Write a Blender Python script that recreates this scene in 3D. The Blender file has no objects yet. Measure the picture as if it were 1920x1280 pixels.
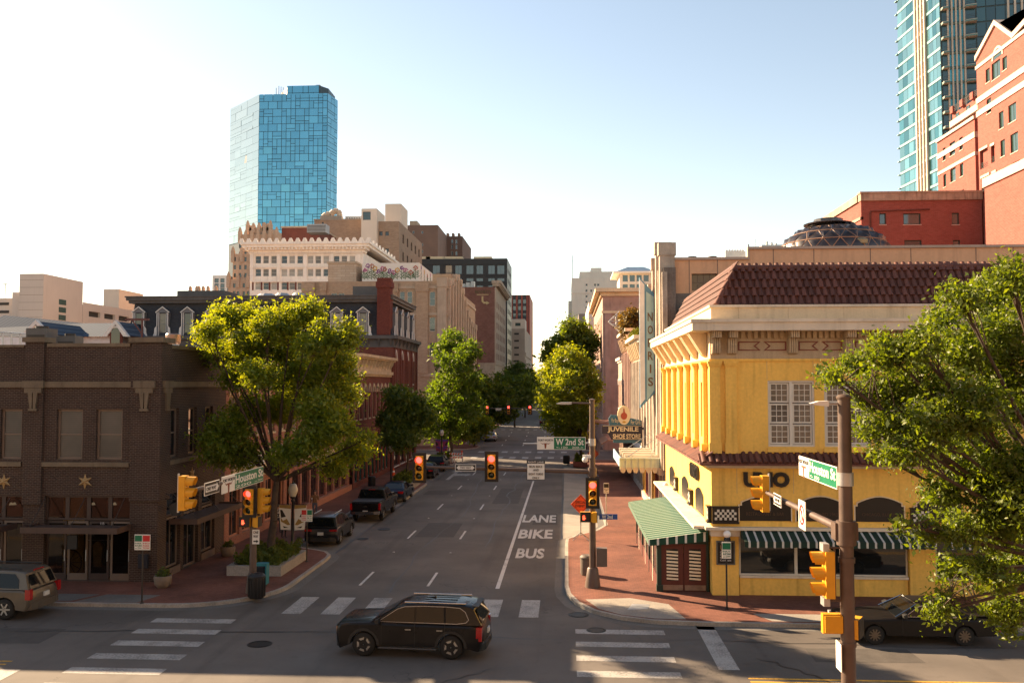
import bpy, bmesh, math, random
import numpy as np
from mathutils import Vector, Matrix
R = math.radians
rnd = random.Random(11)
scene = bpy.context.scene
col = scene.collection
# ------------------------------------------------------------------ camera
FPX, CAMH = 1700.0, 8.95
YAW, PITCH = math.atan(0.06 * math.cos(R(2.66))), R(2.66)
cd = bpy.data.cameras.new('camera')
cd.sensor_width = 36.0
cd.lens = 36.0 * FPX / 1920.0
cd.clip_start, cd.clip_end = 0.3, 6000
cam = bpy.data.objects.new('camera', cd)
col.objects.link(cam)
cam.location = (0, 0, CAMH)
cam.rotation_euler = (math.pi / 2 + PITCH, 0, YAW)
scene.camera = cam
# ------------------------------------------------------------------ sky, sun, exposure
SUN_TO = Vector((-1.64, 1.056, 0.955)).normalized()       # towards the sun
SUN_EL = math.asin(SUN_TO.z)
w = bpy.data.worlds.new('World')
scene.world = w
w.use_nodes = True
wn = w.node_tree
sky = wn.nodes.new('ShaderNodeTexSky')
sky.sky_type = 'NISHITA'
sky.sun_disc = False
sky.sun_elevation = SUN_EL
sky.sun_rotation = math.atan2(SUN_TO.x, SUN_TO.y)
sky.altitude = 200
sky.air_density, sky.dust_density, sky.ozone_density = 1.0, 0.25, 1.0
bg = wn.nodes['Background']
bg.inputs['Strength'].default_value = 0.076
wb = wn.nodes.new('ShaderNodeMix'); wb.data_type = 'RGBA'; wb.blend_type = 'MULTIPLY'
wb.inputs[0].default_value = 1.0; wb.inputs[7].default_value = (1.0, 0.81, 0.65, 1)      # the camera's warm white balance
wn.links.new(sky.outputs[0], wb.inputs[6]); wn.links.new(wb.outputs[2], bg.inputs[0])
sd = bpy.data.lights.new('sun', 'SUN')
sd.energy = 5.0
sd.angle = R(0.53)
sd.color = (1.0, 0.73, 0.46)
sun = bpy.data.objects.new('sun', sd)
col.objects.link(sun)
sun.location = (-60, 40, 60)
sun.rotation_euler = SUN_TO.to_track_quat('Z', 'Y').to_euler()
vs = scene.view_settings
scene.display_settings.display_device = 'sRGB'
vs.view_transform = 'Standard'
vs.look = 'None'
vs.exposure = 2.1
vs.gamma = 1.0
vs.use_curve_mapping = False
scene.cycles.max_bounces = 6
scene.cycles.transparent_max_bounces = 12
scene.cycles.use_denoising = True
# ------------------------------------------------------------------ picture -> place
_ca, _sa, _cp, _sp = math.cos(YAW), math.sin(YAW), math.cos(PITCH), math.sin(PITCH)
_rt = Vector((_ca, _sa, 0)); _fw = Vector((-_sa * _cp, _ca * _cp, _sp)); _up = Vector((_sa * _sp, -_ca * _sp, _cp))
def ray(px, py):
 return _rt * ((px - 960) / FPX) + _fw + _up * (-(py - 640) / FPX)
def at(px, py, Y):
 d = ray(px, py); t = Y / d.y
 return Vector((d.x * t, Y, CAMH + d.z * t))
def atx(px, py, X):
 d = ray(px, py); t = X / d.x
 return Vector((X, d.y * t, CAMH + d.z * t))
def gnd(px, py, z=0.0):
 d = ray(px, py); t = (z - CAMH) / d.z
 return Vector((d.x * t, d.y * t, z))
# ------------------------------------------------------------------ objects
OM = {}
def tag(o, label=None, cat=None, group=None, kind=None):
 if label: o['label'] = label
 if cat: o['category'] = cat
 if group: o['group'] = group
 if kind: o['kind'] = kind
 return o
def thing(name, label, cat, loc=(0, 0, 0), rotz=0.0, group=None):
 o = bpy.data.objects.new(name, None)
 o.empty_display_size = 0.3
 col.objects.link(o)
 M = Matrix.Translation(Vector(loc)) @ Matrix.Rotation(rotz, 4, 'Z')
 o.matrix_world = M
 o.location = loc; o.rotation_euler = (0, 0, rotz)
 OM[o.name] = M
 return tag(o, label, cat, group)
def link(name, me, parent=None, M=None):
 """M: world matrix of the object (identity local if parent given and M None)"""
 o = bpy.data.objects.new(name, me)
 col.objects.link(o)
 if parent is not None:
  o.parent = parent
  PM = OM[parent.name]
  if M is None: M = PM
  L = PM.inverted() @ M
 else:
  if M is None: M = Matrix()
  L = M
 o.matrix_local = L
 OM[o.name] = M
 return o
def copy_tree(o, loc, rotz, label=None, group=None):
 c = o.copy(); col.objects.link(c)
 c.location = loc; c.rotation_euler = (0, 0, rotz)
 OM[c.name] = Matrix.Translation(Vector(loc)) @ Matrix.Rotation(rotz, 4, 'Z')
 if label: c['label'] = label
 if group: c['group'] = group
 for ch in o.children:
  k = ch.copy(); col.objects.link(k); k.parent = c
  for g in ch.children:
   h = g.copy(); col.objects.link(h); h.parent = k
 return c
class MB:
 def __init__(s, M=None):
  s.v = []; s.f = []; s.mi = 0; s.m = []; s.sm = []; s.M = M
 def add(s, vs, fs, smooth=False):
  o = len(s.v)
  if s.M is not None: vs = [tuple(s.M @ Vector(p)) for p in vs]
  s.v.extend(vs)
  for f in fs:
   s.f.append(tuple(i + o for i in f)); s.m.append(s.mi); s.sm.append(smooth)
  return s
 def box(s, x0, x1, y0, y1, z0, z1):
  if x0 > x1: x0, x1 = x1, x0
  if y0 > y1: y0, y1 = y1, y0
  if z0 > z1: z0, z1 = z1, z0
  return s.add([(x0, y0, z0), (x1, y0, z0), (x1, y1, z0), (x0, y1, z0), (x0, y0, z1), (x1, y0, z1), (x1, y1, z1), (x0, y1, z1)],
      [(0, 3, 2, 1), (4, 5, 6, 7), (0, 1, 5, 4), (1, 2, 6, 5), (2, 3, 7, 6), (3, 0, 4, 7)])
 def quad(s, *p, smooth=False):
  return s.add([tuple(q) for q in p], [tuple(range(len(p)))], smooth)
 def prism(s, poly, a0, a1, axis='y'):
  """poly in the plane across the axis: y -> (x,z); x -> (y,z); z -> (x,y)"""
  n = len(poly)
  def P(p, a):
   return (p[0], a, p[1]) if axis == 'y' else ((a, p[0], p[1]) if axis == 'x' else (p[0], p[1], a))
  vs = [P(p, a0) for p in poly] + [P(p, a1) for p in poly]
  fs = [tuple(range(n)), tuple(range(2 * n - 1, n - 1, -1))]
  fs += [(i, i + n, (i + 1) % n + n, (i + 1) % n) for i in range(n)]
  return s.add(vs, fs)
 def cyl(s, p0, p1, r0, r1=None, n=10, cap=True, smooth=True):
  if r1 is None: r1 = r0
  p0, p1 = Vector(p0), Vector(p1)
  d = (p1 - p0).normalized()
  a = d.orthogonal().normalized(); b = d.cross(a)
  vs = []
  for p, r in ((p0, r0), (p1, r1)):
   for i in range(n):
    t = 2 * math.pi * i / n
    vs.append(tuple(p + (a * math.cos(t) + b * math.sin(t)) * r))
  s.add(vs, [(i, (i + 1) % n, (i + 1) % n + n, i + n) for i in range(n)], smooth)
  if cap: s.add(vs, [tuple(range(n - 1, -1, -1)), tuple(range(n, 2 * n))])
  return s
 def lathe(s, prof, c=(0, 0, 0), n=16, axis='z', smooth=True):
  vs = []
  for r, z in prof:
   for i in range(n):
    t = 2 * math.pi * i / n
    a, b = r * math.cos(t), r * math.sin(t)
    q = (a, b, z) if axis == 'z' else ((a, z, b) if axis == 'y' else (z, a, b))
    vs.append((q[0] + c[0], q[1] + c[1], q[2] + c[2]))
  fs = []
  for k in range(len(prof) - 1):
   for i in range(n):
    j = (i + 1) % n
    fs.append((k * n + i, k * n + j, (k + 1) * n + j, (k + 1) * n + i))
  fs.append(tuple(range(n - 1, -1, -1))); fs.append(tuple(range((len(prof) - 1) * n, len(prof) * n)))
  return s.add(vs, fs, smooth)
 def sphere(s, c, r, n=12, sz=1.0):
  k = max(4, n // 2)
  return s.lathe([(max(1e-3, r * math.sin(math.pi * i / k)), -r * sz * math.cos(math.pi * i / k)) for i in range(k + 1)], c, n)
 def mesh(s, name, mats, inv=None, sharp=None):
  me = bpy.data.meshes.new(name)
  vs = s.v
  if inv is not None: vs = [tuple(inv @ Vector(p)) for p in vs]
  me.from_pydata(vs, [], s.f)
  mats = mats if isinstance(mats, (list, tuple)) else [mats]
  for m in mats: me.materials.append(m)
  if len(mats) > 1: me.polygons.foreach_set('material_index', s.m)
  me.polygons.foreach_set('use_smooth', s.sm)
  if any(s.sm): me.set_sharp_from_angle(angle=R(sharp or 40))
  me.update()
  return me
 def build(s, name, mats, parent=None, sharp=None, origin=None):
  """verts are in place coordinates when parent is a thing; in local ones when the parent is rotated and M left out"""
  if parent is not None:
   return link(name, s.mesh(name, mats, OM[parent.name].inverted(), sharp), parent)
  if origin is not None:
   M = Matrix.Translation(Vector(origin))
   return link(name, s.mesh(name, mats, M.inverted(), sharp), None, M)
  return link(name, s.mesh(name, mats, None, sharp))
 def local(s, name, mats, parent, sharp=None):
  return link(name, s.mesh(name, mats, None, sharp), parent)
def FR(y, x=0.0, z=0.0): return Matrix.Translation((x, y, z))                                            # wall facing the camera side, u = X
def FL(x, z=0.0): return Matrix.Translation((x, 0, z)) @ Matrix.Rotation(R(90), 4, 'Z')                   # wall facing +X, u = Y
def FT(x, z=0.0): return Matrix.Translation((x, 0, z)) @ Matrix.Rotation(R(-90), 4, 'Z')                  # wall facing -X, u = -Y
# ------------------------------------------------------------------ materials
MATS = {}
def lin(c):
 return tuple((v / 255 / 12.92) if v / 255 <= 0.04045 else ((v / 255 + 0.055) / 1.055) ** 2.4 for v in c)
class NT:
 def __init__(s, m): s.t = m.node_tree; s.bsdf = s.t.nodes['Principled BSDF']; s.out = s.t.nodes['Material Output']
 def n(s, ty, **k):
  d = s.t.nodes.new(ty)
  for a, v in k.items(): setattr(d, a, v)
  return d
 def l(s, a, b): s.t.links.new(a, b)
 def mix(s, fac, a, b, blend='MIX'):
  m = s.n('ShaderNodeMix', data_type='RGBA', blend_type=blend)
  for i, v in ((0, fac), (6, a), (7, b)):
   if hasattr(v, 'is_linked'): s.l(v, m.inputs[i])
   else: m.inputs[i].default_value = v if i == 0 else (*v[:3], 1)
  return m.outputs[2]
 def math(s, op, a, b=0.0, clamp=False):
  m = s.n('ShaderNodeMath', operation=op, use_clamp=clamp)
  for i, v in enumerate((a, b)):
   if hasattr(v, 'is_linked'): s.l(v, m.inputs[i])
   else: m.inputs[i].default_value = v
  return m.outputs[0]
 def noise(s, scale, detail=3.0, vec=None, rough=0.55):
  k = s.n('ShaderNodeTexNoise'); k.inputs['Scale'].default_value = scale; k.inputs['Detail'].default_value = detail; k.inputs['Roughness'].default_value = rough
  s.l(vec if vec is not None else s.pos(), k.inputs['Vector'])
  return k.outputs[0]
 def pos(s):
  if not hasattr(s, '_g'): s._g = s.n('ShaderNodeNewGeometry')
  return s._g.outputs['Position']
 def obj(s): return s.n('ShaderNodeTexCoord').outputs['Object']
 def ramp(s, v, lo, hi):
  m = s.n('ShaderNodeMapRange'); s.l(v, m.inputs[0]); m.inputs[1].default_value = lo; m.inputs[2].default_value = hi
  return m.outputs[0]
 def wallvec(s):
  """(u, z, 0) on upright faces, whichever way they look"""
  p = s.n('ShaderNodeSeparateXYZ'); s.l(s.pos(), p.inputs[0])
  q = s.n('ShaderNodeSeparateXYZ'); s.l(s._g.outputs['True Normal'], q.inputs[0])
  k = s.math('GREATER_THAN', s.math('ABSOLUTE', q.outputs[0]), 0.6)
  u = s.math('ADD', s.math('MULTIPLY', p.outputs[0], s.math('SUBTRACT', 1.0, k)), s.math('MULTIPLY', p.outputs[1], k))
  c = s.n('ShaderNodeCombineXYZ'); s.l(u, c.inputs[0]); s.l(p.outputs[2], c.inputs[1])
  return c.outputs[0]
 def bump(s, h, strength=0.3, dist=0.02):
  b = s.n('ShaderNodeBump'); b.inputs['Strength'].default_value = strength; b.inputs['Distance'].default_value = dist
  s.l(h, b.inputs['Height']); s.l(b.outputs[0], s.bsdf.inputs['Normal'])
def new(name):
 m = bpy.data.materials.new(name); m.use_nodes = True; MATS[name] = m
 return m, NT(m)
def pm(name, c, rough=0.75, var=0.18, scale=1.2, metal=0.0, bump=0.0, spec=0.4, fine=0.0, coat=0.0, island=0.0, streak=0.0):
 """painted / plain surface with a soft large-scale variation, a fine grain, rain streaks and a per-piece tone"""
 if name in MATS: return MATS[name]
 m, t = new(name)
 b = t.bsdf
 b.inputs['Roughness'].default_value = rough; b.inputs['Metallic'].default_value = metal
 b.inputs['Specular IOR Level'].default_value = spec; b.inputs['Coat Weight'].default_value = coat
 c = tuple(c)
 if var or fine or island or streak:
  n1 = t.noise(scale, 4)
  o = t.mix(t.ramp(n1, .3, .7), tuple(v * (1 - var) for v in c), tuple(min(1, v * (1 + var * .6)) for v in c))
  if fine:
   n2 = t.noise(scale * 22, 2)
   o = t.mix(t.ramp(n2, .35, .65), o, t.mix(1.0, o, (1 - fine,) * 3, 'MULTIPLY'))
  if streak:
   mp = t.n('ShaderNodeMapping'); mp.inputs['Scale'].default_value = (3.0, 3.0, 0.22); t.l(t.pos(), mp.inputs[0])
   n3 = t.noise(1.0, 4, mp.outputs[0])
   o = t.mix(t.ramp(n3, .52, .75), o, t.mix(1.0, o, (1 - streak, 1 - streak * 1.05, 1 - streak * 1.1), 'MULTIPLY'))
  if island:
   oi = t.n('ShaderNodeObjectInfo').outputs['Random']
   o = t.mix(oi, t.mix(1.0, o, (1 - island,) * 3, 'MULTIPLY'), o)
  t.l(o, b.inputs['Base Color'])
  if bump: t.bump(t.noise(scale * 14, 3), bump, .01)
  r = t.math('ADD', t.math('MULTIPLY', n1, .2), rough - .1, True); t.l(r, b.inputs['Roughness'])
 else:
  b.inputs['Base Color'].default_value = (*c, 1)
 return m
def brickmat(name, c1, c2, mort, bw=0.21, bh=0.075, ms=0.012, horiz=False, var=.25, bump=.5, herr=False):
 if name in MATS: return MATS[name]
 m, t = new(name)
 k = t.n('ShaderNodeTexBrick')
 k.inputs['Scale'].default_value = 1.0; k.inputs['Brick Width'].default_value = bw; k.inputs['Row Height'].default_value = bh
 k.inputs['Mortar Size'].default_value = ms; k.inputs['Mortar Smooth'].default_value = .2; k.inputs['Bias'].default_value = -.1
 k.inputs['Color1'].default_value = (*c1, 1); k.inputs['Color2'].default_value = (*c2, 1); k.inputs['Mortar'].default_value = (*mort, 1)
 t.l(t.pos() if horiz else t.wallvec(), k.inputs['Vector'])
 n = t.noise(.45, 5)
 o = t.mix(t.ramp(n, .3, .72), t.mix(1.0, k.outputs[0], (1 - var, 1 - var, 1 - var), 'MULTIPLY'), k.outputs[0])
 n2 = t.noise(9, 3)
 o = t.mix(t.ramp(n2, .4, .7), o, t.mix(1.0, o, (.82, .8, .78), 'MULTIPLY'))
 t.l(o, t.bsdf.inputs['Base Color'])
 t.bsdf.inputs['Roughness'].default_value = .85; t.bsdf.inputs['Specular IOR Level'].default_value = .25
 t.bump(t.math('SUBTRACT', 1.0, k.outputs[1]), bump, .012)
 return m
def glassmat(name, c, rough=.04, metal=0.0, spec=.8, wob=.0, island=.0):
 if name in MATS: return MATS[name]
 m, t = new(name)
 b = t.bsdf
 b.inputs['Base Color'].default_value = (*c, 1); b.inputs['Roughness'].default_value = rough; b.inputs['Metallic'].default_value = metal
 b.inputs['Specular IOR Level'].default_value = spec
 if island:
  oi = t.n('ShaderNodeObjectInfo').outputs['Random']
  t.l(t.mix(oi, tuple(v * (1 - island) for v in c), tuple(min(1, v * (1 + island)) for v in c)), b.inputs['Base Color'])
 if wob: t.bump(t.noise(.55, 1), wob, .05)
 return m
def emit(name, c, s):
 if name in MATS: return MATS[name]
 m, t = new(name)
 t.bsdf.inputs['Base Color'].default_value = (*[v * .4 for v in c], 1)
 t.bsdf.inputs['Emission Color'].default_value = (*c, 1); t.bsdf.inputs['Emission Strength'].default_value = s
 t.bsdf.inputs['Roughness'].default_value = .3
 return m
# ------------------------------------------------------------------ walls, openings, windows
def wall(mb, u0, u1, z0, z1, ops=(), d=.25, back=False):
 us = sorted({u0, u1, *[o[0] for o in ops], *[o[1] for o in ops]}); zs = sorted({z0, z1, *[o[2] for o in ops], *[o[3] for o in ops]})
 us = [u for u in us if u0 - 1e-6 <= u <= u1 + 1e-6]; zs = [z for z in zs if z0 - 1e-6 <= z <= z1 + 1e-6]
 for j in range(len(zs) - 1):
  zc = (zs[j] + zs[j + 1]) / 2
  row = [o for o in ops if o[2] < zc < o[3]]
  i = 0
  while i < len(us) - 1:
   uc = (us[i] + us[i + 1]) / 2
   if any(o[0] < uc < o[1] for o in row): i += 1; continue
   k = i
   while k + 1 < len(us) - 1 and not any(o[0] < (us[k + 1] + us[k + 2]) / 2 < o[1] for o in row): k += 1
   mb.quad((us[i], 0, zs[j]), (us[k + 1], 0, zs[j]), (us[k + 1], 0, zs[j + 1]), (us[i], 0, zs[j + 1]))
   i = k + 1
 for a, b, c, e in ops:
  mb.quad((a, 0, c), (a, 0, e), (a, d, e), (a, d, c)); mb.quad((b, 0, c), (b, d, c), (b, d, e), (b, 0, e))
  mb.quad((a, 0, e), (b, 0, e), (b, d, e), (a, d, e)); mb.quad((a, 0, c), (a, d, c), (b, d, c), (b, 0, c))
WM = {}
def window(parent, M, u0, u1, z0, z1, d=.14, nx=1, nz=2, fw=.06, frame=None, glass=None, sill=None, bar=.035, dep=.07, single=False):
 """a framed window in an opening: window > pane(s), sill. Meshes are shared by size."""
 W, H = round(u1 - u0, 2), round(z1 - z0, 2)
 key = (W, H, nx, nz, fw, frame.name, bar)
 if key not in WM:
  b = MB()
  b.box(0, fw, 0, dep, 0, H); b.box(W - fw, W, 0, dep, 0, H); b.box(fw, W - fw, 0, dep, 0, fw); b.box(fw, W - fw, 0, dep, H - fw, H)
  cw, ch = (W - 2 * fw) / nx, (H - 2 * fw) / nz
  for i in range(1, nx): b.box(fw + cw * i - bar / 2, fw + cw * i + bar / 2, .012, dep - .01, fw, H - fw)
  for j in range(1, nz): b.box(fw, W - fw, .008, dep - .006, fw + ch * j - bar / 2, fw + ch * j + bar / 2)
  WM[key] = b.mesh('window_frame', frame)
 T = M @ Matrix.Translation(((u0 + u1) / 2 - W / 2, d - dep, (z0 + z1) / 2 - H / 2))
 wo = link('window', WM[key], parent, T)
 if glass is None: return wo
 cw, ch = (W - 2 * fw) / nx, (H - 2 * fw) / nz
 if single: nx = nz = 1; cw, ch = W - 2 * fw, H - 2 * fw
 gk = ('g', round(cw, 3), round(ch, 3), glass.name)
 if gk not in WM:
  WM[gk] = MB().box(0, cw, 0, .02, 0, ch).mesh('pane', glass)
 for i in range(nx):
  for j in range(nz):
   link('pane', WM[gk], wo, T @ Matrix.Translation((fw + i * cw, dep * .62, fw + j * ch)))
 if sill:
  sk = ('s', W, sill.name)
  if sk not in WM: WM[sk] = MB().box(-.08, W + .08, -d + dep - .07, 0.0, -.12, -.001).mesh('sill', sill)
  link('sill', WM[sk], wo, T)
 return wo
def grid(u0, u1, nc, z0, z1, nr, fu=.6, fz=.6, off=.5):
 cu, cz = (u1 - u0) / nc, (z1 - z0) / nr
 return [(u0 + cu * (i + .5) - cu * fu / 2, u0 + cu * (i + .5) + cu * fu / 2, z0 + cz * (j + off) - cz * fz / 2, z0 + cz * (j + off) + cz * fz / 2)
   for j in range(nr) for i in range(nc)]
def facade(root, M, u0, u1, z0, z1, ops, mat, frame, glass, d=.25, nx=1, nz=2, sill=None, fw=.07, name='wall', inset=None, single=False, bar=.035):
 b = MB(M); wall(b, u0, u1, z0, z1, ops, d)
 o = b.build(name, mat, root)
 for i, p in enumerate(ops):
  g = glass if not isinstance(glass, (list, tuple)) else glass[rnd.randrange(len(glass))]
  window(root, M, *p, d=d if inset is None else inset, nx=nx, nz=nz, fw=fw, frame=frame, glass=g, sill=sill, single=single, bar=bar)
 return o
TXT = {}
def textmesh(s, mat, bold=.0, ext=.004):
 key = (s, mat.name, bold, ext)
 if key in TXT: return TXT[key]
 cu = bpy.data.curves.new('lettering', 'FONT'); cu.body = s; cu.extrude = ext; cu.offset = bold; cu.resolution_u = 3
 o = bpy.data.objects.new('lettering', cu); col.objects.link(o)
 bpy.context.view_layer.update()
 me = bpy.data.meshes.new_from_object(o.evaluated_get(bpy.context.evaluated_depsgraph_get()))
 bpy.data.objects.remove(o); bpy.data.curves.remove(cu)
 me.materials.clear(); me.materials.append(mat)
 xs = [v.co.x for v in me.vertices] or [0, 1]; ys = [v.co.y for v in me.vertices] or [0, 1]
 TXT[key] = (me, min(xs), max(xs), min(ys), max(ys))
 return TXT[key]
def text(parent, s, M, u0, u1, z0, z1, v, mat, name='lettering', bold=.0, thick=.008):
 me, a, b, c, e = textmesh(s, mat, bold)
 sx, sz = (u1 - u0) / (b - a), (z1 - z0) / (e - c)
 T = M @ Matrix.Translation((u0 - a * sx, v, z0 - c * sz)) @ Matrix.Rotation(R(90), 4, 'X') @ Matrix.Diagonal((sx, sz, thick / .008, 1))
 return link(name, me, parent, T)
# ================================================================== materials used in many places
def asphalt(name, c, crack=.5):
 m, t = new(name)
 n1 = t.noise(.22, 5); n2 = t.noise(60, 2); n3 = t.noise(2.2, 4)
 mp = t.n('ShaderNodeMapping'); mp.inputs['Scale'].default_value = (1.1, .07, 1); t.l(t.pos(), mp.inputs[0])
 n4 = t.noise(1.0, 3, mp.outputs[0])
 o = t.mix(t.ramp(n1, .32, .68), tuple(v * .68 for v in c), tuple(v * 1.2 for v in c))
 o = t.mix(t.ramp(n4, .55, .78), o, t.mix(1.0, o, (.72, .71, .7), 'MULTIPLY'))
 o = t.mix(t.ramp(n3, .58, .75), o, t.mix(1.0, o, (.84, .83, .82), 'MULTIPLY'))
 o = t.mix(t.ramp(n2, .3, .7), t.mix(1.0, o, (.74, .74, .74), 'MULTIPLY'), t.mix(1.0, o, (1.18, 1.17, 1.16), 'MULTIPLY'))
 v = t.n('ShaderNodeTexVoronoi', feature='DISTANCE_TO_EDGE'); v.inputs['Scale'].default_value = .11
 wv = t.n('ShaderNodeVectorMath', operation='ADD'); t.l(t.pos(), wv.inputs[0])
 wn_ = t.n('ShaderNodeTexNoise'); wn_.inputs['Scale'].default_value = .7; wn_.inputs['Detail'].default_value = 6; t.l(t.pos(), wn_.inputs['Vector'])
 sc = t.n('ShaderNodeVectorMath', operation='SCALE'); sc.inputs['Scale'].default_value = 4.5; t.l(wn_.outputs[1], sc.inputs[0])
 t.l(sc.outputs[0], wv.inputs[1]); t.l(wv.outputs[0], v.inputs['Vector'])
 k = t.math('MULTIPLY', t.math('LESS_THAN', v.outputs[0], .0028), t.math('MULTIPLY', t.ramp(t.noise(.3, 2), .45, .6), crack))
 o = t.mix(k, o, (.012, .011, .01))
 t.l(o, t.bsdf.inputs['Base Color']); t.bsdf.inputs['Roughness'].default_value = .82; t.bsdf.inputs['Specular IOR Level'].default_value = .35
 t.bump(n2, .35, .006)
 return m
M_road = asphalt('asphalt', (.122, .106, .092))
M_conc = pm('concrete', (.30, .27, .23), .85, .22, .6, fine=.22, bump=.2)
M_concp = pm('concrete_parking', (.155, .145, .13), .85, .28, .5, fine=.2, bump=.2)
M_kerb = pm('kerb_concrete', (.34, .31, .27), .85, .25, .8, fine=.25, streak=.2)
M_pave = brickmat('brick_paving', (.20, .075, .048), (.26, .10, .066), (.12, .065, .05), .22, .11, .008, horiz=True, var=.45, bump=.3)
def paint(name, c, wear=.5):
 m, t = new(name)
 n = t.noise(14, 4); n1 = t.noise(1.1, 3)
 k = t.ramp(t.math('ADD', t.math('MULTIPLY', n, .55), t.math('MULTIPLY', n1, .45)), .62 - wear * .22, .72 - wear * .1)
 t.l(t.mix(k, c, tuple(v * .33 for v in c)), t.bsdf.inputs['Base Color']); t.bsdf.inputs['Roughness'].default_value = .7
 return m
M_white = paint('road_paint_white', (.36, .34, .31), .8)
M_wht2 = paint('lane_paint_white', (.56, .54, .50), .5)
M_yel = paint('road_paint_yellow', (.55, .30, .03), .4)
M_ground = pm('city_ground', (.12, .11, .10), .9, .3, .05)
M_black = pm('black_metal', (.015, .015, .016), .45, 0)
M_dark = pm('dark_bronze', (.035, .028, .022), .5, .15, 2)
M_brownpole = pm('brown_painted_steel', (.105, .070, .053), .5, .15, 3, fine=.1, streak=.15)
M_galv = pm('galvanised_steel', (.42, .42, .41), .45, .15, 4, metal=.6)
M_wpaint = pm('white_paint', (.70, .68, .64), .6, .1, 2, streak=.12)
M_glass = glassmat('dark_glass', (.012, .014, .016), .03, spec=.9)
M_glassb = glassmat('blue_glass', (.05, .085, .10), .05, spec=1.0)
M_glasst = glassmat('teal_window_glass', (.03, .055, .055), .05, spec=1.0)
M_blind = pm('window_blind', (.36, .31, .25), .35, .2, 1.5, coat=.6, spec=.8, island=.35)
M_blindd = pm('window_blind_dark', (.16, .13, .10), .3, .2, 1.5, coat=.8, island=.3)
M_roofg = pm('roof_gravel', (.24, .22, .19), .9, .25, .7, fine=.2)
# ================================================================== ground, road, pavements
def BEND(y): return -.021 * max(0.0, y - 125)
g = MB(); g.quad((-4000, -1500, -.06), (4000, -1500, -.06), (4000, 5000, -.06), (-4000, 5000, -.06))
tag(g.build('ground', M_ground), kind='structure')
g = MB(); g.quad((-140, -30, 0), (140, -30, 0), (140, 640, 0), (-140, 640, 0))
road = tag(g.build('road', M_road), kind='structure')
def inset(poly, d):
 n = len(poly); out = []
 ar = sum(poly[i][0] * poly[(i + 1) % n][1] - poly[(i + 1) % n][0] * poly[i][1] for i in range(n))
 sg = 1 if ar > 0 else -1
 for i in range(n):
  p0, p1, p2 = (Vector(poly[(i + k) % n]) for k in (-1, 0, 1))
  e1, e2 = (p1 - p0).normalized(), (p2 - p1).normalized()
  n1, n2 = Vector((-e1.y, e1.x)) * sg, Vector((-e2.y, e2.x)) * sg
  b = (n1 + n2); b = b / max(.35, b.length_squared / 2)
  out.append(tuple(p1 + b * d))
 return out
def arc(cx, cy, r, a0, a1, n=9):
 return [(cx + r * math.cos(R(a0 + (a1 - a0) * i / (n - 1))), cy + r * math.sin(R(a0 + (a1 - a0) * i / (n - 1)))) for i in range(n)]
def pavement(name, poly):
 ar = sum(poly[i][0] * poly[(i + 1) % len(poly)][1] - poly[(i + 1) % len(poly)][0] * poly[i][1] for i in range(len(poly)))
 if ar < 0: poly = poly[::-1]
 def slab(p, z0, z1):
  b = MB(); n = len(p)
  b.add([(x, y, z1) for x, y in p], [tuple(range(n))])
  b.add([(x, y, z0) for x, y in p] + [(x, y, z1) for x, y in p], [(i, (i + 1) % n, (i + 1) % n + n, i + n) for i in range(n)])
  return b
 o = tag(slab(inset(poly, .17), .1, .154).build(name, M_pave), kind='structure')
 tag(slab(poly, -.02, .15).build('kerb', M_kerb, o))
 # gutter strip beside the kerb
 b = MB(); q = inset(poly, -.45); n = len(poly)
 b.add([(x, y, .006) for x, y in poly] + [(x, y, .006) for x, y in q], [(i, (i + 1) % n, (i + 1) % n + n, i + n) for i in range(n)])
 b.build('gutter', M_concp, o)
 return o
pv_l = pavement('pavement', [(-130, 35.8), (-16.1, 35.8)] + arc(-16.1, 39.8, 4, -80, 0) + [(-12.1, 45.9), (-12.2, 46.7), (-12.6, 47.5), (-13.4, 48.1), (-14.3, 48.6), (-14.8, 49.6),
  (-14.8, 66.0), (-14.3, 67.4), (-13.0, 68.6), (-12.35, 70.0), (-12.3, 80), (-12.8, 81.6), (-14.2, 82.8), (-14.8, 84.2), (-14.8, 96), (-13.4, 98), (-12.4, 99.5)] + arc(-16.3, 102, 4, 0, 90) + [(-130, 106)])
pv_r = pavement('pavement', [(130, 106), (4, 106), (1.6, 105.2), (.4, 103.6), (0, 101.5), (.4, 99.3), (1.5, 97.6), (2.4, 96), (2.4, 57.5), (1.7, 55.2), (.6, 53.6), (-.05, 52.2), (-.1, 50.5),
  (-.1, 40.2), (0, 38.7), (.35, 37.2), (1.0, 35.9), (2.0, 35.0), (3.2, 34.5), (5, 34.3), (130, 34.3)])
def far_block(side, y0, y1):
 s = -1 if side == 'l' else 1
 k = lambda y: (-14.8 if s < 0 else 2.4) + BEND(y)
 bq = lambda y: (-12.3 if s < 0 else 0.0) + BEND(y)
 p = [(s * 140, y0), (bq(y0) + s * 4, y0), (bq(y0) + s * 1.2, y0 + 1.2), (bq(y0), y0 + 4), (bq(y0), y0 + 8), (k(y0) , y0 + 11), (k(y1), y1 - 11), (bq(y1), y1 - 8), (bq(y1), y1 - 4), (bq(y1) + s * 1.2, y1 - 1.2), (bq(y1) + s * 4, y1), (s * 140, y1)]
 return pavement('pavement', p)
for a, b in ((121.5, 176), (190, 262), (276, 350), (364, 600)):
 far_block('l', a, b); far_block('r', a, b)
pavement('pavement', [(-130, -20), (-12.4, -20), (-12.4, 17), (-13.5, 20), (-16, 21.4), (-130, 21.4)])
pavement('pavement', [(130, -20), (.4, -20), (.4, 17), (1.6, 20), (4, 22.4), (130, 22.4)])
def sheet(name, pts, mat, parent, z):
 b = MB(); b.add([(p[0], p[1], z) for p in pts], [tuple(range(len(pts)))])
 return b.build(name, mat, parent)
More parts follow.
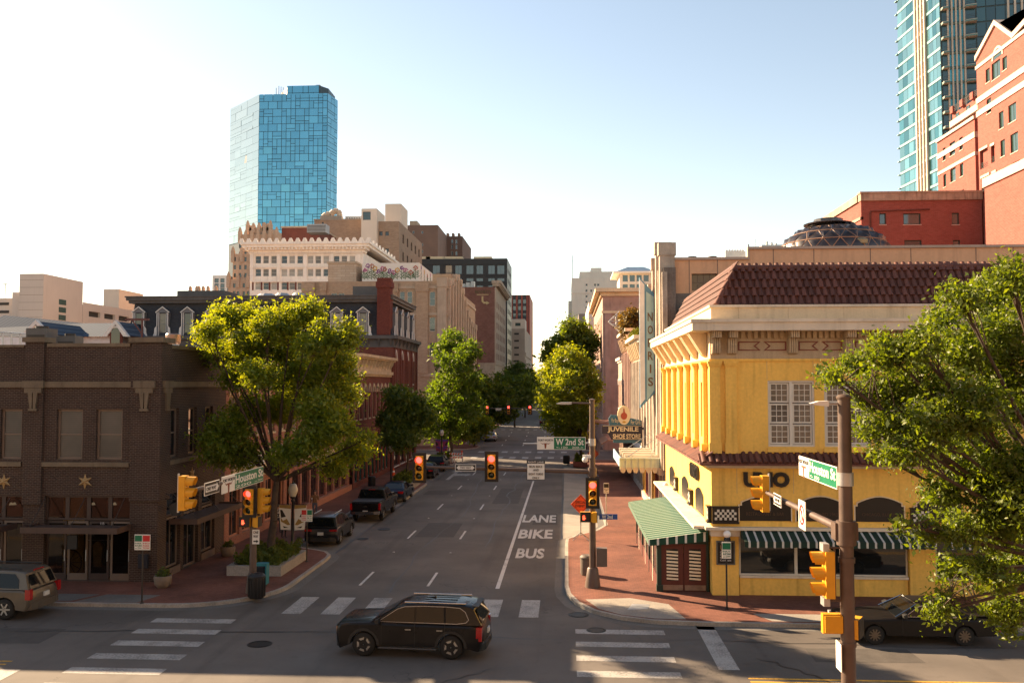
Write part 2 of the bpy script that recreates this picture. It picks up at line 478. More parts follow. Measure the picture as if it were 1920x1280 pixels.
# concrete parking strips
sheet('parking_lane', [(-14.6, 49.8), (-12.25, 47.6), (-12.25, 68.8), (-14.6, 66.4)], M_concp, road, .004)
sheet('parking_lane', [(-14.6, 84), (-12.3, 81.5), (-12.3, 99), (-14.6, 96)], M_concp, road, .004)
sheet('bus_stop_slab', [(-.25, 52.6), (.6, 54), (1.7, 55.6), (2.3, 57.8), (2.3, 96), (-.25, 99)], M_conc, road, .004)
for y in range(58, 96, 4):
 sheet('slab_joint', [(-.25, y), (2.3, y), (2.3, y + .03), (-.25, y + .03)], M_black, road, .0062)
# dashes, line, crosswalks
for x, y0 in ((-9.2, 40.5), (-6.15, 40.5)):
 for k in range(6):
  yy = y0 + 12.2 * k - .2
  if 101 < yy + 3: break
  sheet('lane_dash', [(x - .06, yy), (x + .06, yy), (x + .06, yy + 2.9), (x - .06, yy + 2.9)], M_wht2, road, .006)
for x in (-9.2, -6.15, -3.05):
 for k in range(4):
  yy = 131 + 11.5 * k; xx = x + BEND(yy)
  sheet('lane_dash', [(xx - .06, yy), (xx + .06, yy), (xx, yy + 3), (xx - .12, yy + 3)], M_wht2, road, .006)
sheet('lane_line', [(-3.13, 40.0), (-2.95, 40.0), (-2.98, 84), (-3.13, 84)], M_wht2, road, .006)
for i in range(7):
 x = -10.75 + 1.545 * i
 sheet('crosswalk_stripe', [(x - .38, 35.2), (x + .38, 35.2), (x + .38, 38.0), (x - .38, 38.0)], M_white, road, .006)
for i in range(6):
 y = 33.95 - 1.5 * i
 sheet('crosswalk_stripe', [(-15.65, y - .3), (-12.55, y - .3), (-12.55, y + .3), (-15.65, y + .3)], M_white, road, .006)
for i in range(6):
 y = 33.35 - 1.6 * i
 sheet('crosswalk_stripe', [(.3, y - .3), (3.5, y - .3), (3.5, y + .3), (.3, y + .3)], M_white, road, .006)
for yc in (110.2, 119.2):
 for i in range(8):
  x = -11.2 + 1.55 * i
  sheet('crosswalk_stripe', [(x - .38, yc - 1.2), (x + .38, yc - 1.2), (x + .38, yc + 1.2), (x - .38, yc + 1.2)], M_white, road, .006)
for yc in (177, 188.5):
 for i in range(8):
  x = -11.2 + 1.55 * i + BEND(yc)
  sheet('crosswalk_stripe', [(x - .38, yc - 1.2), (x + .38, yc - 1.2), (x + .38, yc + 1.2), (x - .38, yc + 1.2)], M_white, road, .006)
for i in range(4):
 y = 107.2 + 0
sheet('stop_line', [(4.75, 29.2), (5.4, 29.2), (5.4, 34.6), (4.75, 34.6)], M_white, road, .006)
sheet('stop_line', [(-17.75, 22.5), (-17.1, 22.5), (-17.1, 27.9), (-17.75, 27.9)], M_white, road, .006)
for dy in (-.16, .16):
 sheet('centre_line', [(5.5, 28.25 + dy - .06), (130, 28.25 + dy - .06), (130, 28.25 + dy + .06), (5.5, 28.25 + dy + .06)], M_yel, road, .006)
 sheet('centre_line', [(-130, 28.55 + dy - .06), (-17.9, 28.55 + dy - .06), (-17.9, 28.55 + dy + .06), (-130, 28.55 + dy + .06)], M_yel, road, .006)
def road_text(s, px0, px1, py0, py1):
 a, b = gnd(px0, py1), gnd(px1, py0)
 me, x0, x1, y0, y1 = textmesh(s, M_wht2, .03, 0.0)
 link('lane_lettering', me, road, Matrix.Translation((a.x - x0 * (b.x - a.x) / (x1 - x0), a.y, .0062)) @ Matrix.Diagonal(((b.x - a.x) / (x1 - x0), (b.y - a.y) / (y1 - y0), 1, 1)))
road_text('LANE', 979, 1043, 965, 978); road_text('BIKE', 971, 1037, 992, 1008); road_text('BUS', 966, 1022, 1027, 1045)
# straight-and-side arrow in the lane
b = MB()
b.add([(x, y, .006) for x, y in [(-11.3, 84.5), (-10.95, 84.5), (-10.95, 88), (-10.4, 88.6), (-9.9, 88.6), (-9.9, 88.0), (-9.35, 89.4), (-9.9, 90.8), (-9.9, 90.2), (-10.95, 90.2), (-10.95, 92), (-10.6, 92), (-11.12, 95), (-11.7, 92), (-11.3, 92)]], [tuple(range(15))])
b.build('lane_arrow', M_white, road)
for px, py, r in ((487, 1207, .42), (1085, 1152, .4), (720, 992, .4), (680, 1010, .34), (1118, 1181, .36)):
 p = gnd(px, py); b = MB()
 b.lathe([(r * .02, .012), (r * .8, .012), (r * .8, .006), (r * .88, .006), (r * .88, .013), (r, .013), (r, .004)], (p.x, p.y, 0), 24, smooth=False)
 b.build('manhole_cover', pm('cast_iron', (.03, .028, .026), .55, .3, 8, metal=.5, fine=.4), road)
M_tar = pm('tar_seal', (.022, .02, .019), .5, .3, 6)
M_pat = pm('asphalt_patch', (.085, .074, .064), .85, .25, 2, fine=.3)
sr = random.Random(3)
for x0_, y0_, x1_, y1_, wd in ((-12.2, 40, -12.2, 100, .07), (-.3, 38.5, -.3, 99, .08), (-7.6, 39, -7.9, 92, .04), (-4.6, 50, -4.4, 104, .04), (-20, 32.4, 20, 31.9, .05), (-24, 25.6, 9, 26.1, .05), (-9, 23, -1.5, 29.3, .035), (6.2, 30.5, 11.5, 24.2, .05), (-12.5, 39.5, -7.5, 34.2, .035), (.5, 37, 3.6, 31.5, .04), (-11, 57, -5, 59.2, .03), (-3, 64, -9.4, 70, .03)):
 n = 26; L_, R_ = [], []
 dx, dy = x1_ - x0_, y1_ - y0_; ln = math.hypot(dx, dy); nx0, ny0 = -dy / ln, dx / ln; off = 0.0
 for i in range(n + 1):
  off = off * .8 + sr.gauss(0, .05 if wd > .06 else .16); ww = wd * sr.uniform(.3, 1.1)
  cx, cy = x0_ + dx * i / n + nx0 * off * (.25 if wd > .06 else 1), y0_ + dy * i / n + ny0 * off * (.25 if wd > .06 else 1)
  L_.append((cx + nx0 * ww, cy + ny0 * ww, .005)); R_.append((cx - nx0 * ww, cy - ny0 * ww, .005))
 b = MB()
 for i in range(n): b.quad(L_[i], R_[i], R_[i + 1], L_[i + 1])
 b.build('tar_seam', M_tar, road)
for x0_, x1_, y0_, y1_ in ((-8.9, -6.6, 53, 58.5), (-5.6, -3.6, 68, 78), (-11.6, -9.6, 73, 76), (-3.5, 1.2, 24.5, 27.3), (8, 11.5, 30.2, 31.8), (-22, -18.2, 30.6, 32.6), (-2.2, -.6, 58, 63)):
 sheet('road_patch', [(x0_, y0_), (x1_, y0_ + .1), (x1_ - .06, y1_), (x0_ + .04, y1_ - .08)], M_pat, road, .0035)
for i in range(9):
 for x in (-9.2, -6.15):
  yy = 48.2 + 6.1 * i
  b = MB(); b.prism([(x - .06, .004), (x + .06, .004), (x + .035, .022), (x - .035, .022)], yy, yy + .1, 'y'); b.build('road_stud', M_wht2, road)
# ramp pad and covers on the pavement corner
sheet('kerb_ramp', [(.75, 37.6), (2.6, 37.95), (4.05, 37.0), (4.45, 34.7), (3.3, 34.75), (2.1, 35.2), (1.25, 36.1)], M_conc, pv_r, .158)
sheet('utility_cover', [(2.35, 36.0), (3.15, 36.15), (3.3, 36.9), (2.6, 36.95)], M_galv, pv_r, .162)
sheet('paving_patch', [(7.6, 34.6), (10.6, 34.6), (10.6, 35.7), (7.1, 35.7)], M_conc, pv_r, .158)
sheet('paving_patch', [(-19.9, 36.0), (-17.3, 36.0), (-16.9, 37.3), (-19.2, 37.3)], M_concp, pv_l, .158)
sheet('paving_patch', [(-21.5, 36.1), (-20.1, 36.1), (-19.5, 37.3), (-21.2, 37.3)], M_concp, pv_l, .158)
# unseen building the street is viewed from, added to bounce warm light onto shaded fronts
vb = thing('viewpoint_building', 'unseen tan brick building facing the crossing from behind the viewpoint, added for bounce light', 'building', (0, -2, .15))
M_vb = pm('viewpoint_brick', (.33, .23, .15), .85, .15, .5)
_o = grid(-32, 32, 12, 1.0, 22, 6, .5, .6)
facade(vb, Matrix.Translation((0, -1.5, 0)) @ Matrix.Rotation(R(180), 4, 'Z'), -34, 34, .15, 24, [o for o in _o if not (abs(o[0] + o[1]) < 7 and o[2] < 10 < o[3] + 3)], M_vb, M_wpaint, M_glass, nz=2)
b = MB(); b.box(-34, 34, -20, -1.9, .15, 23.6); b.build('core', M_vb, vb)
# ================================================================== dark brick corner building (star ornaments)
M_bkA = brickmat('brown_brick', (.046, .028, .023), (.068, .040, .031), (.14, .105, .078), .23, .078, .012, var=.3)
M_stoneA = pm('tan_cast_stone', (.17, .13, .085), .8, .25, .9, fine=.15, streak=.3)
M_frA = pm('brown_window_frame', (.16, .115, .085), .5, .1, 2)
M_frAd = pm('dark_door_frame', (.055, .035, .028), .5, .1, 2)
YA, XA = 39.7, -18.2
ba = thing('brick_building', 'two storey dark brown brick corner building with stone band and star ornaments', 'building', (-26, YA, .15))
opsA = []
upA = [at(a, 767, YA).x for a in (107, 156, 181, 230, 2, 42)]
zt, zb = at(130, 767, YA).z, at(130, 861, YA).z
winA = [(upA[0], upA[1], zb, zt), (upA[2], upA[3], zb, zt), (upA[4], upA[5], zb, zt)]
xl, xr = at(82, 1000, YA).x, at(243, 1000, YA).x
zs_t, zs_b = at(160, 929, YA).z, .16
storeA = [(xl, xr, zs_b, zs_t), (-30, at(42, 1000, YA).x, zs_b, zs_t)]
ztop = at(160, 650, YA).z
b = MB(FR(YA)); wall(b, -36, XA, .15, ztop, winA + storeA, .3)
b.build('wall', M_bkA, ba)
sideA = [(40.75, 41.75), (42.85, 43.85), (44.85, 45.85)]
YA2 = 47.6
winS = [(a, c, zb, zt) for a, c in sideA]
stS = [(40.6, 42.1, .5, zs_t), (42.5, 44.2, .16, zs_t), (44.6, 46.3, .5, zs_t)]
b = MB(FL(XA)); wall(b, YA, YA2, .15, ztop, winS + stS, .3)
b.build('wall', M_bkA, ba)
b = MB(); b.quad((-36, YA2, .15), (XA, YA2, .15), (XA, YA2, ztop), (-36, YA2, ztop)); b.build('wall', M_bkA, ba)
b = MB(); b.box(-36, XA - .4, YA + .4, YA2 + 8, ztop - 1.0, ztop - .9); b.build('roof', M_roofg, ba)
M_slatb, t_ = new('slatted_blind')
p_ = t_.n('ShaderNodeSeparateXYZ'); t_.l(t_.pos(), p_.inputs[0]); f_ = t_.math('FRACT', t_.math('MULTIPLY', p_.outputs[2], 11.0))
o_ = t_.mix(f_, (.045, .035, .027), (.11, .088, .066)); o_ = t_.mix(t_.ramp(t_.noise(.9, 3), .35, .7), t_.mix(1.0, o_, (.45, .45, .45), 'MULTIPLY'), o_)
t_.l(o_, t_.bsdf.inputs['Base Color']); t_.bsdf.inputs['Roughness'].default_value = .4; t_.bsdf.inputs['Coat Weight'].default_value = .7
for p in winA: window(ba, FR(YA), *p, d=.2, nz=2, fw=.1, frame=M_frA, glass=M_slatb, bar=.06)
for p in winS: window(ba, FL(XA), *p, d=.2, nz=2, fw=.1, frame=M_frA, glass=M_glass, bar=.06)
# sills, bands, copings
zsl = at(160, 866, YA).z
b = MB(FR(YA)); b.box(at(78, 866, YA).x, at(243, 866, YA).x, -.1, .05, zsl - .2, zsl); b.build('sill', M_stoneA, ba)
b = MB(FR(YA)); b.box(-36, at(41, 866, YA).x, -.1, .05, zsl - .2, zsl); b.build('sill', M_stoneA, ba)
b = MB(FL(XA)); b.box(40.45, 46.2, -.1, .05, zsl - .2, zsl); b.build('sill', M_stoneA, ba)
zb1, zb0 = at(160, 715, YA).z, at(160, 726, YA).z
b = MB(); b.box(-36, XA + .09, YA - .09, YA + .05, zb0, zb1); b.box(XA - .05, XA + .09, YA + .05, YA2, zb0, zb1); b.build('stone_band', M_stoneA, ba)
pl0, pl1 = at(49, 700, YA).x, at(84, 700, YA).x
b = MB(); b.box(pl0, pl1, YA - .11, YA + .55, zs_t - .4, at(60, 640, YA).z); b.build('pier', M_bkA, ba)
cp0 = at(248, 700, YA).x
b = MB(); b.box(cp0, XA + .11, YA - .11, YA + .95, zs_t - .2, at(260, 643, YA).z); b.build('pier', M_bkA, ba)
for x0, x1, y1, pz in ((pl0, pl1, YA + .55, 632), (cp0, XA + .11, YA + .95, 633)):
 b = MB(); z1 = at(160, pz, YA).z; b.box(x0 - .1, x1 + .1, YA - .21, y1 + .1, z1 - .22, z1); b.build('pier_cap', M_stoneA, ba)
b = MB(); b.box(pl1 + .1, cp0 - .1, YA - .06, YA + .45, ztop, ztop + .16); b.build('coping', M_stoneA, ba)
b = MB(); b.box(-36, pl0 - .1, YA - .06, YA + .45, ztop - .02, ztop + .1); b.build('coping', M_stoneA, ba)
b = MB(); b.box(XA - .4, XA + .06, YA + 1.05, YA2, ztop - .04, ztop + .12); b.build('coping', M_stoneA, ba)
# stone bracket with two tapering prongs
def prongs(M, uc, wd):
 b = MB(M)
 b.box(uc - wd / 2 - .12, uc + wd / 2 + .12, -.22, -.085, zb0 - .02, zb1 + .03)
 b.box(uc - wd / 2 - .02, uc + wd / 2 + .02, -.2, -.11, zb0 - .25, zb0 - .03)
 for s in (-1, 1):
  b.prism([(uc + s * .12 - .1, zb0 - .25), (uc + s * .12 + .1, zb0 - .25), (uc + s * .08 + .05, zb0 - .95), (uc + s * .08 - .05, zb0 - .95)], -.2, -.11, 'y')
 b.box(uc - .19, uc + .19, -.21, -.11, zb0 - 1.06, zb0 - .95)
 b.build('bracket', M_stoneA, ba)
prongs(FR(YA), (pl0 + pl1) / 2, .75); prongs(FR(YA), (cp0 + XA) / 2, .75); prongs(FL(XA), YA + .5, .7)
# star ornaments
def star(M, u, z, r, root):
 b = MB(M); pts = []
 for i in range(12):
  rr = r if i % 2 == 0 else r * .42
  pts.append((u + rr * math.sin(math.pi * i / 6), -.03, z + rr * math.cos(math.pi * i / 6)))
 n = 12; pts = [(u, -.12, z)] + pts
 b.add(pts, [(0, 1 + (i + 1) % n, 1 + i) for i in range(n)]); b.build('star_ornament', pm('brass_star', (.34, .22, .09), .5, .2, 3), root)
star(FR(YA), at(160, 902, YA).x, at(160, 902, YA).z, .36, ba); star(FR(YA), at(8, 902, YA).x, at(8, 902, YA).z, .36, ba)
star(FL(XA), 43.3, at(160, 902, YA).z, .36, ba)
# storefront: transoms, doors
def door(root, M, u0, u1, z0, z1, d, frame, glass, nx=1, handle=True, bottom=.3, fw=.1):
 b = MB(M); b.box(u0, u0 + fw, d, d + .06, z0, z1); b.box(u1 - fw, u1, d, d + .06, z0, z1); b.box(u0 + fw, u1 - fw, d, d + .06, z0, z0 + bottom); b.box(u0 + fw, u1 - fw, d, d + .06, z1 - fw, z1)
 o = b.build('door', frame, root)
 b = MB(M); b.box(u0 + fw, u1 - fw, d + .02, d + .04, z0 + bottom, z1 - fw); b.build('pane', glass, o)
 if handle:
  b = MB(M); b.cyl((u1 - fw / 2, d - .06, z0 + .85), (u1 - fw / 2, d - .06, z0 + 1.35), .018, n=6); b.build('handle', M_galv, o)
 return o
zc = at(160, 986, YA).z
def shop(M, u0, u1, n, z1, root=None, glass=M_glass):
 root = root or ba
 wd = (u1 - u0) / n
 for i in range(n):
  window(root, M, u0 + wd * i, u0 + wd * (i + 1), zc + .25, z1, d=.22, nx=1, nz=1, fw=.09, frame=M_frAd, glass=glass)
  door(root, M, u0 + wd * i + .03, u0 + wd * (i + 1) - .03, .17, zc + .2, .18, M_frAd if i % 2 == 0 else M_frA, glass)
M_shop, t_ = new('shop_glass')
tr_ = t_.n('ShaderNodeBsdfTransparent'); tr_.inputs[0].default_value = (.55, .52, .48, 1); gl_ = t_.n('ShaderNodeBsdfGlossy'); gl_.inputs['Roughness'].default_value = .03
fr_ = t_.n('ShaderNodeFresnel'); fr_.inputs[0].default_value = 1.45; mx_ = t_.n('ShaderNodeMixShader'); t_.l(fr_.outputs[0], mx_.inputs[0]); t_.l(tr_.outputs[0], mx_.inputs[1]); t_.l(gl_.outputs[0], mx_.inputs[2]); t_.l(mx_.outputs[0], t_.out.inputs[0])
shop(FR(YA), xl, xr, 4, zs_t, glass=M_shop); shop(FR(YA), -28.4, storeA[1][1], 4, zs_t, glass=M_shop)
M_int = pm('shop_interior', (.07, .05, .038), .9, .3, 1)
b = MB(); b.quad((-30, YA + 3.4, .16), (XA - .4, YA + 3.4, .16), (XA - .4, YA + 3.4, 4.6), (-30, YA + 3.4, 4.6)); b.quad((-30, YA + .4, .165), (XA - .4, YA + .4, .165), (XA - .4, YA + 3.4, .165), (-30, YA + 3.4, .165)); b.quad((-30, YA + .4, 4.6), (-30, YA + 3.4, 4.6), (XA - .4, YA + 3.4, 4.6), (XA - .4, YA + .4, 4.6)); b.build('shop_interior', M_int, ba)
b = MB(); b.box(xl + .2, xl + 1.2, YA + 1.2, YA + 1.3, .17, 4.0); b.build('partition', pm('ochre_plaster', (.55, .38, .14), .9, .1, 1), ba)
ww = thing('wagon_wheel', 'wooden wagon wheel standing behind the dark shop window', 'wheel', (xl + .75, YA + .8, .17)); b = MB(); n = 16
for i in range(n):
 t0, t1 = 2 * math.pi * i / n, 2 * math.pi * (i + 1) / n
 b.cyl((xl + .75 + .6 * math.cos(t0), YA + .8, .82 + .6 * math.sin(t0)), (xl + .75 + .6 * math.cos(t1), YA + .8, .82 + .6 * math.sin(t1)), .035, n=5)
b.build('rim', M_frA, ww)
for i in range(12): b = MB(); a_ = math.pi * i / 6; b.cyl((xl + .75, YA + .8, .82), (xl + .75 + .6 * math.cos(a_), YA + .8, .82 + .6 * math.sin(a_)), .018, n=4); b.build('spoke', M_frA, ww)
cr = thing('coat_display', 'cream coat hanging on a rail behind the dark shop door', 'coat', (xl + 2.0, YA + 1.0, .17)); b = MB(); b.prism([(xl + 1.85, .6), (xl + 2.2, .6), (xl + 2.25, 1.6), (xl + 2.1, 1.75), (xl + 1.95, 1.75), (xl + 1.8, 1.6)], YA + .9, YA + 1.1, 'y'); b.build('coat', pm('cream_cloth', (.5, .42, .3), .9, .2, 5), cr); b = MB(); b.cyl((xl + 1.5, YA + 1, 1.8), (xl + 2.6, YA + 1, 1.8), .02, n=5); b.cyl((xl + 2.55, YA + 1, .17), (xl + 2.55, YA + 1, 1.8), .02, n=5); b.build('rail', M_galv, cr)
for px in (21, 27, 138, 175, 215):
 p_ = at(px, 946, YA + 1.6); lp = thing('pendant_lamp', 'tiny white pendant lamp glowing inside the dark brick shop', 'lamp', p_, group='pendant lamps inside the brick shop'); b = MB(); b.lathe([(.02, .12), (.05, .1), (.09, 0)], p_, 10); b.build('shade', emit('pendant_glow', (1, .85, .6), .1), lp); b = MB(); b.cyl((p_.x, p_.y, p_.z + .12), (p_.x, p_.y, 4.6), .008, n=4); b.build('cord', M_black, lp)
for (a, c, z0, z1) in stS:
 window(ba, FL(XA), a, c, zc + .25, z1, d=.22, nx=1, nz=1, fw=.09, frame=M_frAd, glass=M_glass)
 window(ba, FL(XA), a, c, z0, zc + .2, d=.22, nx=2, nz=1, fw=.09, frame=M_frA, glass=M_glass)
 if z0 > .3:
  b = MB(FL(XA)); b.box(a, c, -.04, .12, .15, z0); b.build('bulkhead', M_frA, ba)
# dim shop interior: a back wall, hanging lamps, a wagon wheel and clothes rail behind the glass are only hinted by the glass
def canopy(M, u0, u1, out, z, root):
 b = MB(M); b.box(u0, u1, -out, .0, z, z + .05); b.box(u0, u1, -out - .04, -out, z - .12, z + .14); b.box(u0 - .04, u0, -out - .04, 0, z - .12, z + .14); b.box(u1, u1 + .04, -out - .04, 0, z - .12, z + .14)
 b.build('canopy', pm('rusty_brown_steel', (.075, .045, .034), .55, .25, 2, streak=.2), root)
 for u in (u0 + .3, (u0 + u1) / 2, u1 - .3):
  b = MB(M); b.cyl((u, -out + .1, z + .1), (u, -.02, z + 1.25), .018, n=6); b.build('tie_rod', M_dark, root)
canopy(FR(YA), xl - .25, xr + .05, 1.3, zc + .0, ba); canopy(FR(YA), -30, at(30, 1000, YA).x, 1.3, zc, ba)
canopy(FL(XA), 40.9, 46.9, 1.3, zc + .05, ba)
for u, z in ((-22.0, 1.9), (-18.75, 1.9), (-18.75, 1.1)):
 b = MB(FR(YA)); b.box(u - .22, u + .22, -.2, -.11, z - .3, z + .3); b.build('wall_plaque', pm('plaque_dark', (.02, .022, .03), .4, .2, 6), ba)
b = MB(FL(XA)); b.cyl((40.2, -.12, 3.75), (40.2, -.9, 3.75), .025, n=6); b.cyl((40.2, -.14, 4.0), (40.2, -.6, 3.77), .018, n=6)
b.lathe([(.02, -.04), (.3, -.04), (.3, .04), (.02, .04)], (40.2, -.62, 3.3), 18, 'x'); b.build('hanging_sign', M_black, ba)
text(ba, '115', FR(YA), at(186, 995, YA).x, at(193, 995, YA).x, zc + .06, zc + .17, .1, M_wpaint)
# rooftop pieces
def hvac(name, x0, x1, y0, y1, z0, z1, mat, label, legs=True):
 r = thing(name, label, 'rooftop unit', ((x0 + x1) / 2, (y0 + y1) / 2, z0))
 b = MB(); b.box(x0, x1, y0, y1, z0 + .12, z1); b.build('casing', mat, r)
 b = MB(); b.box(x0 + .1, x1 - .1, y0 + .1, y1 - .1, z0, z0 + .12); b.build('base', M_dark, r)
 b = MB()
 for k in range(5):
  z = z0 + .25 + (z1 - z0 - .4) * k / 5; b.box(x0 + .08, x1 - .08, y0 - .025, y0, z, z + (z1 - z0) * .07)
 b.build('grille', M_dark, r)
 b = MB(); b.lathe([(.02, 0), (min(x1 - x0, y1 - y0) * .3, 0), (min(x1 - x0, y1 - y0) * .3, .12), (.02, .12)], ((x0 + x1) / 2, (y0 + y1) / 2, z1), 14); b.build('fan_cowl', M_dark, r)
 return r
M_ducttan = pm('tan_sheet_metal', (.30, .24, .19), .55, .15, 2)
M_ductgrey = pm('grey_sheet_metal', (.10, .095, .09), .6, .15, 2)
zr = ztop - .9
hvac('roof_unit', -25.9, -24.9, 42, 43, zr, zr + 1.9, M_ductgrey, 'tall dark grey rooftop unit behind the lower brick parapet')
hvac('roof_unit', -24.6, -23.7, 42.4, 43.2, zr, zr + 1.55, M_ductgrey, 'low square grey rooftop unit beside the brick parapet pier')
for i, (px, w_, h_) in enumerate(((103, .5, .5), (114, .35, .62), (125, .6, .45), (138, .45, .55), (152, .55, .42))):
 p = at(px, 640, 46)
 hvac('roof_unit', p.x - w_ / 2, p.x + w_ / 2, 46, 46.6, zr, zr + .8 + h_, M_ducttan, ['smallest tan rooftop box next to the parapet pier', 'narrow tall tan rooftop box, second from the parapet pier', 'wide tan rooftop box in the middle of the tan row', 'tan rooftop box, second from the white vent hood', 'low tan rooftop box closest to the white vent hood'][i])
r = thing('vent_hood', 'round steel exhaust hood on a white curb behind the brick parapet', 'vent', (-20.2, 45.5, zr))
b = MB(); b.lathe([(.45, 0), (.45, .7), (.3, .95), (.3, 1.25)], (-20.2, 45.5, zr), 18); b.build('curb', pm('pale_blue_metal', (.35, .42, .48), .5, .1, 3), r)
b = MB(); b.lathe([(.3, 1.25), (.36, 1.35), (.38, 1.75), (.34, 1.8), (.02, 1.8)], (-20.2, 45.5, zr), 18); b.build('hood', pm('copper_steel', (.45, .30, .24), .35, .2, 3, metal=.7), r)
b = MB(); b.box(-21.6, -19.0, 44.8, 46.2, zr, zr + .75); b.build('plinth', M_wpaint, r)
r = thing('pipe_gantry', 'rusty T-shaped pipe stand rising over the brick parapet', 'pipe', (-20.9, 43.5, zr))
b = MB(); b.cyl((-20.9, 43.5, zr), (-20.9, 43.5, zr + 2.35), .05, n=8); b.build('post', pm('rust', (.12, .045, .04), .7, .2, 4), r)
b = MB(); b.box(-21.75, -20.55, 43.44, 43.56, zr + 2.35, zr + 2.45); b.build('cross_bar', MATS['rust'], r)
b = MB(); b.cyl((-21.4, 43.5, zr + 2.35), (-20.95, 43.5, zr + 1.75), .035, n=6); b.build('brace', MATS['rust'], r)
# ================================================================== row of older shopfronts behind the big tree
M_tanst = pm('cream_stone', (.50, .40, .26), .8, .2, .8, fine=.12, streak=.2)
M_salm = brickmat('salmon_brick', (.30, .11, .075), (.37, .15, .10), (.30, .2, .15), .22, .075, .01)
M_redbk = brickmat('red_brick', (.17, .045, .032), (.22, .065, .045), (.14, .07, .055), .22, .075, .01)
def arched_head(root, M, u0, u1, z, mat, r=.14, pointed=False, name='arch'):
 b = MB(M); uc, ra = (u0 + u1) / 2, (u1 - u0) / 2
 pin, pout = [], []
 n = 8
 for i in range(n + 1):
  t = math.pi * i / n
  k = 1.25 if pointed else 1.0
  zz = math.sin(t) * k + (.25 * (1 - abs(math.cos(t))) if pointed else 0)
  pin.append((uc - ra * math.cos(t), z + ra * zz)); pout.append((uc - (ra + r) * math.cos(t), z + (ra + r) * zz))
 for i in range(n):
  b.prism([pin[i], pout[i], pout[i + 1], pin[i + 1]], -.09, .05, 'y')
 return b.build(name, mat, root)
def streetrow(name, label, M, u0, u1, H, mat, trim, nb, zwin, zw, ground, glassm, arches=True, pointed=False, sgn=1):
 c = M @ Vector(((u0 + u1) / 2, 0, .15))
 r = thing(name, label, 'building', c)
 wd = (u1 - u0) / nb
 ops = [(u0 + wd * (i + .5) - zw / 2, u0 + wd * (i + .5) + zw / 2, zwin[0], zwin[1]) for i in range(nb)]
 gops = [(u0 + .5 + (u1 - u0 - 1) * i / nb + .2, u0 + .5 + (u1 - u0 - 1) * (i + 1) / nb - .2, .6, 3.2) for i in range(nb)]
 b = MB(M); wall(b, u0, u1, .15, H, ops + gops, .25); b.build('wall', mat, r)
 b = MB(M); b.box(u0, u1, .3, 14, .15, H - .4); b.build('core', mat, r)
 for p in ops: window(r, M, *p, d=.2, nz=2, fw=.08, frame=trim, glass=glassm, sill=trim)
 for p in gops: window(r, M, *p, d=.2, nz=1, nx=2, fw=.1, frame=ground, glass=M_glass)
 if arches:
  for p in ops: arched_head(r, M, p[0], p[1], p[3], trim, .16, pointed)
 b = MB(M); b.box(u0, u1, -.14, .2, H - .5, H - .3); b.box(u0 - .02, u1 + .02, -.32, .25, H - .3, H); b.build('cornice', trim, r)
 b = MB(M); b.box(u0, u1, -.1, .02, 3.5, 3.9); b.build('sign_band', trim, r)
 return r
c1 = streetrow('stone_shop', 'cream stone shopfront with arched upper windows behind the large street tree', FL(-18.2), 47.65, 58.5, 10.6, M_salm, M_tanst, 5, (6.0, 8.3), 1.2, pm('salmon_paint', (.40, .17, .10), .6, .15, 2), M_blindd)
b = MB(FL(-18.2)); b.box(48.5, 57.8, -.12, .0, 4.0, 5.1); b.build('sign_board', M_tanst, c1)
text(c1, 'NZAR', FL(-18.2), 50.2, 53.6, 4.2, 4.95, -.16, M_wpaint, bold=.02)
b = MB(FL(-18.2)); b.prism([(54, 3.9), (54, 3.85), (58, 3.85), (58, 3.9)], -1.5, -.05, 'y'); b.build('awning', M_black, c1)
c1b = streetrow('brick_shop', 'salmon brick shopfront glimpsed between the branches of the large street tree', FL(-18.1), 58.6, 75.0, 10.2, M_salm, M_tanst, 7, (5.8, 8.2), 1.2, pm('oxblood_paint', (.10, .03, .025), .6, .15, 2), M_blindd)
b = MB(FL(-18.1)); b.box(58.7, 74.9, -.28, -.02, .15, .6); b.build('plinth', MATS['salmon_paint'], c1b)
c2 = streetrow('brick_shop', 'red brick shopfront under a heavy cream bracketed cornice', FL(-17.8), 75.1, 91.0, 10.1, M_redbk, M_tanst, 9, (5.9, 8.2), .75, pm('teal_paint', (.015, .10, .10), .5, .15, 2), M_glass, pointed=True)
b = MB(FL(-17.8)); b.box(75.1, 91.0, -.1, 1.0, 10.1, 11.1); b.build('frieze', M_tanst, c2)
b = MB(FL(-17.8)); b.box(75.0, 91.1, -.75, 1.0, 11.25, 11.5); b.box(75.05, 91.05, -.55, 1.0, 11.1, 11.25); b.build('cornice_top', M_tanst, c2)
for i in range(12):
 u = 75.6 + 15 * i / 11.2
 b = MB(FL(-17.8)); b.prism([(-.1, 10.25), (-.1, 11.1), (-.5, 11.1), (-.42, 10.8), (-.2, 10.45)], u - .1, u + .1, 'x'); b.build('bracket', M_tanst, c2)
 b = MB(FL(-17.8)); b.prism([(u + .35, 10.6), (u + .55, 10.75), (u + .75, 10.6), (u + .55, 10.45)], -.13, -.1, 'y'); b.build('diamond', M_redbk, c2)
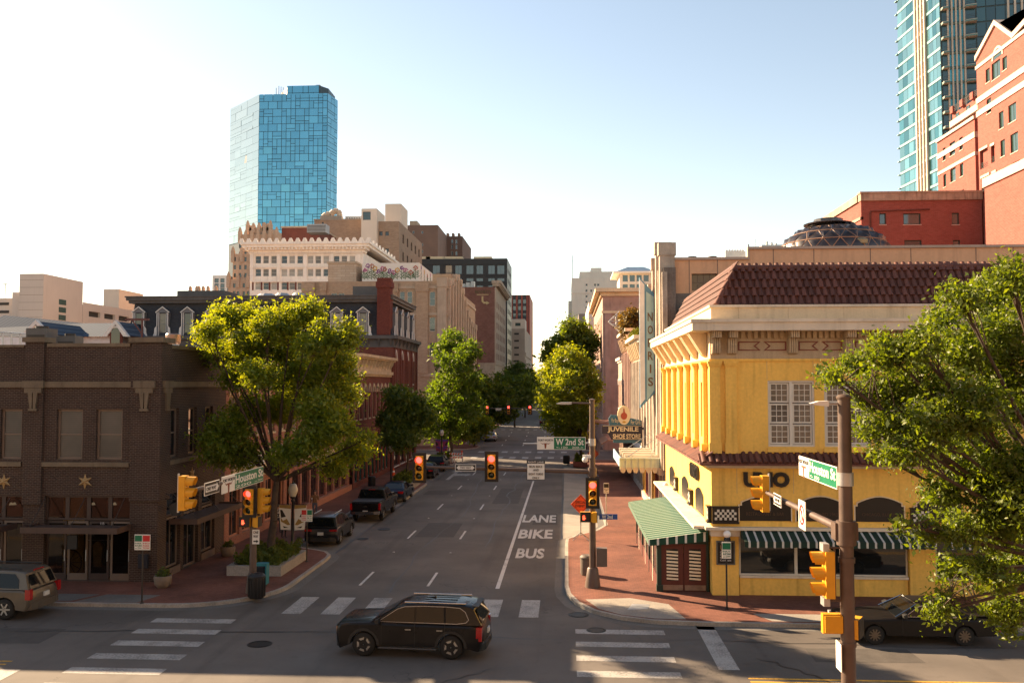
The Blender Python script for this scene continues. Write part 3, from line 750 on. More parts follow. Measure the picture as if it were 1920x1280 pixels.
# ================================================================== mansard building
M_slate = brickmat('slate_shingle', (.045, .047, .055), (.058, .06, .068), (.03, .03, .034), .28, .16, .006, var=.2, bump=.4)
M_grycor = pm('grey_cornice_paint', (.085, .078, .075), .7, .18, 1, streak=.25)
M_dorm = pm('dormer_grey_paint', (.135, .13, .135), .6, .12, 2)
M_wtrim = pm('white_trim', (.62, .58, .53), .6, .12, 2)
YB, XB, YB2 = 91.3, -17.6, 106.0
lb = at(232, 630, YB).x
z0, z1, z2, z3 = at(600, 651, YB).z, at(600, 629, YB).z, at(600, 566, YB).z, at(600, 553, YB).z
bb = thing('mansard_building', 'Victorian red brick building with a dark slate mansard roof and gabled dormers', 'building', ((lb + XB) / 2, YB, .15))
b = MB(); b.quad((lb, YB, .15), (XB, YB, .15), (XB, YB, z0), (lb, YB, z0)); b.quad((lb, YB2, .15), (lb, YB, .15), (lb, YB, z0), (lb, YB2, z0)); b.quad((XB, YB2, .15), (lb, YB2, .15), (lb, YB2, z0), (XB, YB2, z0)); b.build('wall', M_redbk, bb)
ops = [(92.3 + 3.45 * i, 93.3 + 3.45 * i, 8.9, 11.5) for i in range(4)] + [(92.3 + 3.45 * i, 93.3 + 3.45 * i, 5.0, 7.4) for i in range(4)] + [(92.2 + 3.5 * i, 94.8 + 3.5 * i, .5, 3.6) for i in range(4)]
b = MB(FL(XB)); wall(b, YB, YB2, .15, z0, ops, .3); b.build('wall', M_redbk, bb)
for i, p in enumerate(ops):
 window(bb, FL(XB), *p, d=.22, nz=2, fw=.09, frame=M_wtrim if i < 8 else M_dark, glass=M_glass, sill=M_wtrim)
 if i < 8: arched_head(bb, FL(XB), p[0], p[1], p[3], M_wtrim, .14, True)
for i in range(5):
 u = 91.9 + 3.45 * i
 b = MB(FL(XB)); b.box(u - .25, u + .25, -.12, .02, 4.2, z0); b.build('pilaster', M_redbk, bb)
# lower cornice
o = .55
b = MB(); b.box(lb - .1, XB + .1, YB - .12, YB, z0, z1 - .35); b.box(lb - .1, XB + o, YB - o, YB, z1 - .35, z1); b.box(XB, XB + .12, YB, YB2, z0, z1 - .35); b.box(XB, XB + o, YB, YB2, z1 - .35, z1); b.build('cornice', M_grycor, bb)
for i in range(24):
 x = lb + .6 + (XB - lb - .8) * i / 23
 if at(660, 640, YB).x < x or i < 4:
  b = MB(); b.prism([(YB - .12, z0 + .1), (YB - .12, z1 - .35), (YB - .48, z1 - .35), (YB - .4, z1 - .6)], x - .1, x + .1, 'x'); b.build('bracket', M_grycor, bb)
for i in range(7):
 y = YB + .6 + 2.2 * i
 b = MB(); b.prism([(XB + .12, z0 + .1), (XB + .12, z1 - .35), (XB + .5, z1 - .35), (XB + .42, z1 - .6)], y - .1, y + .1, 'y'); b.build('bracket', M_grycor, bb)
# mansard slopes (slightly flared)
lean = .75
b = MB()
prof = [(0, z1), (lean * .5, z1 + (z2 - z1) * .3), (lean * .85, z1 + (z2 - z1) * .65), (lean, z2)]
for (d0, a), (d1, c) in zip(prof, prof[1:]):
 b.quad((lb + d0, YB + d0, a), (XB - d0, YB + d0, a), (XB - d1, YB + d1, c), (lb + d1, YB + d1, c))
 b.quad((XB - d0, YB + d0, a), (XB - d0, YB2 - d0, a), (XB - d1, YB2 - d1, c), (XB - d1, YB + d1, c))
 b.quad((lb + d0, YB2 - d0, a), (lb + d0, YB + d0, a), (lb + d1, YB + d1, c), (lb + d1, YB2 - d1, c))
 b.quad((XB - d0, YB2 - d0, a), (lb + d0, YB2 - d0, a), (lb + d1, YB2 - d1, c), (XB - d1, YB2 - d1, c))
b.build('mansard_roof', M_slate, bb)
b = MB(); b.box(lb + .3, XB - .3, YB + .3, YB2 - .3, z2, z2 + .28); b.box(lb + .1, XB - .1, YB + .1, YB2 - .1, z2 + .28, z3 - .12); b.box(lb, XB, YB, YB2, z3 - .12, z3); b.build('top_cornice', M_grycor, bb)
def dormer(M, u, zb_, zt_, wd):
 r = wd / 2
 b = MB(M); ze = zt_ - .55
 b.box(u - r, u - r + .18, .0, 1.0, zb_, ze); b.box(u + r - .18, u + r, .0, 1.0, zb_, ze)
 b.prism([(u - r - .08, ze), (u + r + .08, ze), (u, zt_)], -.02, 1.0, 'y')
 b.box(u - r + .18, u + r - .18, .1, .16, zb_, zb_ + .12)
 o = b.build('dormer', M_dorm, bb)
 b = MB(M)
 for s in (-1, 1):
  b.prism([(u + s * (r + .14), ze - .03), (u + s * (r + .14), ze + .07), (u, zt_ + .09), (u, zt_ - .02)], -.08, .02, 'y')
  b.box(u + s * (r + .02), u + s * (r - .05), -.05, .0, zb_ + 1.0, ze)
  b.prism([(u + s * r, zb_), (u + s * (r + .38), zb_), (u + s * (r + .26), zb_ + .3), (u + s * (r + .22), zb_ + .8), (u + s * r, zb_ + 1.05)], -.04, .06, 'y')
  b.box(u + s * (r - .18), u + s * (r - .21), -.01, .1, zb_, ze)
 b.build('trim', M_wtrim, o)
 W_ = wd - .44
 window(bb, M, u - W_ / 2, u + W_ / 2, zb_ + .12, ze - .05, d=.16, nz=2, fw=.05, frame=M_dorm, glass=[M_glass, M_blind, M_blindd][int(u * 7) % 3], bar=.05)
for px in (259.5, 304.5, 351, 397, 443, 489, 535, 583, 631, 680.5):
 dormer(FR(YB), at(px, 600, YB).x, z1 + .02, at(px, 576, YB).z, 1.18)
for i in range(4): dormer(FL(XB), 93.0 + 3.5 * i, z1 + .02, at(300, 576, YB).z, 1.18)
r_x0, r_x1 = at(707.5, 560, YB).x, at(732.5, 560, YB).x
ch_t = at(720, 521, YB).z
b = MB(); b.box(r_x0, r_x1, YB - .15, YB + 1.1, z1 + .05, ch_t - 1.0); b.box(r_x0 - .12, r_x1 + .12, YB - .27, YB + 1.2, ch_t - 1.0, ch_t - .4); b.box(r_x0 - .02, r_x1 + .02, YB - .17, YB + 1.1, ch_t - .4, ch_t)
b.build('chimney', brickmat('deep_red_brick', (.15, .035, .024), (.19, .05, .034), (.13, .05, .04), .22, .075, .01), bb)
for px, wq, hq in ((530, 1.6, .6), (560, 1.4, .6), (500, 2.0, .55)):
 p = at(px, 552, YB + 4); b = MB(); b.lathe([(wq * .6, 0), (wq * .6, hq * .4), (wq * .35, hq), (.02, hq)], (p.x, YB + 4, z3), 12, smooth=False); b.build('roof_vent', M_galv, bb)
b = MB(); p = at(390, 548, YB + 6); b.box(p.x - 2.6, p.x + 2.6, YB + 4, YB + 8, z3, z3 + .95); b.build('roof_screen', M_grycor, bb)
p = at(700, 548, YB + 3)
b = MB(); b.box(p.x - 2.2, p.x + .5, YB + 3, YB + 5, z3, z3 + 1.2); b.build('roof_unit', M_ductgrey, bb)
# ================================================================== yellow stucco corner restaurant
M_ylw = pm('yellow_stucco', (.88, .54, .115), .85, .12, .35, fine=.10, bump=.3, streak=.28)
M_crm = pm('cream_stucco', (.74, .57, .36), .85, .12, .6, fine=.08, streak=.2)
M_tan = pm('tan_frieze', (.48, .37, .24), .85, .16, .8, fine=.12, streak=.3)
M_crmw = pm('cream_flashing', (.66, .57, .44), .7, .14, .8, streak=.25)
M_terr = pm('terracotta_tile', (.165, .062, .043), .75, .22, 1.5, fine=.15, island=.38)
M_redt = pm('red_brown_trim', (.18, .045, .03), .6, .1, 2)
M_winfr = pm('window_white_frame', (.62, .58, .50), .6, .08, 2)
YP, XP, YP2, XPR = 38.7, 6.06, 56.3, 34.0
zP = lambda py: at(1450, py, YP).z
xP = lambda px: at(px, 850, YP).x
yb = thing('yellow_building', 'yellow stucco corner restaurant with red tile roof and striped awnings', 'building', (18, YP, .15))
z_sk0, z_sk1, z_fr0, z_fr1 = zP(868), zP(850), zP(676), zP(621)
z_ledge = zP(988)
# --- upper wall, front, with three-sash windows
units = [(1441, 1529), (1547, 1635), (1653, 1741), (1759, 1847)]
zwt, zwb = zP(713), zP(837)
ops = [(xP(a), xP(c), zwb, zwt) for a, c in units]
b = MB(FR(YP)); wall(b, XP, XPR, z_sk0 - .05, z_fr0, ops, .22); b.build('wall', M_ylw, yb)
b = MB(FR(YP)); wall(b, XP, XPR, z_ledge, z_sk0 - .05); b.build('wall', M_ylw, yb)
for (u0, u1, a, c) in ops:
 b = MB(FR(YP)); b.box(u0, u1, .05, .2, a, a + .08); b.box(u0, u1, .05, .2, c - .08, c); b.box(u0, u0 + .08, .05, .2, a + .08, c - .08); b.box(u1 - .08, u1, .05, .2, a + .08, c - .08)
 uc = (u0 + u1) / 2
 b.box(uc - .06, uc + .06, .05, .2, a + .08, c - .08)
 b.build('window_surround', M_winfr, yb)
 hh = (c - a - .16) / 3
 for s, (p, q) in enumerate(((u0 + .09, uc - .07), (uc + .07, u1 - .09))):
  for k in range(3):
   window(yb, FR(YP), p, q, a + .08 + hh * k + .02, a + .08 + hh * (k + 1) - .02, d=.19, nx=3, nz=3, fw=.07, frame=M_winfr, glass=pm('pane_dim_blind', (.13, .115, .10), .22, .15, 1.2, coat=.8, island=.25), bar=.028)
 b = MB(FR(YP)); b.box(u0 - .05, u1 + .05, -.1, .04, a - .22, a - .06); b.build('sill', M_ylw, yb)
# panel joints in the stucco
for px in (1440, 1527, 1547, 1635):
 b = MB(FR(YP)); b.box(xP(px) - .008, xP(px) + .008, -.004, .01, zwt + .05, z_fr0); b.build('joint', M_tan, yb)
for px in (1381, 1487, 1597):
 b = MB(FR(YP)); b.box(xP(px) - .008, xP(px) + .008, -.004, .01, zP(925), z_sk0 - .12); b.build('joint', M_tan, yb)
# corner pilasters
for a, c in ((1331, 1351), (1361, 1382)):
 b = MB(FR(YP)); b.box(xP(a), xP(c), -.1, .02, z_sk1 + .1, z_fr0 - .05); b.box(xP(a) - .04, xP(c) + .04, -.13, .02, z_sk1, z_sk1 + .45)
 b.box(xP(a) - .05, xP(c) + .05, -.15, .02, z_fr0 - .22, z_fr0 - .12); b.box(xP(a) - .08, xP(c) + .08, -.18, .02, z_fr0 - .12, z_fr0 - .02); b.build('pilaster', M_ylw, yb)
b = MB(); b.box(XP - .06, XPR, YP - .06, YP + .05, z_fr0 - .02, z_fr0 + .08); b.box(XP - .06, XP + .05, YP + .05, YP2, z_fr0 - .02, z_fr0 + .08); b.build('moulding', M_ylw, yb)
# --- frieze, brackets, dentils, painted panels
b = MB(); b.quad((XP, YP, z_fr0), (XPR, YP, z_fr0), (XPR, YP, z_fr1 + .1), (XP, YP, z_fr1 + .1)); b.build('frieze', M_tan, yb)
b = MB(); b.quad((XP, YP2, z_fr0), (XP, YP, z_fr0), (XP, YP, z_fr1 + .1), (XP, YP2, z_fr1 + .1)); b.build('frieze', M_crm, yb)
OV = .85
b = MB(); b.box(XP - OV, XPR, YP - OV, YP + .2, z_fr1, zP(606)); b.box(XP - OV - .06, XPR, YP - OV - .06, YP + .2, zP(606), zP(600)); b.box(XP - OV, XP + .2, YP + .2, YP2 + .2, z_fr1, zP(606)); b.box(XP - OV - .06, XP + .2, YP + .2, YP2 + .2, zP(606), zP(600)); b.build('cornice', M_crmw, yb)
zpar = zP(571)
b = MB(); b.box(XP + .05, XPR, YP + .02, YP + .3, zP(600), zpar - .1); b.box(XP + .05, XP + .3, YP + .3, YP2, zP(600), zpar - .1); b.build('parapet', M_crm, yb)
b = MB(); b.box(XP - .02, XPR, YP - .05, YP + .36, zpar - .1, zpar); b.box(XP - .02, XP + .36, YP + .36, YP2, zpar - .1, zpar); b.build('parapet_cap', M_crmw, yb)
for px in (1388, 1482, 1587, 1699, 1810):
 b = MB(FR(YP)); b.box(xP(px) - .006, xP(px) + .006, .014, .03, zP(599), zpar - .11); b.build('joint', M_tan, yb)
zq1, zq0 = z_fr1, zP(664)
def fbracket(M, u, wd=.36, k=1.0, mat=M_tan):
 b = MB(M); zz = zq1 - .30
 for i in range(4):
  a = u - wd / 2 + wd * i / 4 + .01; c = a + wd / 4 - .02
  b.prism([(-.02, zq0), (-.22, zq0 + .05), (-.30, zz - .3), (-.26, zz), (-.62, zz + .02), (-.62, zq1), (-.02, zq1)], a, c, 'x')
 b.box(u - wd / 2, u + wd / 2, -.18, -.0, zq0 + .03, zq1)
 b.build('bracket', mat, yb)
bxs = [xP(p) for p in (1343.5, 1373.5, 1488, 1593.5, 1711, 1738)]
for u in bxs: fbracket(FR(YP), u)
for a, c in ((1384, 1479), (1498, 1584), (1604, 1700)):
 u0, u1 = xP(a), xP(c)
 for i in range(7):
  u = u0 + .1 + (u1 - u0 - .2) * (i + .5) / 7
  b = MB(FR(YP)); b.box(u - .075, u + .075, -.12, .0, zP(634), z_fr1); b.build('dentil', M_tan, yb)
 zt_, zb_ = zP(640), zP(657); um = (u0 + u1) / 2; g_ = .04; t_ = .05
 def panel(pts):
  b = MB(FR(YP)); n = len(pts); cx = sum(p[0] for p in pts) / n; cz = sum(p[1] for p in pts) / n
  q = inset(pts, t_)
  for i in range(n):
   j = (i + 1) % n
   b.prism([pts[i], pts[j], q[j], q[i]], -.03, .005, 'y')
  b.build('painted_panel', M_redt, yb)
 hm = (zt_ + zb_) / 2
 panel([(u0 + .05, zb_), (um - .06, zb_), (um - .28, hm), (um - .06, zt_), (u0 + .05, zt_)])
 panel([(um + .06, zb_), (u1 - .05, zb_), (u1 - .05, zt_), (um + .06, zt_), (um + .28, hm)])
# side cornice brackets: large wedge corbels
yS = [YP + .9 + 2.75 * i for i in range(7)]
for y in yS:
 for k in (0, 1):
  b = MB(); b.prism([(XP - .02, zq0 - .1), (XP - .2, zq0), (XP - .8, zq1), (XP - .02, zq1)], y + k * .42 - .1, y + k * .42 + .1, 'y'); b.build('bracket', M_crm, yb)
# --- side upper wall: tall recessed windows between slim columns
sops = [(-(y + 2.05), -(y + 1.05), z_sk1 + .55, z_fr0 - .9) for y in [YP + .75 + 2.75 * i for i in range(6)]]
facade(yb, FT(XP), -YP2, -YP, z_sk0 - .05, z_fr0, sops, M_ylw, M_winfr, M_blindd, d=.3, nx=2, nz=3, fw=.08)
for i in range(7):
 y = YP + .9 + 2.75 * i - (.1 if i == 6 else 0)
 b = MB(); b.lathe([(.17, z_sk1 + .35), (.14, z_sk1 + .6), (.125, z_fr0 - .35), (.17, z_fr0 - .25), (.2, z_fr0 - .12)], (XP - .08, y, 0), 12); b.box(XP - .3, XP, y - .24, y + .24, z_sk1 + .02, z_sk1 + .35); b.box(XP - .32, XP, y - .26, y + .26, z_fr0 - .12, z_fr0 - .02)
 b.build('column', M_ylw, yb)
# --- tile roof: pan of curved tiles laid singly on the front slope
zr0, zr1 = zP(571) + .02, at(1500, 501, YP + 1.25).z
yr0, yr1 = YP + .34, YP + 1.25
sl = math.atan2(zr1 - zr0, yr1 - yr0); slen = math.hypot(zr1 - zr0, yr1 - yr0)
b = MB(); b.quad((XP + .34, yr0, zr0 - .03), (XPR, yr0, zr0 - .03), (XPR, yr1, zr1 - .03), (XP + 1.25, yr1, zr1 - .03))
b.quad((XP + .34, YP2, zr0 - .03), (XP + .34, yr0, zr0 - .03), (XP + 1.25, yr1, zr1 - .03), (XP + 1.25, YP2, zr1 - .03))
b.quad((XP + 1.25, yr1, zr1 - .05), (XPR, yr1, zr1 - .05), (XPR, YP2, zr1 - .05), (XP + 1.25, YP2, zr1 - .05))
b.quad((XPR, yr0, .15), (XPR, YP2, .15), (XPR, YP2, zr1), (XPR, yr0, zr1)); b.quad((XPR, YP2, .15), (XP, YP2, .15), (XP, YP2, z_fr1), (XPR, YP2, z_fr1))
rf = b.build('roof', M_terr, yb)
TW, TL = .30, slen / 4.6
def tilemesh(tl):
 b = MB(); n = 6; vs = []
 for v, k in ((0, 1.0), (tl * 1.12, .86)):
  lift = .055 if v == 0 else .0
  for i in range(n + 1):
   t = math.pi * i / n
   vs.append((-.105 * k * math.cos(t), v, lift + .085 * k * math.sin(t)))
 b.add(vs, [(i, i + 1, i + 2 + n, i + 1 + n) for i in range(n)], True)
 b.add([vs[i] for i in range(n + 1)], [tuple(range(n, -1, -1))])
 return b.mesh('tile', M_terr)
tm = tilemesh(TL)
def tilerow(root, T, ncol, nrow, tw, tl, hip=0.0, stuff=None, xmax=1e9):
 for j in range(nrow):
  for i in range(ncol):
   u = tw * (i + .5) + hip * (j + .5) / nrow
   if u > xmax: continue
   jit = Matrix.Translation((u + rnd.uniform(-.006, .006), j * tl + rnd.uniform(-.012, .012), 0)) @ Matrix.Rotation(rnd.uniform(-.03, .03), 4, 'Z')
   link('tile', tm, root, T @ jit)
Tf = Matrix.Translation((XP + .36, yr0, zr0 - .01)) @ Matrix.Rotation(sl, 4, 'X')
ncol = int((at(1770, 530, YP).x - XP) / TW)
tilerow(rf, Tf, ncol, 5, TW, TL, hip=.9)
def joined_tiles(name, T, ncol, nrow, tw, tl, hip, parent):
 b = MB(); n = 5
 for j in range(nrow):
  for i in range(ncol):
   u = tw * (i + .5) + hip * (j + .5) / nrow; vs = []
   for v, k in ((0, 1.0), (tl * 1.1, .86)):
    for q in range(n + 1):
     t = math.pi * q / n
     vs.append(tuple(T @ Vector((u - .105 * k * math.cos(t), j * tl + v, (.05 if v == 0 else 0) + .085 * k * math.sin(t)))))
   b.add(vs, [(q, q + 1, q + 2 + n, q + 1 + n) for q in range(n)], True)
   b.add(vs[:n + 1], [tuple(range(n, -1, -1))])
 return tag(b.build(name, M_terr, parent), kind='stuff')
joined_tiles('small_tiles', Tf @ Matrix.Translation((ncol * TW, 0, 0)), int((XPR - XP - ncol * TW) / TW) - 1, 5, TW, TL, 0, rf)
Ts = Matrix.Translation((XP + .34, YP2 - .3, zr0 - .01)) @ Matrix.Rotation(R(-90), 4, 'Z') @ Matrix.Rotation(sl, 4, 'X')
joined_tiles('small_tiles', Ts, int((YP2 - YP - .7) / TW), 5, TW, TL, -.0, rf)
# ridge and hip caps
for i in range(24):
 x = XP + 1.2 + .52 * i; b = MB(); b.cyl((x, yr1, zr1 - .02), (x + .56, yr1, zr1 + .005), .13, .11, n=9); b.build('ridge_tile', M_terr, rf)
hp0, hp1 = Vector((XP + .34, yr0, zr0)), Vector((XP + 1.25, yr1, zr1))
for i in range(5):
 b = MB(); b.cyl(hp0.lerp(hp1, i / 5), hp0.lerp(hp1, (i + 1.1) / 5), .14, .11, n=9); b.build('hip_tile', M_terr, rf)
for i in range(34):
 y = yr1 + .52 * i
 if y < YP2 - .3: b = MB(); b.cyl((XP + 1.25, y + .5, zr1), (XP + 1.25, y, zr1 + .005), .12, .11, n=7); b.build('ridge_tile', M_terr, rf)
# --- tile skirt over the ground floor
b = MB(); b.prism([(YP, z_sk1), (YP - .55, z_sk0), (YP - .55, z_sk0 - .06), (YP, z_sk0 - .06)], XP - .55, XPR, 'x'); b.prism([(XP, z_sk1), (XP - .55, z_sk0), (XP - .55, z_sk0 - .06), (XP, z_sk0 - .06)], YP, YP2, 'y'); sk = b.build('tile_skirt', M_terr, yb)
sls = math.atan2(z_sk1 - z_sk0, .55); ls = math.hypot(z_sk1 - z_sk0, .55)
tm = tilemesh(ls)
Tk = Matrix.Translation((XP - .5, YP - .55, z_sk0 + .01)) @ Matrix.Rotation(sls, 4, 'X')
tilerow(sk, Tk, 50, 1, .28, ls)
Tk = Matrix.Translation((XP - .55, YP2, z_sk0 + .01)) @ Matrix.Rotation(R(-90), 4, 'Z') @ Matrix.Rotation(sls, 4, 'X')
tilerow(sk, Tk, int((YP2 - YP + .5) / .28), 1, .28, ls)
b = MB(); b.box(XP - .12, XPR, YP - .12, YP, z_sk0 - .2, z_sk0 - .06); b.box(XP - .12, XP, YP, YP2, z_sk0 - .2, z_sk0 - .06); b.build('moulding', M_crmw, yb)
# --- ground floor front
M_gpan = pm('black_sign_panel', (.012, .011, .010), .35, .1, 3)
M_gold = pm('faded_gold_lettering', (.075, .040, .022), .6, .1, 3)
words = ['RESTAURANT & BAR', 'ESTABLISHED 1943', 'CHICAGO, ILLINOIS', None]
for k, (a, c) in enumerate(((1385, 1481), (1491, 1581), (1601, 1692), (1712, 1800))):
 u0, u1, zt_, zb_ = xP(a), xP(c), zP(930), zP(976)
 b = MB(FR(YP)); n = 10; pts = [(u0, zb_), (u1, zb_), (u1, zt_ - .38), (u1 - .1, zt_ - .38), (u1 - .1, zt_ - .25)]
 pts += [(u1 - .1 - (u1 - u0 - .2) * i / n, zt_ - .25 + .25 * math.sin(math.pi * i / n)) for i in range(1, n)] + [(u0 + .1, zt_ - .25), (u0 + .1, zt_ - .38), (u0, zt_ - .38)]
 b.prism(pts, -.03, .01, 'y'); o = b.build('sign_panel', M_gpan, yb)
 b = MB(FR(YP)); q = inset(pts, -.045)
 for i in range(1, len(pts)):
  j = (i + 1) % len(pts)
  b.prism([pts[i], pts[j], q[j], q[i]], -.07, .01, 'y')
 b.build('moulding', M_crm, o)
 if words[k]: text(o, words[k], FR(YP), u0 + .28, u1 - .28, zb_ + .22, zb_ + .36, -.034, M_gold)
# restaurant sign letters: heavy slab letters with an outline
M_sgn = pm('black_sign_letters', (.03, .026, .022), .45, .1, 4)
M_sgo = pm('sign_letter_face', (.012, .010, .009), .4, 0)
def uno(M, u0, u1, z0, z1, v):
 me = text(yb, 'UNO', M, u0, u1, z0, z1, v, M_sgn, 'sign_letters', bold=.06, thick=.08)
 text(yb, 'UNO', M, u0 + .05, u1 - .05, z0 + .06, z1 - .06, v - .07, M_sgo, 'sign_letters', bold=.01, thick=.02)
uno(FR(YP), xP(1393), xP(1479), zP(913), zP(884), -.06)
uno(FT(XP), -44.6, -42.0, z_sk0 - 1.15, z_sk0 - .45, -.06)
b = MB(); b.box(XP - .3, XPR, YP - .28, YP + .05, z_ledge - .1, z_ledge + .02); b.box(XP - .75, XP, YP + .05, YP2, z_ledge - .1, z_ledge + .02); b.build('ledge', M_crmw, yb)
# checkered panels: single squares on a black board
M_chk = pm('checker_white', (.62, .57, .47), .6, .1, 3)
def checker(M, u0, u1, z0, z1, nc, nr):
 b = MB(M); b.box(u0, u1, -.14, .0, z0, z1); b.box(u0 - .03, u1 + .03, -.2, 0, z0 - .07, z0); b.box(u0 - .03, u1 + .03, -.2, 0, z1, z1 + .05); o = b.build('checkered_panel', M_gpan, yb)
 m = .08; cu, cz = (u1 - u0 - 2 * m) / nc, (z1 - z0 - 2 * m) / nr
 key = ('chk', round(cu, 2), round(cz, 2))
 if key not in WM: WM[key] = MB().box(0, cu, -.012, 0, 0, cz).mesh('checker_square', M_chk)
 for i in range(nc):
  for j in range(nr):
   if (i + j) % 2 == 0: link('checker_square', WM[key], o, M @ Matrix.Translation((u0 + m + i * cu, -.141, z0 + m + j * cz)))
checker(FR(YP), XP + .02, xP(1382), zP(978), zP(951), 9, 4)
checker(FR(YP), xP(1704), xP(1746), zP(978), zP(951), 7, 4)
checker(FT(XP), -YP - .45, -YP - .02, zP(978), zP(951), 3, 4)
for y in (44.2, 50.0): checker(FT(XP - .02), -y - .75, -y, zP(978), zP(951) + .02, 3, 4)
# arched dark panels along the side
for y in (40.9, 45.9, 51.6):
 n = 8; u0, u1 = -(y + 2.4), -y; z0_, z1_ = z_ledge + .12, z_ledge + 1.0
 b = MB(FT(XP)); pts = [(u0, z0_), (u1, z0_)] + [(u1 - (u1 - u0) * i / n, z1_ + .25 * math.sin(math.pi * i / n)) for i in range(n + 1)]
 b.prism(pts, -.04, .0, 'y'); b.build('sign_panel', M_gpan, yb)
b = MB(FT(XP)); wall(b, -YP2, -YP, .15, z_sk0 - .05, [(-YP - 15.5, -YP - 12.5, .5, 2.4)], .25); b.build('wall', M_ylw, yb)
window(yb, FT(XP), -YP - 15.5, -YP - 12.5, .5, 2.4, d=.2, nx=3, nz=1, frame=M_winfr, glass=M_glass)
# ground floor piers and windows
def pier(u0, u1):
 b = MB(FR(YP)); b.box(u0, u1, -.02, .4, .15, z_ledge - .38); b.build('pier', M_ylw, yb)
 b = MB(FR(YP)); b.box(u0 - .05, u1 + .05, -.1, .4, z_ledge - .38, z_ledge - .1); b.build('pier_capital', M_crmw, yb)
pier(XP, xP(1383)); pier(xP(1702), xP(1750)); pier(xP(2050), xP(2100))
wz0, wz1 = zP(1079), zP(1018) + .25
for a, c in ((1385, 1700), (1752, 2048)):
 u0, u1 = xP(a), xP(c)
 b = MB(FR(YP)); b.box(u0, u1, .1, .4, .15, wz0 - .1); b.build('bulkhead', M_ylw, yb)
 b = MB(FR(YP)); b.box(u0, u1, .02, .4, wz0 - .1, wz0); b.build('sill', M_crmw, yb)
 b = MB(FR(YP)); b.quad((u0, .3, wz1), (u1, .3, wz1), (u1, .3, z_ledge), (u0, .3, z_ledge)); b.build('wall', M_ylw, yb)
 for p, q in ((u0, u0 + (u1 - u0) * .34), (u0 + (u1 - u0) * .34, u1)):
  window(yb, FR(YP), p, q, wz0, wz1, d=.22, nx=1, nz=1, fw=.06, frame=M_winfr, glass=M_glass)
# striped awnings
def stripes(name, axis, per, duty, c1, c2, off=0.0):
 if name in MATS: return MATS[name]
 m, t = new(name)
 p = t.n('ShaderNodeSeparateXYZ'); t.l(t.pos(), p.inputs[0])
 f = t.math('LESS_THAN', t.math('FRACT', t.math('MULTIPLY', t.math('ADD', p.outputs[axis], off), 1 / per)), duty)
 t.l(t.mix(f, t.mix(t.ramp(t.noise(2, 3), .3, .7), c1, tuple(v * .75 for v in c1)), c2), t.bsdf.inputs['Base Color']); t.bsdf.inputs['Roughness'].default_value = .8
 return m
M_awn = stripes('green_awning_x', 0, .335, .26, (.003, .026, .014), (.52, .50, .45))
M_awn2 = stripes('green_awning_y', 1, .5, .2, (.003, .072, .036), (.28, .34, .28))
M_awnv = stripes('green_awning_valance', 0, .39, .24, (.004, .055, .028), (.62, .60, .54), .1)
for a, c in ((1386, 1735), (1752, 2040)):
 u0, u1 = xP(a), xP(c); zt_, zb_ = z_ledge - .1, zP(1012) + .1
 aw = thing('striped_awning', 'dark green awning with white stripes over the ' + ('restaurant window beside the corner pier' if a < 1500 else 'restaurant window behind the parked coupe'), 'awning', ((u0 + u1) / 2, YP, zb_))
 b = MB(); b.quad((u0, YP - 1.0, zb_), (u1, YP - 1.0, zb_), (u1, YP - .1, zt_), (u0, YP - .1, zt_)); b.build('top', M_awn, aw)
 b = MB(); b.quad((u0, YP - 1.0, zb_), (u0, YP - .1, zt_), (u0, YP - .1, zb_)); b.quad((u1, YP - 1.0, zb_), (u1, YP - .1, zb_), (u1, YP - .1, zt_)); b.build('end', MATS['green_awning_x'], aw)
 b = MB(); n = int((u1 - u0) / .335)
 for i in range(n):
  x = u0 + (u1 - u0) * i / n; d = (u1 - u0) / n
  b.quad((x, YP - 1.01, zb_), (x, YP - 1.01, zb_ - .22), (x + d * .5, YP - 1.01, zb_ - .25), (x + d, YP - 1.01, zb_ - .22), (x + d, YP - 1.01, zb_))
 b.build('valance', M_awn, aw)
# --- green vestibule with its striped roof
M_dkgr = pm('dark_green_paint', (.012, .035, .026), .5, .15, 2)
M_ddoor = pm('red_brown_door', (.10, .024, .016), .55, .15, 2)
ve = thing('entrance_vestibule', 'green entrance vestibule with a striped awning roof and red double doors', 'vestibule', (4.9, 39.3, .154))
vx0, vx1, vy0, vy1 = 3.83, 6.0, 39.25, 51.0
b = MB(); b.box(vx0, vx0 + .18, vy0, vy0 + .15, .154, 2.4); b.box(vx1 - .1, vx1, vy0, vy0 + .15, .154, 2.4); b.box(vx0 + .18, vx1 - .1, vy0, vy0 + .15, 2.15, 2.4); b.box(vx0 - .03, vx0 + .24, vy0 - .03, vy0 + .2, .154, .42); b.build('frame', M_dkgr, ve)
dx0, dx1 = vx0 + .18, vx1 - .1; dm = (dx0 + dx1) / 2
for a, c in ((dx0, dm - .01), (dm + .01, dx1)):
 o = door(ve, FR(vy0), a, c, .17, 2.15, .05, M_ddoor, glassmat('clear_dark_glass', (.02, .02, .018), .05), bottom=.42, fw=.22, handle=False)
 b = MB(FR(vy0)); b.box(a + .03, c - .03, .03, .05, .2, .42); b.build('kick_plate', pm('worn_metal', (.30, .22, .17), .45, .25, 5, metal=.6), o)
 n = 9; h0, h1 = .62, 1.9
 for i in range(n):
  z = h0 + (h1 - h0) * i / n
  b = MB(FR(vy0)); b.prism([(a + .225, z + .03), (c - .225, z), (c - .225, z + .075), (a + .225, z + .105)], .052, .069, 'y'); b.build('slat', pm('cream_sun_stripe', (.78, .68, .48), .6, .08, 3), o)  # no real slats; bars imitate sunlight stripes seen through the door glass
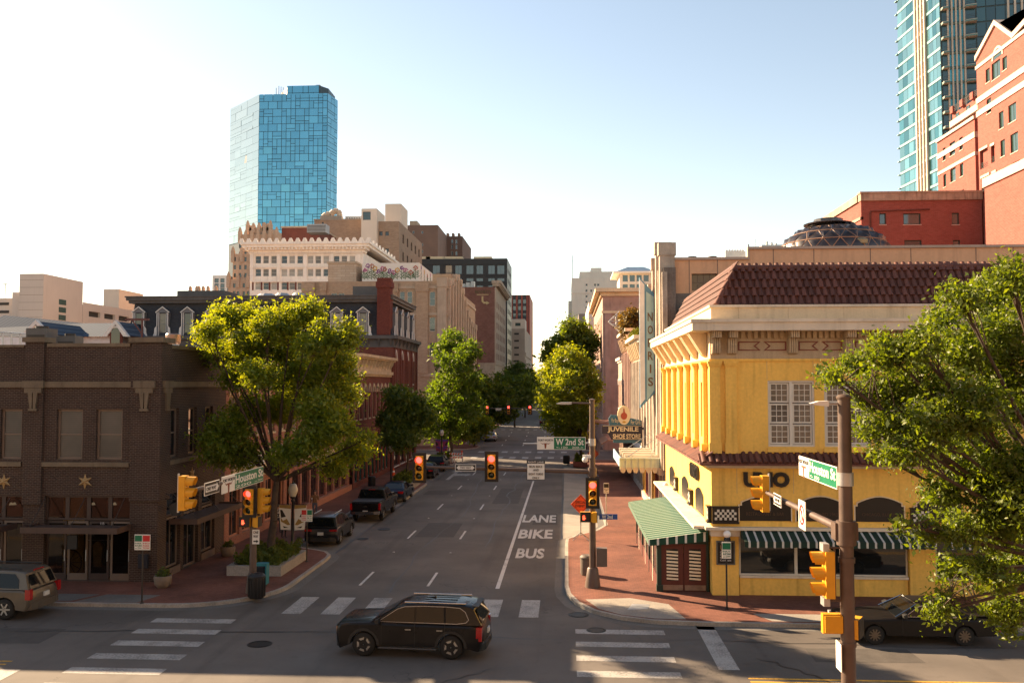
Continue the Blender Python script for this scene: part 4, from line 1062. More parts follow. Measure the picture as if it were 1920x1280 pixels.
# side posts and windows
ny = 6
for i in range(ny + 1):
 y = vy0 + .15 + (vy1 - vy0 - .3) * i / ny
 b = MB(); b.box(vx0, vx0 + .12, y, y + .14, .154, 2.3); b.build('post', M_crmw if i % 2 else M_dkgr, ve)
b = MB(); b.box(vx0 + .02, vx0 + .1, vy0 + .15, vy1, .154, .75); b.build('side_panel', M_ddoor, ve)
b = MB(); b.box(vx0 + .04, vx0 + .06, vy0 + .15, vy1, .75, 2.25); b.build('side_glass', M_glass, ve)
b = MB(); b.box(vx0, vx0 + .12, vy0 + .15, vy1, 2.25, 2.36); b.build('side_beam', M_dkgr, ve)
b = MB(); b.quad((3.45, 39.0, 2.36), (5.95, 39.0, 2.72), (5.95, 51.4, 2.72), (3.45, 51.4, 2.36)); b.build('awning_roof', M_awn2, ve)
b = MB(); b.quad((3.44, 38.99, 2.36), (3.44, 38.99, 2.1), (5.95, 38.99, 2.32), (5.95, 38.99, 2.72)); b.build('awning_valance', M_awnv, ve)
b = MB(); b.quad((3.44, 51.4, 2.36), (3.44, 51.4, 2.14), (3.44, 38.99, 2.14), (3.44, 38.99, 2.36)); b.build('awning_valance', M_awn2, ve)
# menu board, globe lamps
M_globe = pm('globe_glass', (.85, .82, .76), .35, 0, spec=.6)
mb_ = thing('menu_board', 'framed black menu board on the yellow corner pier', 'sign', (6.7, YP - .03, 1.3))
u0, u1 = xP(1343), xP(1373)
b = MB(FR(YP)); b.box(u0, u1, -.1, -.022, zP(1056), zP(1016)); b.build('board', M_gpan, mb_)
b = MB(FR(YP)); z0_, z1_ = zP(1056), zP(1016)
for a in ((u0 - .05, u0, z0_ - .05, z1_ + .05), (u1, u1 + .05, z0_ - .05, z1_ + .05), (u0, u1, z0_ - .05, z0_), (u0, u1, z1_, z1_ + .05)): b.box(a[0], a[1], -.13, -.022, a[2], a[3])
b.build('frame', pm('pewter_frame', (.12, .12, .10), .5, .2, 6), mb_)
text(mb_, 'UNO', FR(YP), u0 + .12, u0 + .5, z1_ - .32, z1_ - .12, -.104, pm('menu_gold', (.5, .28, .06), .6, 0))
for i in range(4): text(mb_, 'Cocktails'[:9 - i], FR(YP), u0 + .1, u0 + .55 - .05 * i, z0_ + .1 + .11 * i, z0_ + .17 + .11 * i, -.104, M_wpaint)
def globe(x, y, z, label):
 r = thing('globe_lamp', label, 'lamp', (x, y, z), group='white globe lamps on the restaurant')
 b = MB(); b.sphere((x, y, z), .16, 16); b.build('globe', M_globe, r)
 b = MB(); b.lathe([(.02, -.38), (.13, -.36), (.14, -.2), (.1, -.13), (.02, -.13)], (x, y, z), 14); b.box(x - .03, x + .03, y, y + .22, z - .32, z - .24); b.build('bracket', M_black, r)
globe(xP(1360), YP - .23, zP(1000), 'white globe lamp on a black bracket above the menu board')
globe(XP - .26, 54.0, 3.0, 'white globe lamp on the lit side wall beyond the striped vestibule roof')
# ================================================================== beige hall behind the tile roof
M_stuc = pm('beige_stucco', (.72, .40, .22), .85, .08, .3, fine=.06, streak=.15)
M_stjo = pm('stucco_joint', (.22, .14, .10), .9, 0)
YQ = 57.5
qx0 = at(1262, 600, YQ).x; xm = at(1405, 480, YQ).x
zq_a, zq_b = at(1360, 487, YQ).z, at(1600, 466, YQ).z
ha = thing('beige_hall', 'long beige stucco hall rising behind the red tile roof', 'building', (20, YQ, .15))
wq = [(at(1297, 530, YQ).x, at(1345, 530, YQ).x, at(1300, 545, YQ).z, at(1300, 513, YQ).z)]
b = MB(FR(YQ)); wall(b, qx0, xm, .15, zq_a, wq, .3); b.build('wall', M_stuc, ha)
b = MB(FR(YQ)); wall(b, xm, 70, .15, zq_b, (), .3); b.build('wall', M_stuc, ha)
window(ha, FR(YQ), *wq[0], d=.3, nx=4, nz=2, fw=.05, frame=M_frA, glass=M_glasst)
b = MB(); b.box(qx0, xm, YQ + .3, YQ + 26, .15, zq_a - .3); b.box(xm, 70, YQ + .3, YQ + 26, .15, zq_b - .3); b.build('core', M_stuc, ha)
b = MB(); b.box(qx0 - .1, xm, YQ - .12, YQ + .3, zq_a - .0, zq_a + .16); b.box(xm - .12, 70, YQ - .12, YQ + .3, zq_b, zq_b + .16); b.box(xm - .12, xm, YQ - .08, YQ + .3, zq_a + .16, zq_b); b.build('coping', pm('beige_coping', (.44, .32, .24), .8, .12, 1), ha)
for px in (1450, 1526, 1632, 1708, 1830, 1900, 1292, 1345):
 u = at(px, 480, YQ).x; z_ = zq_a if px < 1405 else zq_b
 b = MB(FR(YQ)); b.box(u - .025, u + .025, -.006, .01, z_ - 4, z_); b.build('joint', M_stjo, ha)
for px in (1298, 1336):
 p = at(px, 484, YQ + 1.5); b = MB(); b.lathe([(.22, 0), (.22, .3), (.27, .3), (.27, .42), (.02, .42)], (p.x, YQ + 1.5, zq_a), 10); b.build('roof_vent', M_dark, ha)
# dark lattice dome
M_dome = pm('dark_bronze_panel', (.020, .016, .018), .32, .2, 2, spec=.6)
M_rib = pm('copper_rib', (.22, .13, .09), .6, .2, 3)
YD = 78.0
dc = at(1563, 465, YD); rx = (at(1665, 465, YD).x - at(1465, 465, YD).x) / 2
zd0 = dc.z - .6; zd1 = at(1553, 424, YD).z
dm_ = thing('lattice_dome', 'dark faceted dome with a lattice of copper ribs and a louvred lantern', 'dome', (dc.x, YD, zd0))
HD = zd1 - zd0; ND = 20; lev = 4
def dpt(i, j, off=0.0):
 t = (j / (lev + .35)) * math.pi / 2; a = 2 * math.pi * (i + (.5 if j % 2 else 0)) / ND
 rr = rx * math.cos(t); return Vector((dc.x + (rr + off) * math.cos(a), YD + (rr + off) * math.sin(a), zd0 + (HD + off) * math.sin(t)))
b = MB(); b.lathe([(rx, -1.2), (rx, 0)], (dc.x, YD, zd0), 24); b.build('drum', M_dome, dm_)
for j in range(lev):
 for i in range(ND):
  ii = i + (1 if j % 2 else 0)
  A, B, C, D_ = dpt(i, j), dpt(i + 1, j), dpt(ii, j + 1), dpt(ii + (0 if j % 2 else -1) + (1 if not j % 2 else 0), j + 1)
  top = dpt(i + (1 if j % 2 else 0), j + 1)
  if math.sin(2 * math.pi * i / ND) > .45: continue
  m = (A + B + top) / 3 + Vector((0, 0, .12)) + ((A + B + top) / 3 - Vector((dc.x, YD, zd0))).normalized() * .28
  q = MB(); q.add([tuple(A), tuple(B), tuple(top), tuple(m)], [(0, 1, 3), (1, 2, 3), (2, 0, 3)], True); q.build('panel', M_dome, dm_, sharp=80)
  t2 = dpt(i + 1 + (1 if j % 2 else 0), j + 1); m = (B + t2 + top) / 3 + ((B + t2 + top) / 3 - Vector((dc.x, YD, zd0))).normalized() * .3
  q = MB(); q.add([tuple(B), tuple(t2), tuple(top), tuple(m)], [(0, 1, 3), (1, 2, 3), (2, 0, 3)], True); q.build('panel', M_dome, dm_, sharp=80)
b = MB()
for j in range(lev):
 for i in range(ND):
  top = dpt(i + (1 if j % 2 else 0), j + 1)
  b.cyl(dpt(i, j, .05), dpt(i + 1, j, .05), .045, n=5); b.cyl(dpt(i, j, .05), top + Vector((0, 0, .05)), .045, n=5); b.cyl(dpt(i + 1, j, .05), top + Vector((0, 0, .05)), .045, n=5)
b.build('rib_lattice', M_rib, dm_)
lz = at(1553, 424, YD).z - .5; lx = at(1553, 424, YD).x
b = MB(); b.lathe([(1.55, 0), (1.55, .55)], (lx, YD, lz), 16, smooth=False); b.build('lantern', M_dark, dm_)
for k in range(4):
 b = MB(); b.lathe([(1.65, 0), (1.7, .06), (1.55, .07)], (lx, YD, lz + .05 + .13 * k), 16, smooth=False); b.build('louvre', M_dome, dm_)
b = MB(); b.lathe([(2.0, 0), (2.05, .1), (1.6, .22), (1.2, .3), (1.2, .5), (.02, .5)], (lx, YD, lz + .55), 16, smooth=False); b.build('lantern_cap', M_dome, dm_)
b = MB(); b.lathe([(.02, 0), (.5, .05), (.55, .35), (.4, .5), (.02, .52)], (at(1600, 456, 76).x, YD - rx + .5, zd0 + .3), 14); b.build('dish', pm('olive_paint', (.16, .15, .10), .6, .1, 3), dm_)
# ================================================================== tall fin-fronted building with the vertical sign
M_gbrk = brickmat('grey_brick', (.20, .165, .14), (.25, .205, .17), (.16, .13, .11), .24, .08, .01)
M_lime = pm('weathered_limestone', (.46, .38, .30), .85, .25, 1.2, fine=.2, streak=.4)
nb = thing('finned_building', 'narrow building with stepped stone fins carrying a tall vertical sign', 'building', (8, 57, .15))
XN = 6.1
zN = at(1240, 442, 57).z
b = MB(); b.box(XN, XN + .75, 57.0, 57.4, .15, zN - 2.0); b.box(XN + .75, qx0, 57.02, 57.38, .15, zq_a - 1); b.build('wall', M_gbrk, nb)
b = MB(FT(XN)); wall(b, -73, -57.4, .15, zN - 3.4, [(-(58.3 + 2.45 * i + 1.3), -(58.3 + 2.45 * i), zz, zz + 1.9) for i in range(6) for zz in (5.0, 8.0, 11.0)], .3); b.build('wall', M_lime, nb)
for i in range(6):
 for zz in (5.0, 8.0, 11.0):
  window(nb, FT(XN), -(58.3 + 2.45 * i + 1.3), -(58.3 + 2.45 * i), zz, zz + 1.9, d=.25, nz=2, frame=pm('maroon_frame', (.16, .02, .03), .5, 0), glass=M_glass)
b = MB(); b.quad((XN, 73, .15), (XN, 57.4, .15), (XN, 57.4, 4), (XN, 73, 4));
b = MB(); b.box(XN + .3, 12, 57.4, 73, .15, zN - 3.6); b.build('core', M_gbrk, nb)
for i in range(7):
 y = 57.2 + 2.45 * i; tp = [zN - .4, zN, zN - .7, zN - 2.2, zN - 2.0, zN - 2.4, zN - 2.9][i]
 b = MB(); b.box(XN - .22, XN + (.72 if i < 2 else .3), y, y + .55, 3.6, tp - .8); b.box(XN - .3, XN + (.8 if i < 2 else .35), y - .06, y + .61, tp - .8, tp); b.box(XN - .12, XN + .2, y + .7, y + .95, 3.6, tp - 1.9); b.box(XN - .12, XN + .2, y - .4, y - .15, 3.6, tp - 1.9)
 b.build('fin', M_lime, nb)
# shop front below
b = MB(FT(XN)); b.box(-72.8, -57.6, -.25, 0, .15, .6); b.box(-72.8, -57.6, -.35, 0, 3.2, 3.7); b.build('shopfront', pm('pale_shopfront', (.5, .42, .34), .6, .1, 2), nb)
for i in range(6):
 y0_ = 58 + 2.5 * i
 window(nb, FT(XN), -(y0_ + 2.1), -y0_, .6, 3.2, d=-.02, nx=2, nz=1, frame=[M_wtrim, MATS['maroon_frame'], M_yel][i % 3], glass=M_glass)
# vertical sign
M_sgbl = pm('pale_blue_sign', (.36, .52, .50), .5, .1, 1, streak=.2)
M_sgedge = pm('blue_sign_edge', (.10, .25, .36), .5, .1, 1)
vsn = thing('vertical_sign', 'tall pale blue vertical sign with spaced bronze letters on the finned building', 'sign', (5.2, 62, 5.5))
YV = 62.0
x0, x1 = at(1200, 650, YV).x, at(1229, 650, YV).x
ztl, ztr, zbl, zbr = at(1202, 520, YV).z, at(1229, 552, YV).z, at(1212, 765, YV).z, at(1229, 735, YV).z
b = MB(); b.prism([(x0, zbl), (x1, zbr), (x1, ztr), (x0, ztl)], YV, YV + .45, 'y'); b.build('cabinet', M_sgedge, vsn)
xi = x0 + (x1 - x0) * .42
b = MB(); b.prism([(xi, zbl + .5), (x1 - .09, zbr + .16), (x1 - .09, ztr - .16), (xi, ztr + .2)], YV - .03, YV, 'y'); b.build('face', M_sgbl, vsn)
b = MB(); b.prism([(x0 - .02, zbl + .2), (xi - .12, zbl + .62), (xi - .12, ztl - .5), (x0 - .02, ztl - .1)], YV - .05, YV, 'y'); b.build('edge_panel', M_wpaint, vsn)
b = MB(); b.box(x1, XN + .1, YV + .1, YV + .3, ztr - 1.2, ztr - 1.0); b.box(x1, XN + .1, YV + .1, YV + .3, zbr + 1, zbr + 1.2); b.build('bracket', M_dark, vsn)
for k, ch_ in enumerate('NORRIS'):
 zc_ = at(1218, 592 + 24.3 * k, YV).z; hh = .36 if ch_ != 'I' else .36
 xc_ = (xi + x1 - .09) / 2
 wd = .17 if ch_ != 'I' else .05
 text(vsn, ch_, FR(YV), xc_ - wd, xc_ + wd, zc_ - hh, zc_ + hh * .6, -.05, pm('bronze_letter', (.16, .085, .035), .5, .1, 4), bold=.01, thick=.04)
# marquee canopy
M_mar = pm('marquee_mint', (.50, .60, .52), .55, .12, 1.5, streak=.2)
M_marb = pm('marquee_blue', (.30, .46, .52), .55, .1, 2)
mq = thing('marquee', 'pale mint flat marquee with ribbed fascia and scalloped glass over the pavement', 'canopy', (4.6, 60, 3.3))
YM = 57.8; mx0, mx1 = at(1162, 870, YM).x, at(1246, 870, YM).x; mz1, mz0 = at(1200, 858, YM).z, at(1200, 876, YM).z
b = MB(); b.box(mx0, mx1, YM, YM + .08, mz0, mz1); b.box(mx0 - .02, mx1 + .02, YM - .05, YM, mz1 - .1, mz1); b.build('fascia', M_mar, mq)
b = MB(); b.box(mx0, mx0 + .08, YM + .08, YM + 8, mz0, mz1); b.build('fascia', M_marb, mq)
b = MB(); b.box(mx0 + .08, XN, YM + .08, YM + 8, mz0 + .05, mz0 + .15); b.build('deck', M_wpaint, mq)
for i in range(4):
 y = YM + 1.2 + 2 * i; b = MB(); b.box(mx0 + .4, mx1 - .3, y, y + .3, mz0 + .16, mz1 + .1); b.build('beam', M_crmw, mq)
for i in range(8):
 x = mx0 + (mx1 - mx0) * i / 7; b = MB(); b.box(x - .03, x + .03, YM - .08, YM - .05, mz0 - .12, mz1); b.build('rib', M_mar, mq)
 if i < 7:
  d = (mx1 - mx0) / 7; b = MB(); b.prism([(x + .04, mz0), (x + .04, mz0 - .2), (x + d * .3, mz0 - .34), (x + d * .7, mz0 - .34), (x + d - .04, mz0 - .2), (x + d - .04, mz0)], YM - .02, YM + .02, 'y'); b.build('scallop', pm('frosted_glass', (.5, .45, .38), .3, .1, 3), mq)
for y in (YM + 1, YM + 6):
 for dx in (.6, 2.0):
  b = MB(); b.cyl((mx0 + dx, y, mz1), (XN, y - .6, mz1 + 1.5), .02, n=5); b.build('stay', M_galv, mq)
# shoe shop sign
ss = thing('shoe_store_sign', 'neon style blade sign in navy and blue with an oval bird emblem', 'sign', (4.6, 70, 5))
YS_ = 70.0; px_ = lambda p, q=790: at(p, q, YS_).x; pz_ = lambda q: at(1165, q, YS_).z
M_navy = pm('navy_enamel', (.022, .018, .035), .4, .1, 3); M_tealS = pm('blue_enamel', (.03, .12, .17), .4, .1, 3); M_let = pm('cream_letter', (.72, .58, .34), .5, .05, 3)
b = MB(); b.prism([(px_(1128), pz_(797)), (px_(1204), pz_(797)), (px_(1204), pz_(824)), (px_(1146), pz_(824)), (px_(1140), pz_(813)), (px_(1128), pz_(813))][::-1], YS_, YS_ + .4, 'y'); b.build('board', M_navy, ss)
b = MB(); pts = [(px_(1143), pz_(797))] + [(px_(p), pz_(q)) for p, q in ((1141, 785), (1146, 777), (1156, 778), (1165, 785), (1185, 784), (1203, 788), (1203, 797))]; b.prism(pts, YS_ + .05, YS_ + .35, 'y')
b.prism([(px_(1150), pz_(830)), (px_(1203), pz_(830)), (px_(1203), pz_(824)), (px_(1150), pz_(824))], YS_ + .05, YS_ + .35, 'y'); b.build('backboard', M_tealS, ss)
oc, oz, orx, orz = px_(1170), pz_(778), (px_(1182) - px_(1158)) / 2, (pz_(760) - pz_(796)) / 2
b = MB(); b.prism([(oc + orx * math.cos(2 * math.pi * i / 24), oz + orz * math.sin(2 * math.pi * i / 24)) for i in range(24)], YS_ - .04, YS_ + .38, 'y'); em = b.build('emblem', M_let, ss)
b = MB(); M_bird = pm('red_bird', (.42, .07, .03), .5, .1, 3)
b.prism([(oc + orx * .5 * math.cos(2 * math.pi * i / 14), oz - orz * .05 + orz * .34 * math.sin(2 * math.pi * i / 14) * (1 if math.sin(2 * math.pi * i / 14) > 0 else 1.25)) for i in range(14)], YS_ - .07, YS_ - .04, 'y')
b.prism([(oc - .06, oz + orz * .25), (oc + .08, oz + orz * .25), (oc + .03, oz + orz * .72), (oc - .04, oz + orz * .72)], YS_ - .072, YS_ - .041, 'y'); b.build('bird', M_bird, em)
b = MB(); b.prism([(oc - .16, oz - orz * .7), (oc, oz - orz * .58), (oc + .2, oz - orz * .72), (oc, oz - orz * .82)], YS_ - .07, YS_ - .04, 'y'); b.build('feet', M_yel, em)
text(ss, 'JUVENILE', FR(YS_), px_(1139), px_(1197), pz_(811), pz_(800), -.05, M_let, bold=.03, thick=.04)
text(ss, 'SHOE STORE', FR(YS_), px_(1149), px_(1201), pz_(822), pz_(813), -.05, M_let, bold=.03, thick=.04)
text(ss, 'For Boys', FR(YS_ + .05), px_(1147), px_(1160), pz_(794), pz_(784), -.03, M_let); text(ss, 'For Girls', FR(YS_ + .05), px_(1183), px_(1201), pz_(795), pz_(787), -.03, M_let)
for z_ in (798, 823): b = MB(); b.box(px_(1130 if z_ < 800 else 1150), px_(1203), YS_ - .03, YS_, pz_(z_) - .015, pz_(z_) + .015); b.build('tube', M_let, ss)
b = MB(); b.box(px_(1200), XN + .1, YS_ + .1, YS_ + .3, pz_(805), pz_(801)); b.build('bracket', M_dark, ss)
# ================================================================== ornate row further along the lit side
M_pink = pm('pink_stone', (.45, .29, .23), .85, .2, 1, fine=.15, streak=.25)
M_ornbr = brickmat('old_red_brick', (.24, .10, .075), (.30, .14, .10), (.26, .18, .14), .22, .075, .01)
s1 = streetrow('ornate_shop', 'cream ornate shopfront next to the finned building', FT(6.1), -84, -73.1, 12.6, M_lime, M_wtrim, 5, (6.4, 9.6), 1.2, M_dark, M_blindd)
s2 = streetrow('ornate_shop', 'dark red brick shopfront with heavy carved window hoods along the lit pavement', FT(6.1), -97.5, -84.1, 13.8, M_ornbr, M_pink, 6, (6.4, 9.4), 1.2, M_dark, M_blindd)
for rr, a, c, H in ((s1, 73.5, 83.8, 12.6), (s2, 84.4, 97.2, 13.8)):
 n = 7
 for i in range(n):
  y = a + (c - a) * i / (n - 1); b = MB(); b.prism([(6.1 - .05, H - 1.7), (6.1 - .2, H - 1.6), (6.1 - .6, H - .3), (6.1 - .05, H - .3)], y - .12, y + .12, 'y'); b.build('bracket', M_crm, rr)
 b = MB(); b.box(5.4, 6.3, a - .2, c + .2, H, H + .28); b.build('cornice_top', M_crmw, rr)
 for i in range(n - 1):
  y = a + (c - a) * (i + .5) / (n - 1); b = MB(); b.cyl((5.95, y, 5.4), (5.95, y, H - 1.8), .13, .1, n=8); b.build('column', M_lime if rr is s1 else M_pink, rr)
s3 = streetrow('ornate_shop', 'pale stone corner shop at the far end of the lit row', FT(6.0), -105.5, -97.6, 11.8, M_pink, M_wtrim, 4, (6.2, 8.8), 1.1, M_dark, M_glass)
# dark pediment block and diamond trellis on the roofs
b = MB(); b.prism([(5.7, 13.9), (9, 13.9), (9, 15.6), (6.1, 15.9), (5.6, 15.6)], 86, 92, 'y'); b.build('attic', pm('dark_oxide', (.07, .035, .03), .7, .2, 2), s2)
tr = thing('diamond_trellis', 'white diamond shaped trellis frame standing on the ornate shop roof', 'trellis', (7, 88, 15.6))
YT = 88.0; cx_, cz_ = at(1161, 602, YT).x, at(1161, 602, YT).z; hw = 1.0; hz = .95
b = MB(); P4 = [(cx_, cz_ + hz), (cx_ + hw, cz_), (cx_, cz_ - hz), (cx_ - hw, cz_)]
for i in range(4):
 a, c = P4[i], P4[(i + 1) % 4]; b.cyl((a[0], YT, a[1]), (c[0], YT, c[1]), .05, n=6); b.cyl((a[0], YT + .8, a[1]), (c[0], YT + .8, c[1]), .05, n=6); b.cyl((a[0], YT, a[1]), (a[0], YT + .8, a[1]), .04, n=6)
for k in (-.6, -.3, 0, .3, .6): b.cyl((cx_ - hw * (1 - abs(k)), YT, cz_ + hz * k), (cx_ + hw * (1 - abs(k)), YT, cz_ + hz * k), .03, n=5)
b.build('frame', M_wpaint, tr)
for s in (-.3, .35): b = MB(); b.cyl((cx_ + s, YT, 15.5), (cx_ + s, YT, cz_ - .5), .06, n=6); b.build('post', M_wpaint, tr)
# wavy copper awning over the pavement
wv = thing('wave_canopy', 'wavy copper brown canopy curling over the far pavement', 'canopy', (4, 90, 3))
M_cop = pm('copper_sheet', (.30, .15, .10), .5, .2, 1.5, metal=.3, streak=.2)
YW = 84.0
for k, (pa, q0) in enumerate((((1123, 850), (1126, 830), (1140, 822), (1168, 826), (1190, 818), (1206, 806)), ((1104, 812), (1104, 795), (1112, 790), (1140, 792), (1160, 790), (1200, 784))) and ((0, 0), (1, 0))):
 pts = [((1123, 852), (1127, 832), (1140, 824), (1166, 827), (1188, 820), (1206, 806)), ((1102, 815), (1104, 797), (1113, 790), (1140, 793), (1165, 791), (1200, 782))][k]
 yy = YW + 9 * k
 P_ = [at(p, q, yy) for p, q in pts]; b = MB()
 for i in range(len(P_) - 1):
  a, c = P_[i], P_[i + 1]
  b.quad((a.x, yy, a.z), (c.x, yy, c.z), (c.x, yy + 7, c.z), (a.x, yy + 7, a.z), smooth=True)
  b.quad((a.x, yy, a.z - .1), (c.x, yy, c.z - .1), (c.x, yy, c.z), (a.x, yy, a.z))
 b.build('sheet', M_cop, wv, sharp=70)
 b = MB(); b.cyl((P_[-1].x + .2, yy + 2, P_[-1].z - .1), (6.2, yy + 2, P_[-1].z + .2), .06, n=6); b.build('bracket', M_dark, wv)
# ================================================================== pink stone block across the next street
YT2 = 122.0
tb = thing('stone_block', 'pinkish stone building with a deep cornice across the next side street', 'building', (8, YT2, .15))
tx0 = at(1130, 600, YT2).x; tzt = at(1160, 541, YT2).z
ops = grid(tx0 + 3.6, tx0 + 12, 2, 4, tzt - 3, 3, .5, .6)
facade(tb, FR(YT2), tx0, 22, .15, tzt - 1, ops, M_pink, M_dark, M_glasst, nz=2)
sops = grid(-158, -YT2 - 2, 7, 4, tzt - 2.5, 4, .5, .62)
facade(tb, FT(tx0), -160, -YT2, .15, tzt - 1, sops, M_pink, M_dark, M_glasst, nz=2)
b = MB(); b.box(tx0 - .15, 22, YT2 - .15, YT2, tzt - 3.3, tzt - 3.0); b.box(tx0 - .3, 22, YT2 - .3, 160, tzt - 1, tzt - .5); b.box(tx0 - 1.0, 22, YT2 - 1.0, 160, tzt - .5, tzt); b.build('cornice', M_crm, tb)
for px in (1140, 1170):
 x = at(px, 600, YT2).x; b = MB(); b.box(x - .4, x + .4, YT2 - .18, YT2, .15, tzt - 3.3); b.build('pilaster', M_pink, tb)
b = MB(); b.box(tx0 + .3, 22, YT2 + .3, 160, .15, tzt - 1.0); b.build('core', M_pink, tb)
t3 = thing('slim_white_building', 'slim cream building just beyond the pink stone block', 'building', (5, 165, .15))
x0 = at(1104, 600, 165).x; zt_ = at(1110, 566, 165).z
facade(t3, FT(x0), -195, -165, .15, zt_, grid(-195, -165, 6, 3, zt_ - 1, 6, .45, .6), M_wtrim, M_dark, M_glass, nz=2)
b = MB(); b.box(x0, x0 + 12, 165, 165.3, .15, zt_); b.box(x0 + .3, x0 + 12, 165.3, 195, .15, zt_ - .2); b.build('core', M_wtrim, t3)
pv = thing('roof_pavilion', 'glazed rooftop pavilion with a blue tiled hip roof on the pink stone block', 'pavilion', (14, 135, tzt))
px0, px1, Yv = at(1162, 520, 134).x, at(1222, 520, 134).x, 134
zv0, zv1, zv2 = at(1190, 541, Yv).z - .5, at(1190, 513, Yv).z, at(1190, 501, Yv).z
facade(pv, FR(Yv), px0, px1, zv0, zv1, grid(px0 + .3, px1 - .3, 4, zv0, zv1, 2, .86, .8), M_wtrim, M_wtrim, M_glasst, d=.15, nz=1)
b = MB(); b.box(px0, px1, Yv + .3, Yv + 7, zv0, zv1); b.build('core', M_wtrim, pv)
b = MB(); b.box(px0 - 1, px1 + 1, Yv - 1, Yv + 8, zv1, zv1 + .25); b.build('eave', M_wpaint, pv)
b = MB(); q = zv1 + .25; b.quad((px0 - .6, Yv - .6, q), (px1 + .6, Yv - .6, q), (px1 - 1, Yv + 2, zv2 + .3), (px0 + 1.3, Yv + 2, zv2 + .3)); b.quad((px0 - .6, Yv + 7, q), (px0 - .6, Yv - .6, q), (px0 + 1.3, Yv + 2, zv2 + .3), (px0 + 1.3, Yv + 5, zv2 + .3)); b.quad((px0 + 1.3, Yv + 2, zv2 + .3), (px1 - 1, Yv + 2, zv2 + .3), (px1 - 1, Yv + 5, zv2 + .3), (px0 + 1.3, Yv + 5, zv2 + .3)); b.build('roof', pm('blue_tile', (.10, .16, .24), .4, .2, 2), pv)
# ================================================================== far buildings, south and west of the crossing
def block(name, label, x0, x1, y0, y1, h, mat, fops=(), sops=(), side='r', frame=None, glass=None, nz=2, nx=1, roof=None, sill=None, d=.25, cap=None, z0=.15, fw=.08):
 """box building: front wall with openings, street-side wall with openings, plain rest, flat roof"""
 frame = frame or M_dark; glass = glass or M_glass
 r = thing(name, label, 'building', ((x0 + x1) / 2, y0, z0))
 facade(r, FR(y0), x0, x1, z0, h, list(fops), mat, frame, glass, d=d, nx=nx, nz=nz, sill=sill, fw=fw)
 if side == 'r': facade(r, FL(x1), y0, y1, z0, h, list(sops), mat, frame, glass, d=d, nx=nx, nz=nz, sill=sill, fw=fw)
 else: facade(r, FT(x0), -y1, -y0, z0, h, list(sops), mat, frame, glass, d=d, nx=nx, nz=nz, sill=sill, fw=fw)
 b = MB()
 xo = x0 if side == 'r' else x1
 b.quad((xo, y1, z0), (xo, y0, z0), (xo, y0, h), (xo, y1, h)); b.quad((x1, y1, z0), (x0, y1, z0), (x0, y1, h), (x1, y1, h)); b.build('wall', mat, r)
 b = MB(); b.box(x0 + .1, x1 - .1, y0 + .1, y1 - .1, h - .5, h - .4); b.build('roof', roof or M_roofg, r)
 if cap:
  b = MB(); b.box(x0 - .15, x1 + .15, y0 - .15, y0 + .4, h, h + .35); b.box(x1 - .4 if side == 'r' else x0 - .15, x1 + .15 if side == 'r' else x0 + .4, y0 + .4, y1, h, h + .35); b.build('coping', cap, r)
 return r
def pxr(px0, px1, py0, py1, Y):
 a, b = at(px0, py1, Y), at(px1, py0, Y)
 return (a.x, b.x, a.z, b.z)
M_deco = brickmat('buff_brick', (.41, .29, .195), (.50, .365, .25), (.36, .265, .185), .4, .12, .012, var=.18)
M_decos = pm('buff_limestone', (.44, .345, .255), .85, .15, .8, fine=.1, streak=.25)
# --- art deco buff building at the next corner
YDd = 128.0
xd1 = at(838, 600, YDd).x; zd = at(800, 524, YDd).z
fo = [pxr(749, 759, 546, 568, YDd), pxr(763, 773, 546, 568, YDd), pxr(805, 816, 546, 573, YDd), pxr(805, 816, 594, 621, YDd), pxr(805, 816, 642, 668, YDd), pxr(749, 759, 594, 618, YDd), pxr(620, 632, 549, 560, YDd), pxr(634, 646, 549, 560, YDd), pxr(668, 680, 549, 560, YDd)]
so = grid(YDd + 2, YDd + 38, 9, 5, 20, 5, .42, .62)
dd = block('deco_building', 'buff brick art deco building with stepped stone piers at the next corner', at(566, 540, YDd).x, xd1, YDd, YDd + 40, zd - .2, M_deco, fo, so, 'r', M_winfr, M_glasst)
for px0_, px1_, pt in ((780, 803, 531), (820, 838, 522), (735, 746, 533), (566, 590, 531), (600, 612, 530)):
 a, _, z0_, z1_ = pxr(px0_, px1_, pt, 700, YDd); b = MB(); b.box(a, pxr(px0_, px1_, pt, 700, YDd)[1], YDd - .3, YDd, z0_, z1_); b.box(a - .1, pxr(px0_, px1_, pt, 700, YDd)[1] + .1, YDd - .4, YDd + .3, z1_ - 1.2, z1_ + .1); b.build('pier', M_decos if px0_ > 800 else M_deco, dd)
for z_ in (586, 700, 536):
 zz = at(790, z_, YDd).z; b = MB(); b.box(at(735, z_, YDd).x, xd1 + .15, YDd - .15, YDd, zz - .4, zz); b.box(xd1, xd1 + .15, YDd, YDd + 40, zz - .4, zz); b.build('stone_band', M_decos, dd)
for i in range(12):
 y = YDd + .3 + 3.4 * i
 tp = zd + [0, .6, 1.6, 2.0, 1.6, .6, -1, -2.5, -3.5, -4, -4, -4][i]
 b = MB(); b.box(xd1, xd1 + .4, y, y + 1.1, 4, tp - 1); b.box(xd1 - .2, xd1 + .5, y - .1, y + 1.2, tp - 1, tp); b.build('pier', M_decos, dd)
b = MB(); b.box(xd1 - 3, xd1 - .2, YDd + 6, YDd + 15, zd - .5, zd + 1.5); b.build('attic', M_deco, dd)
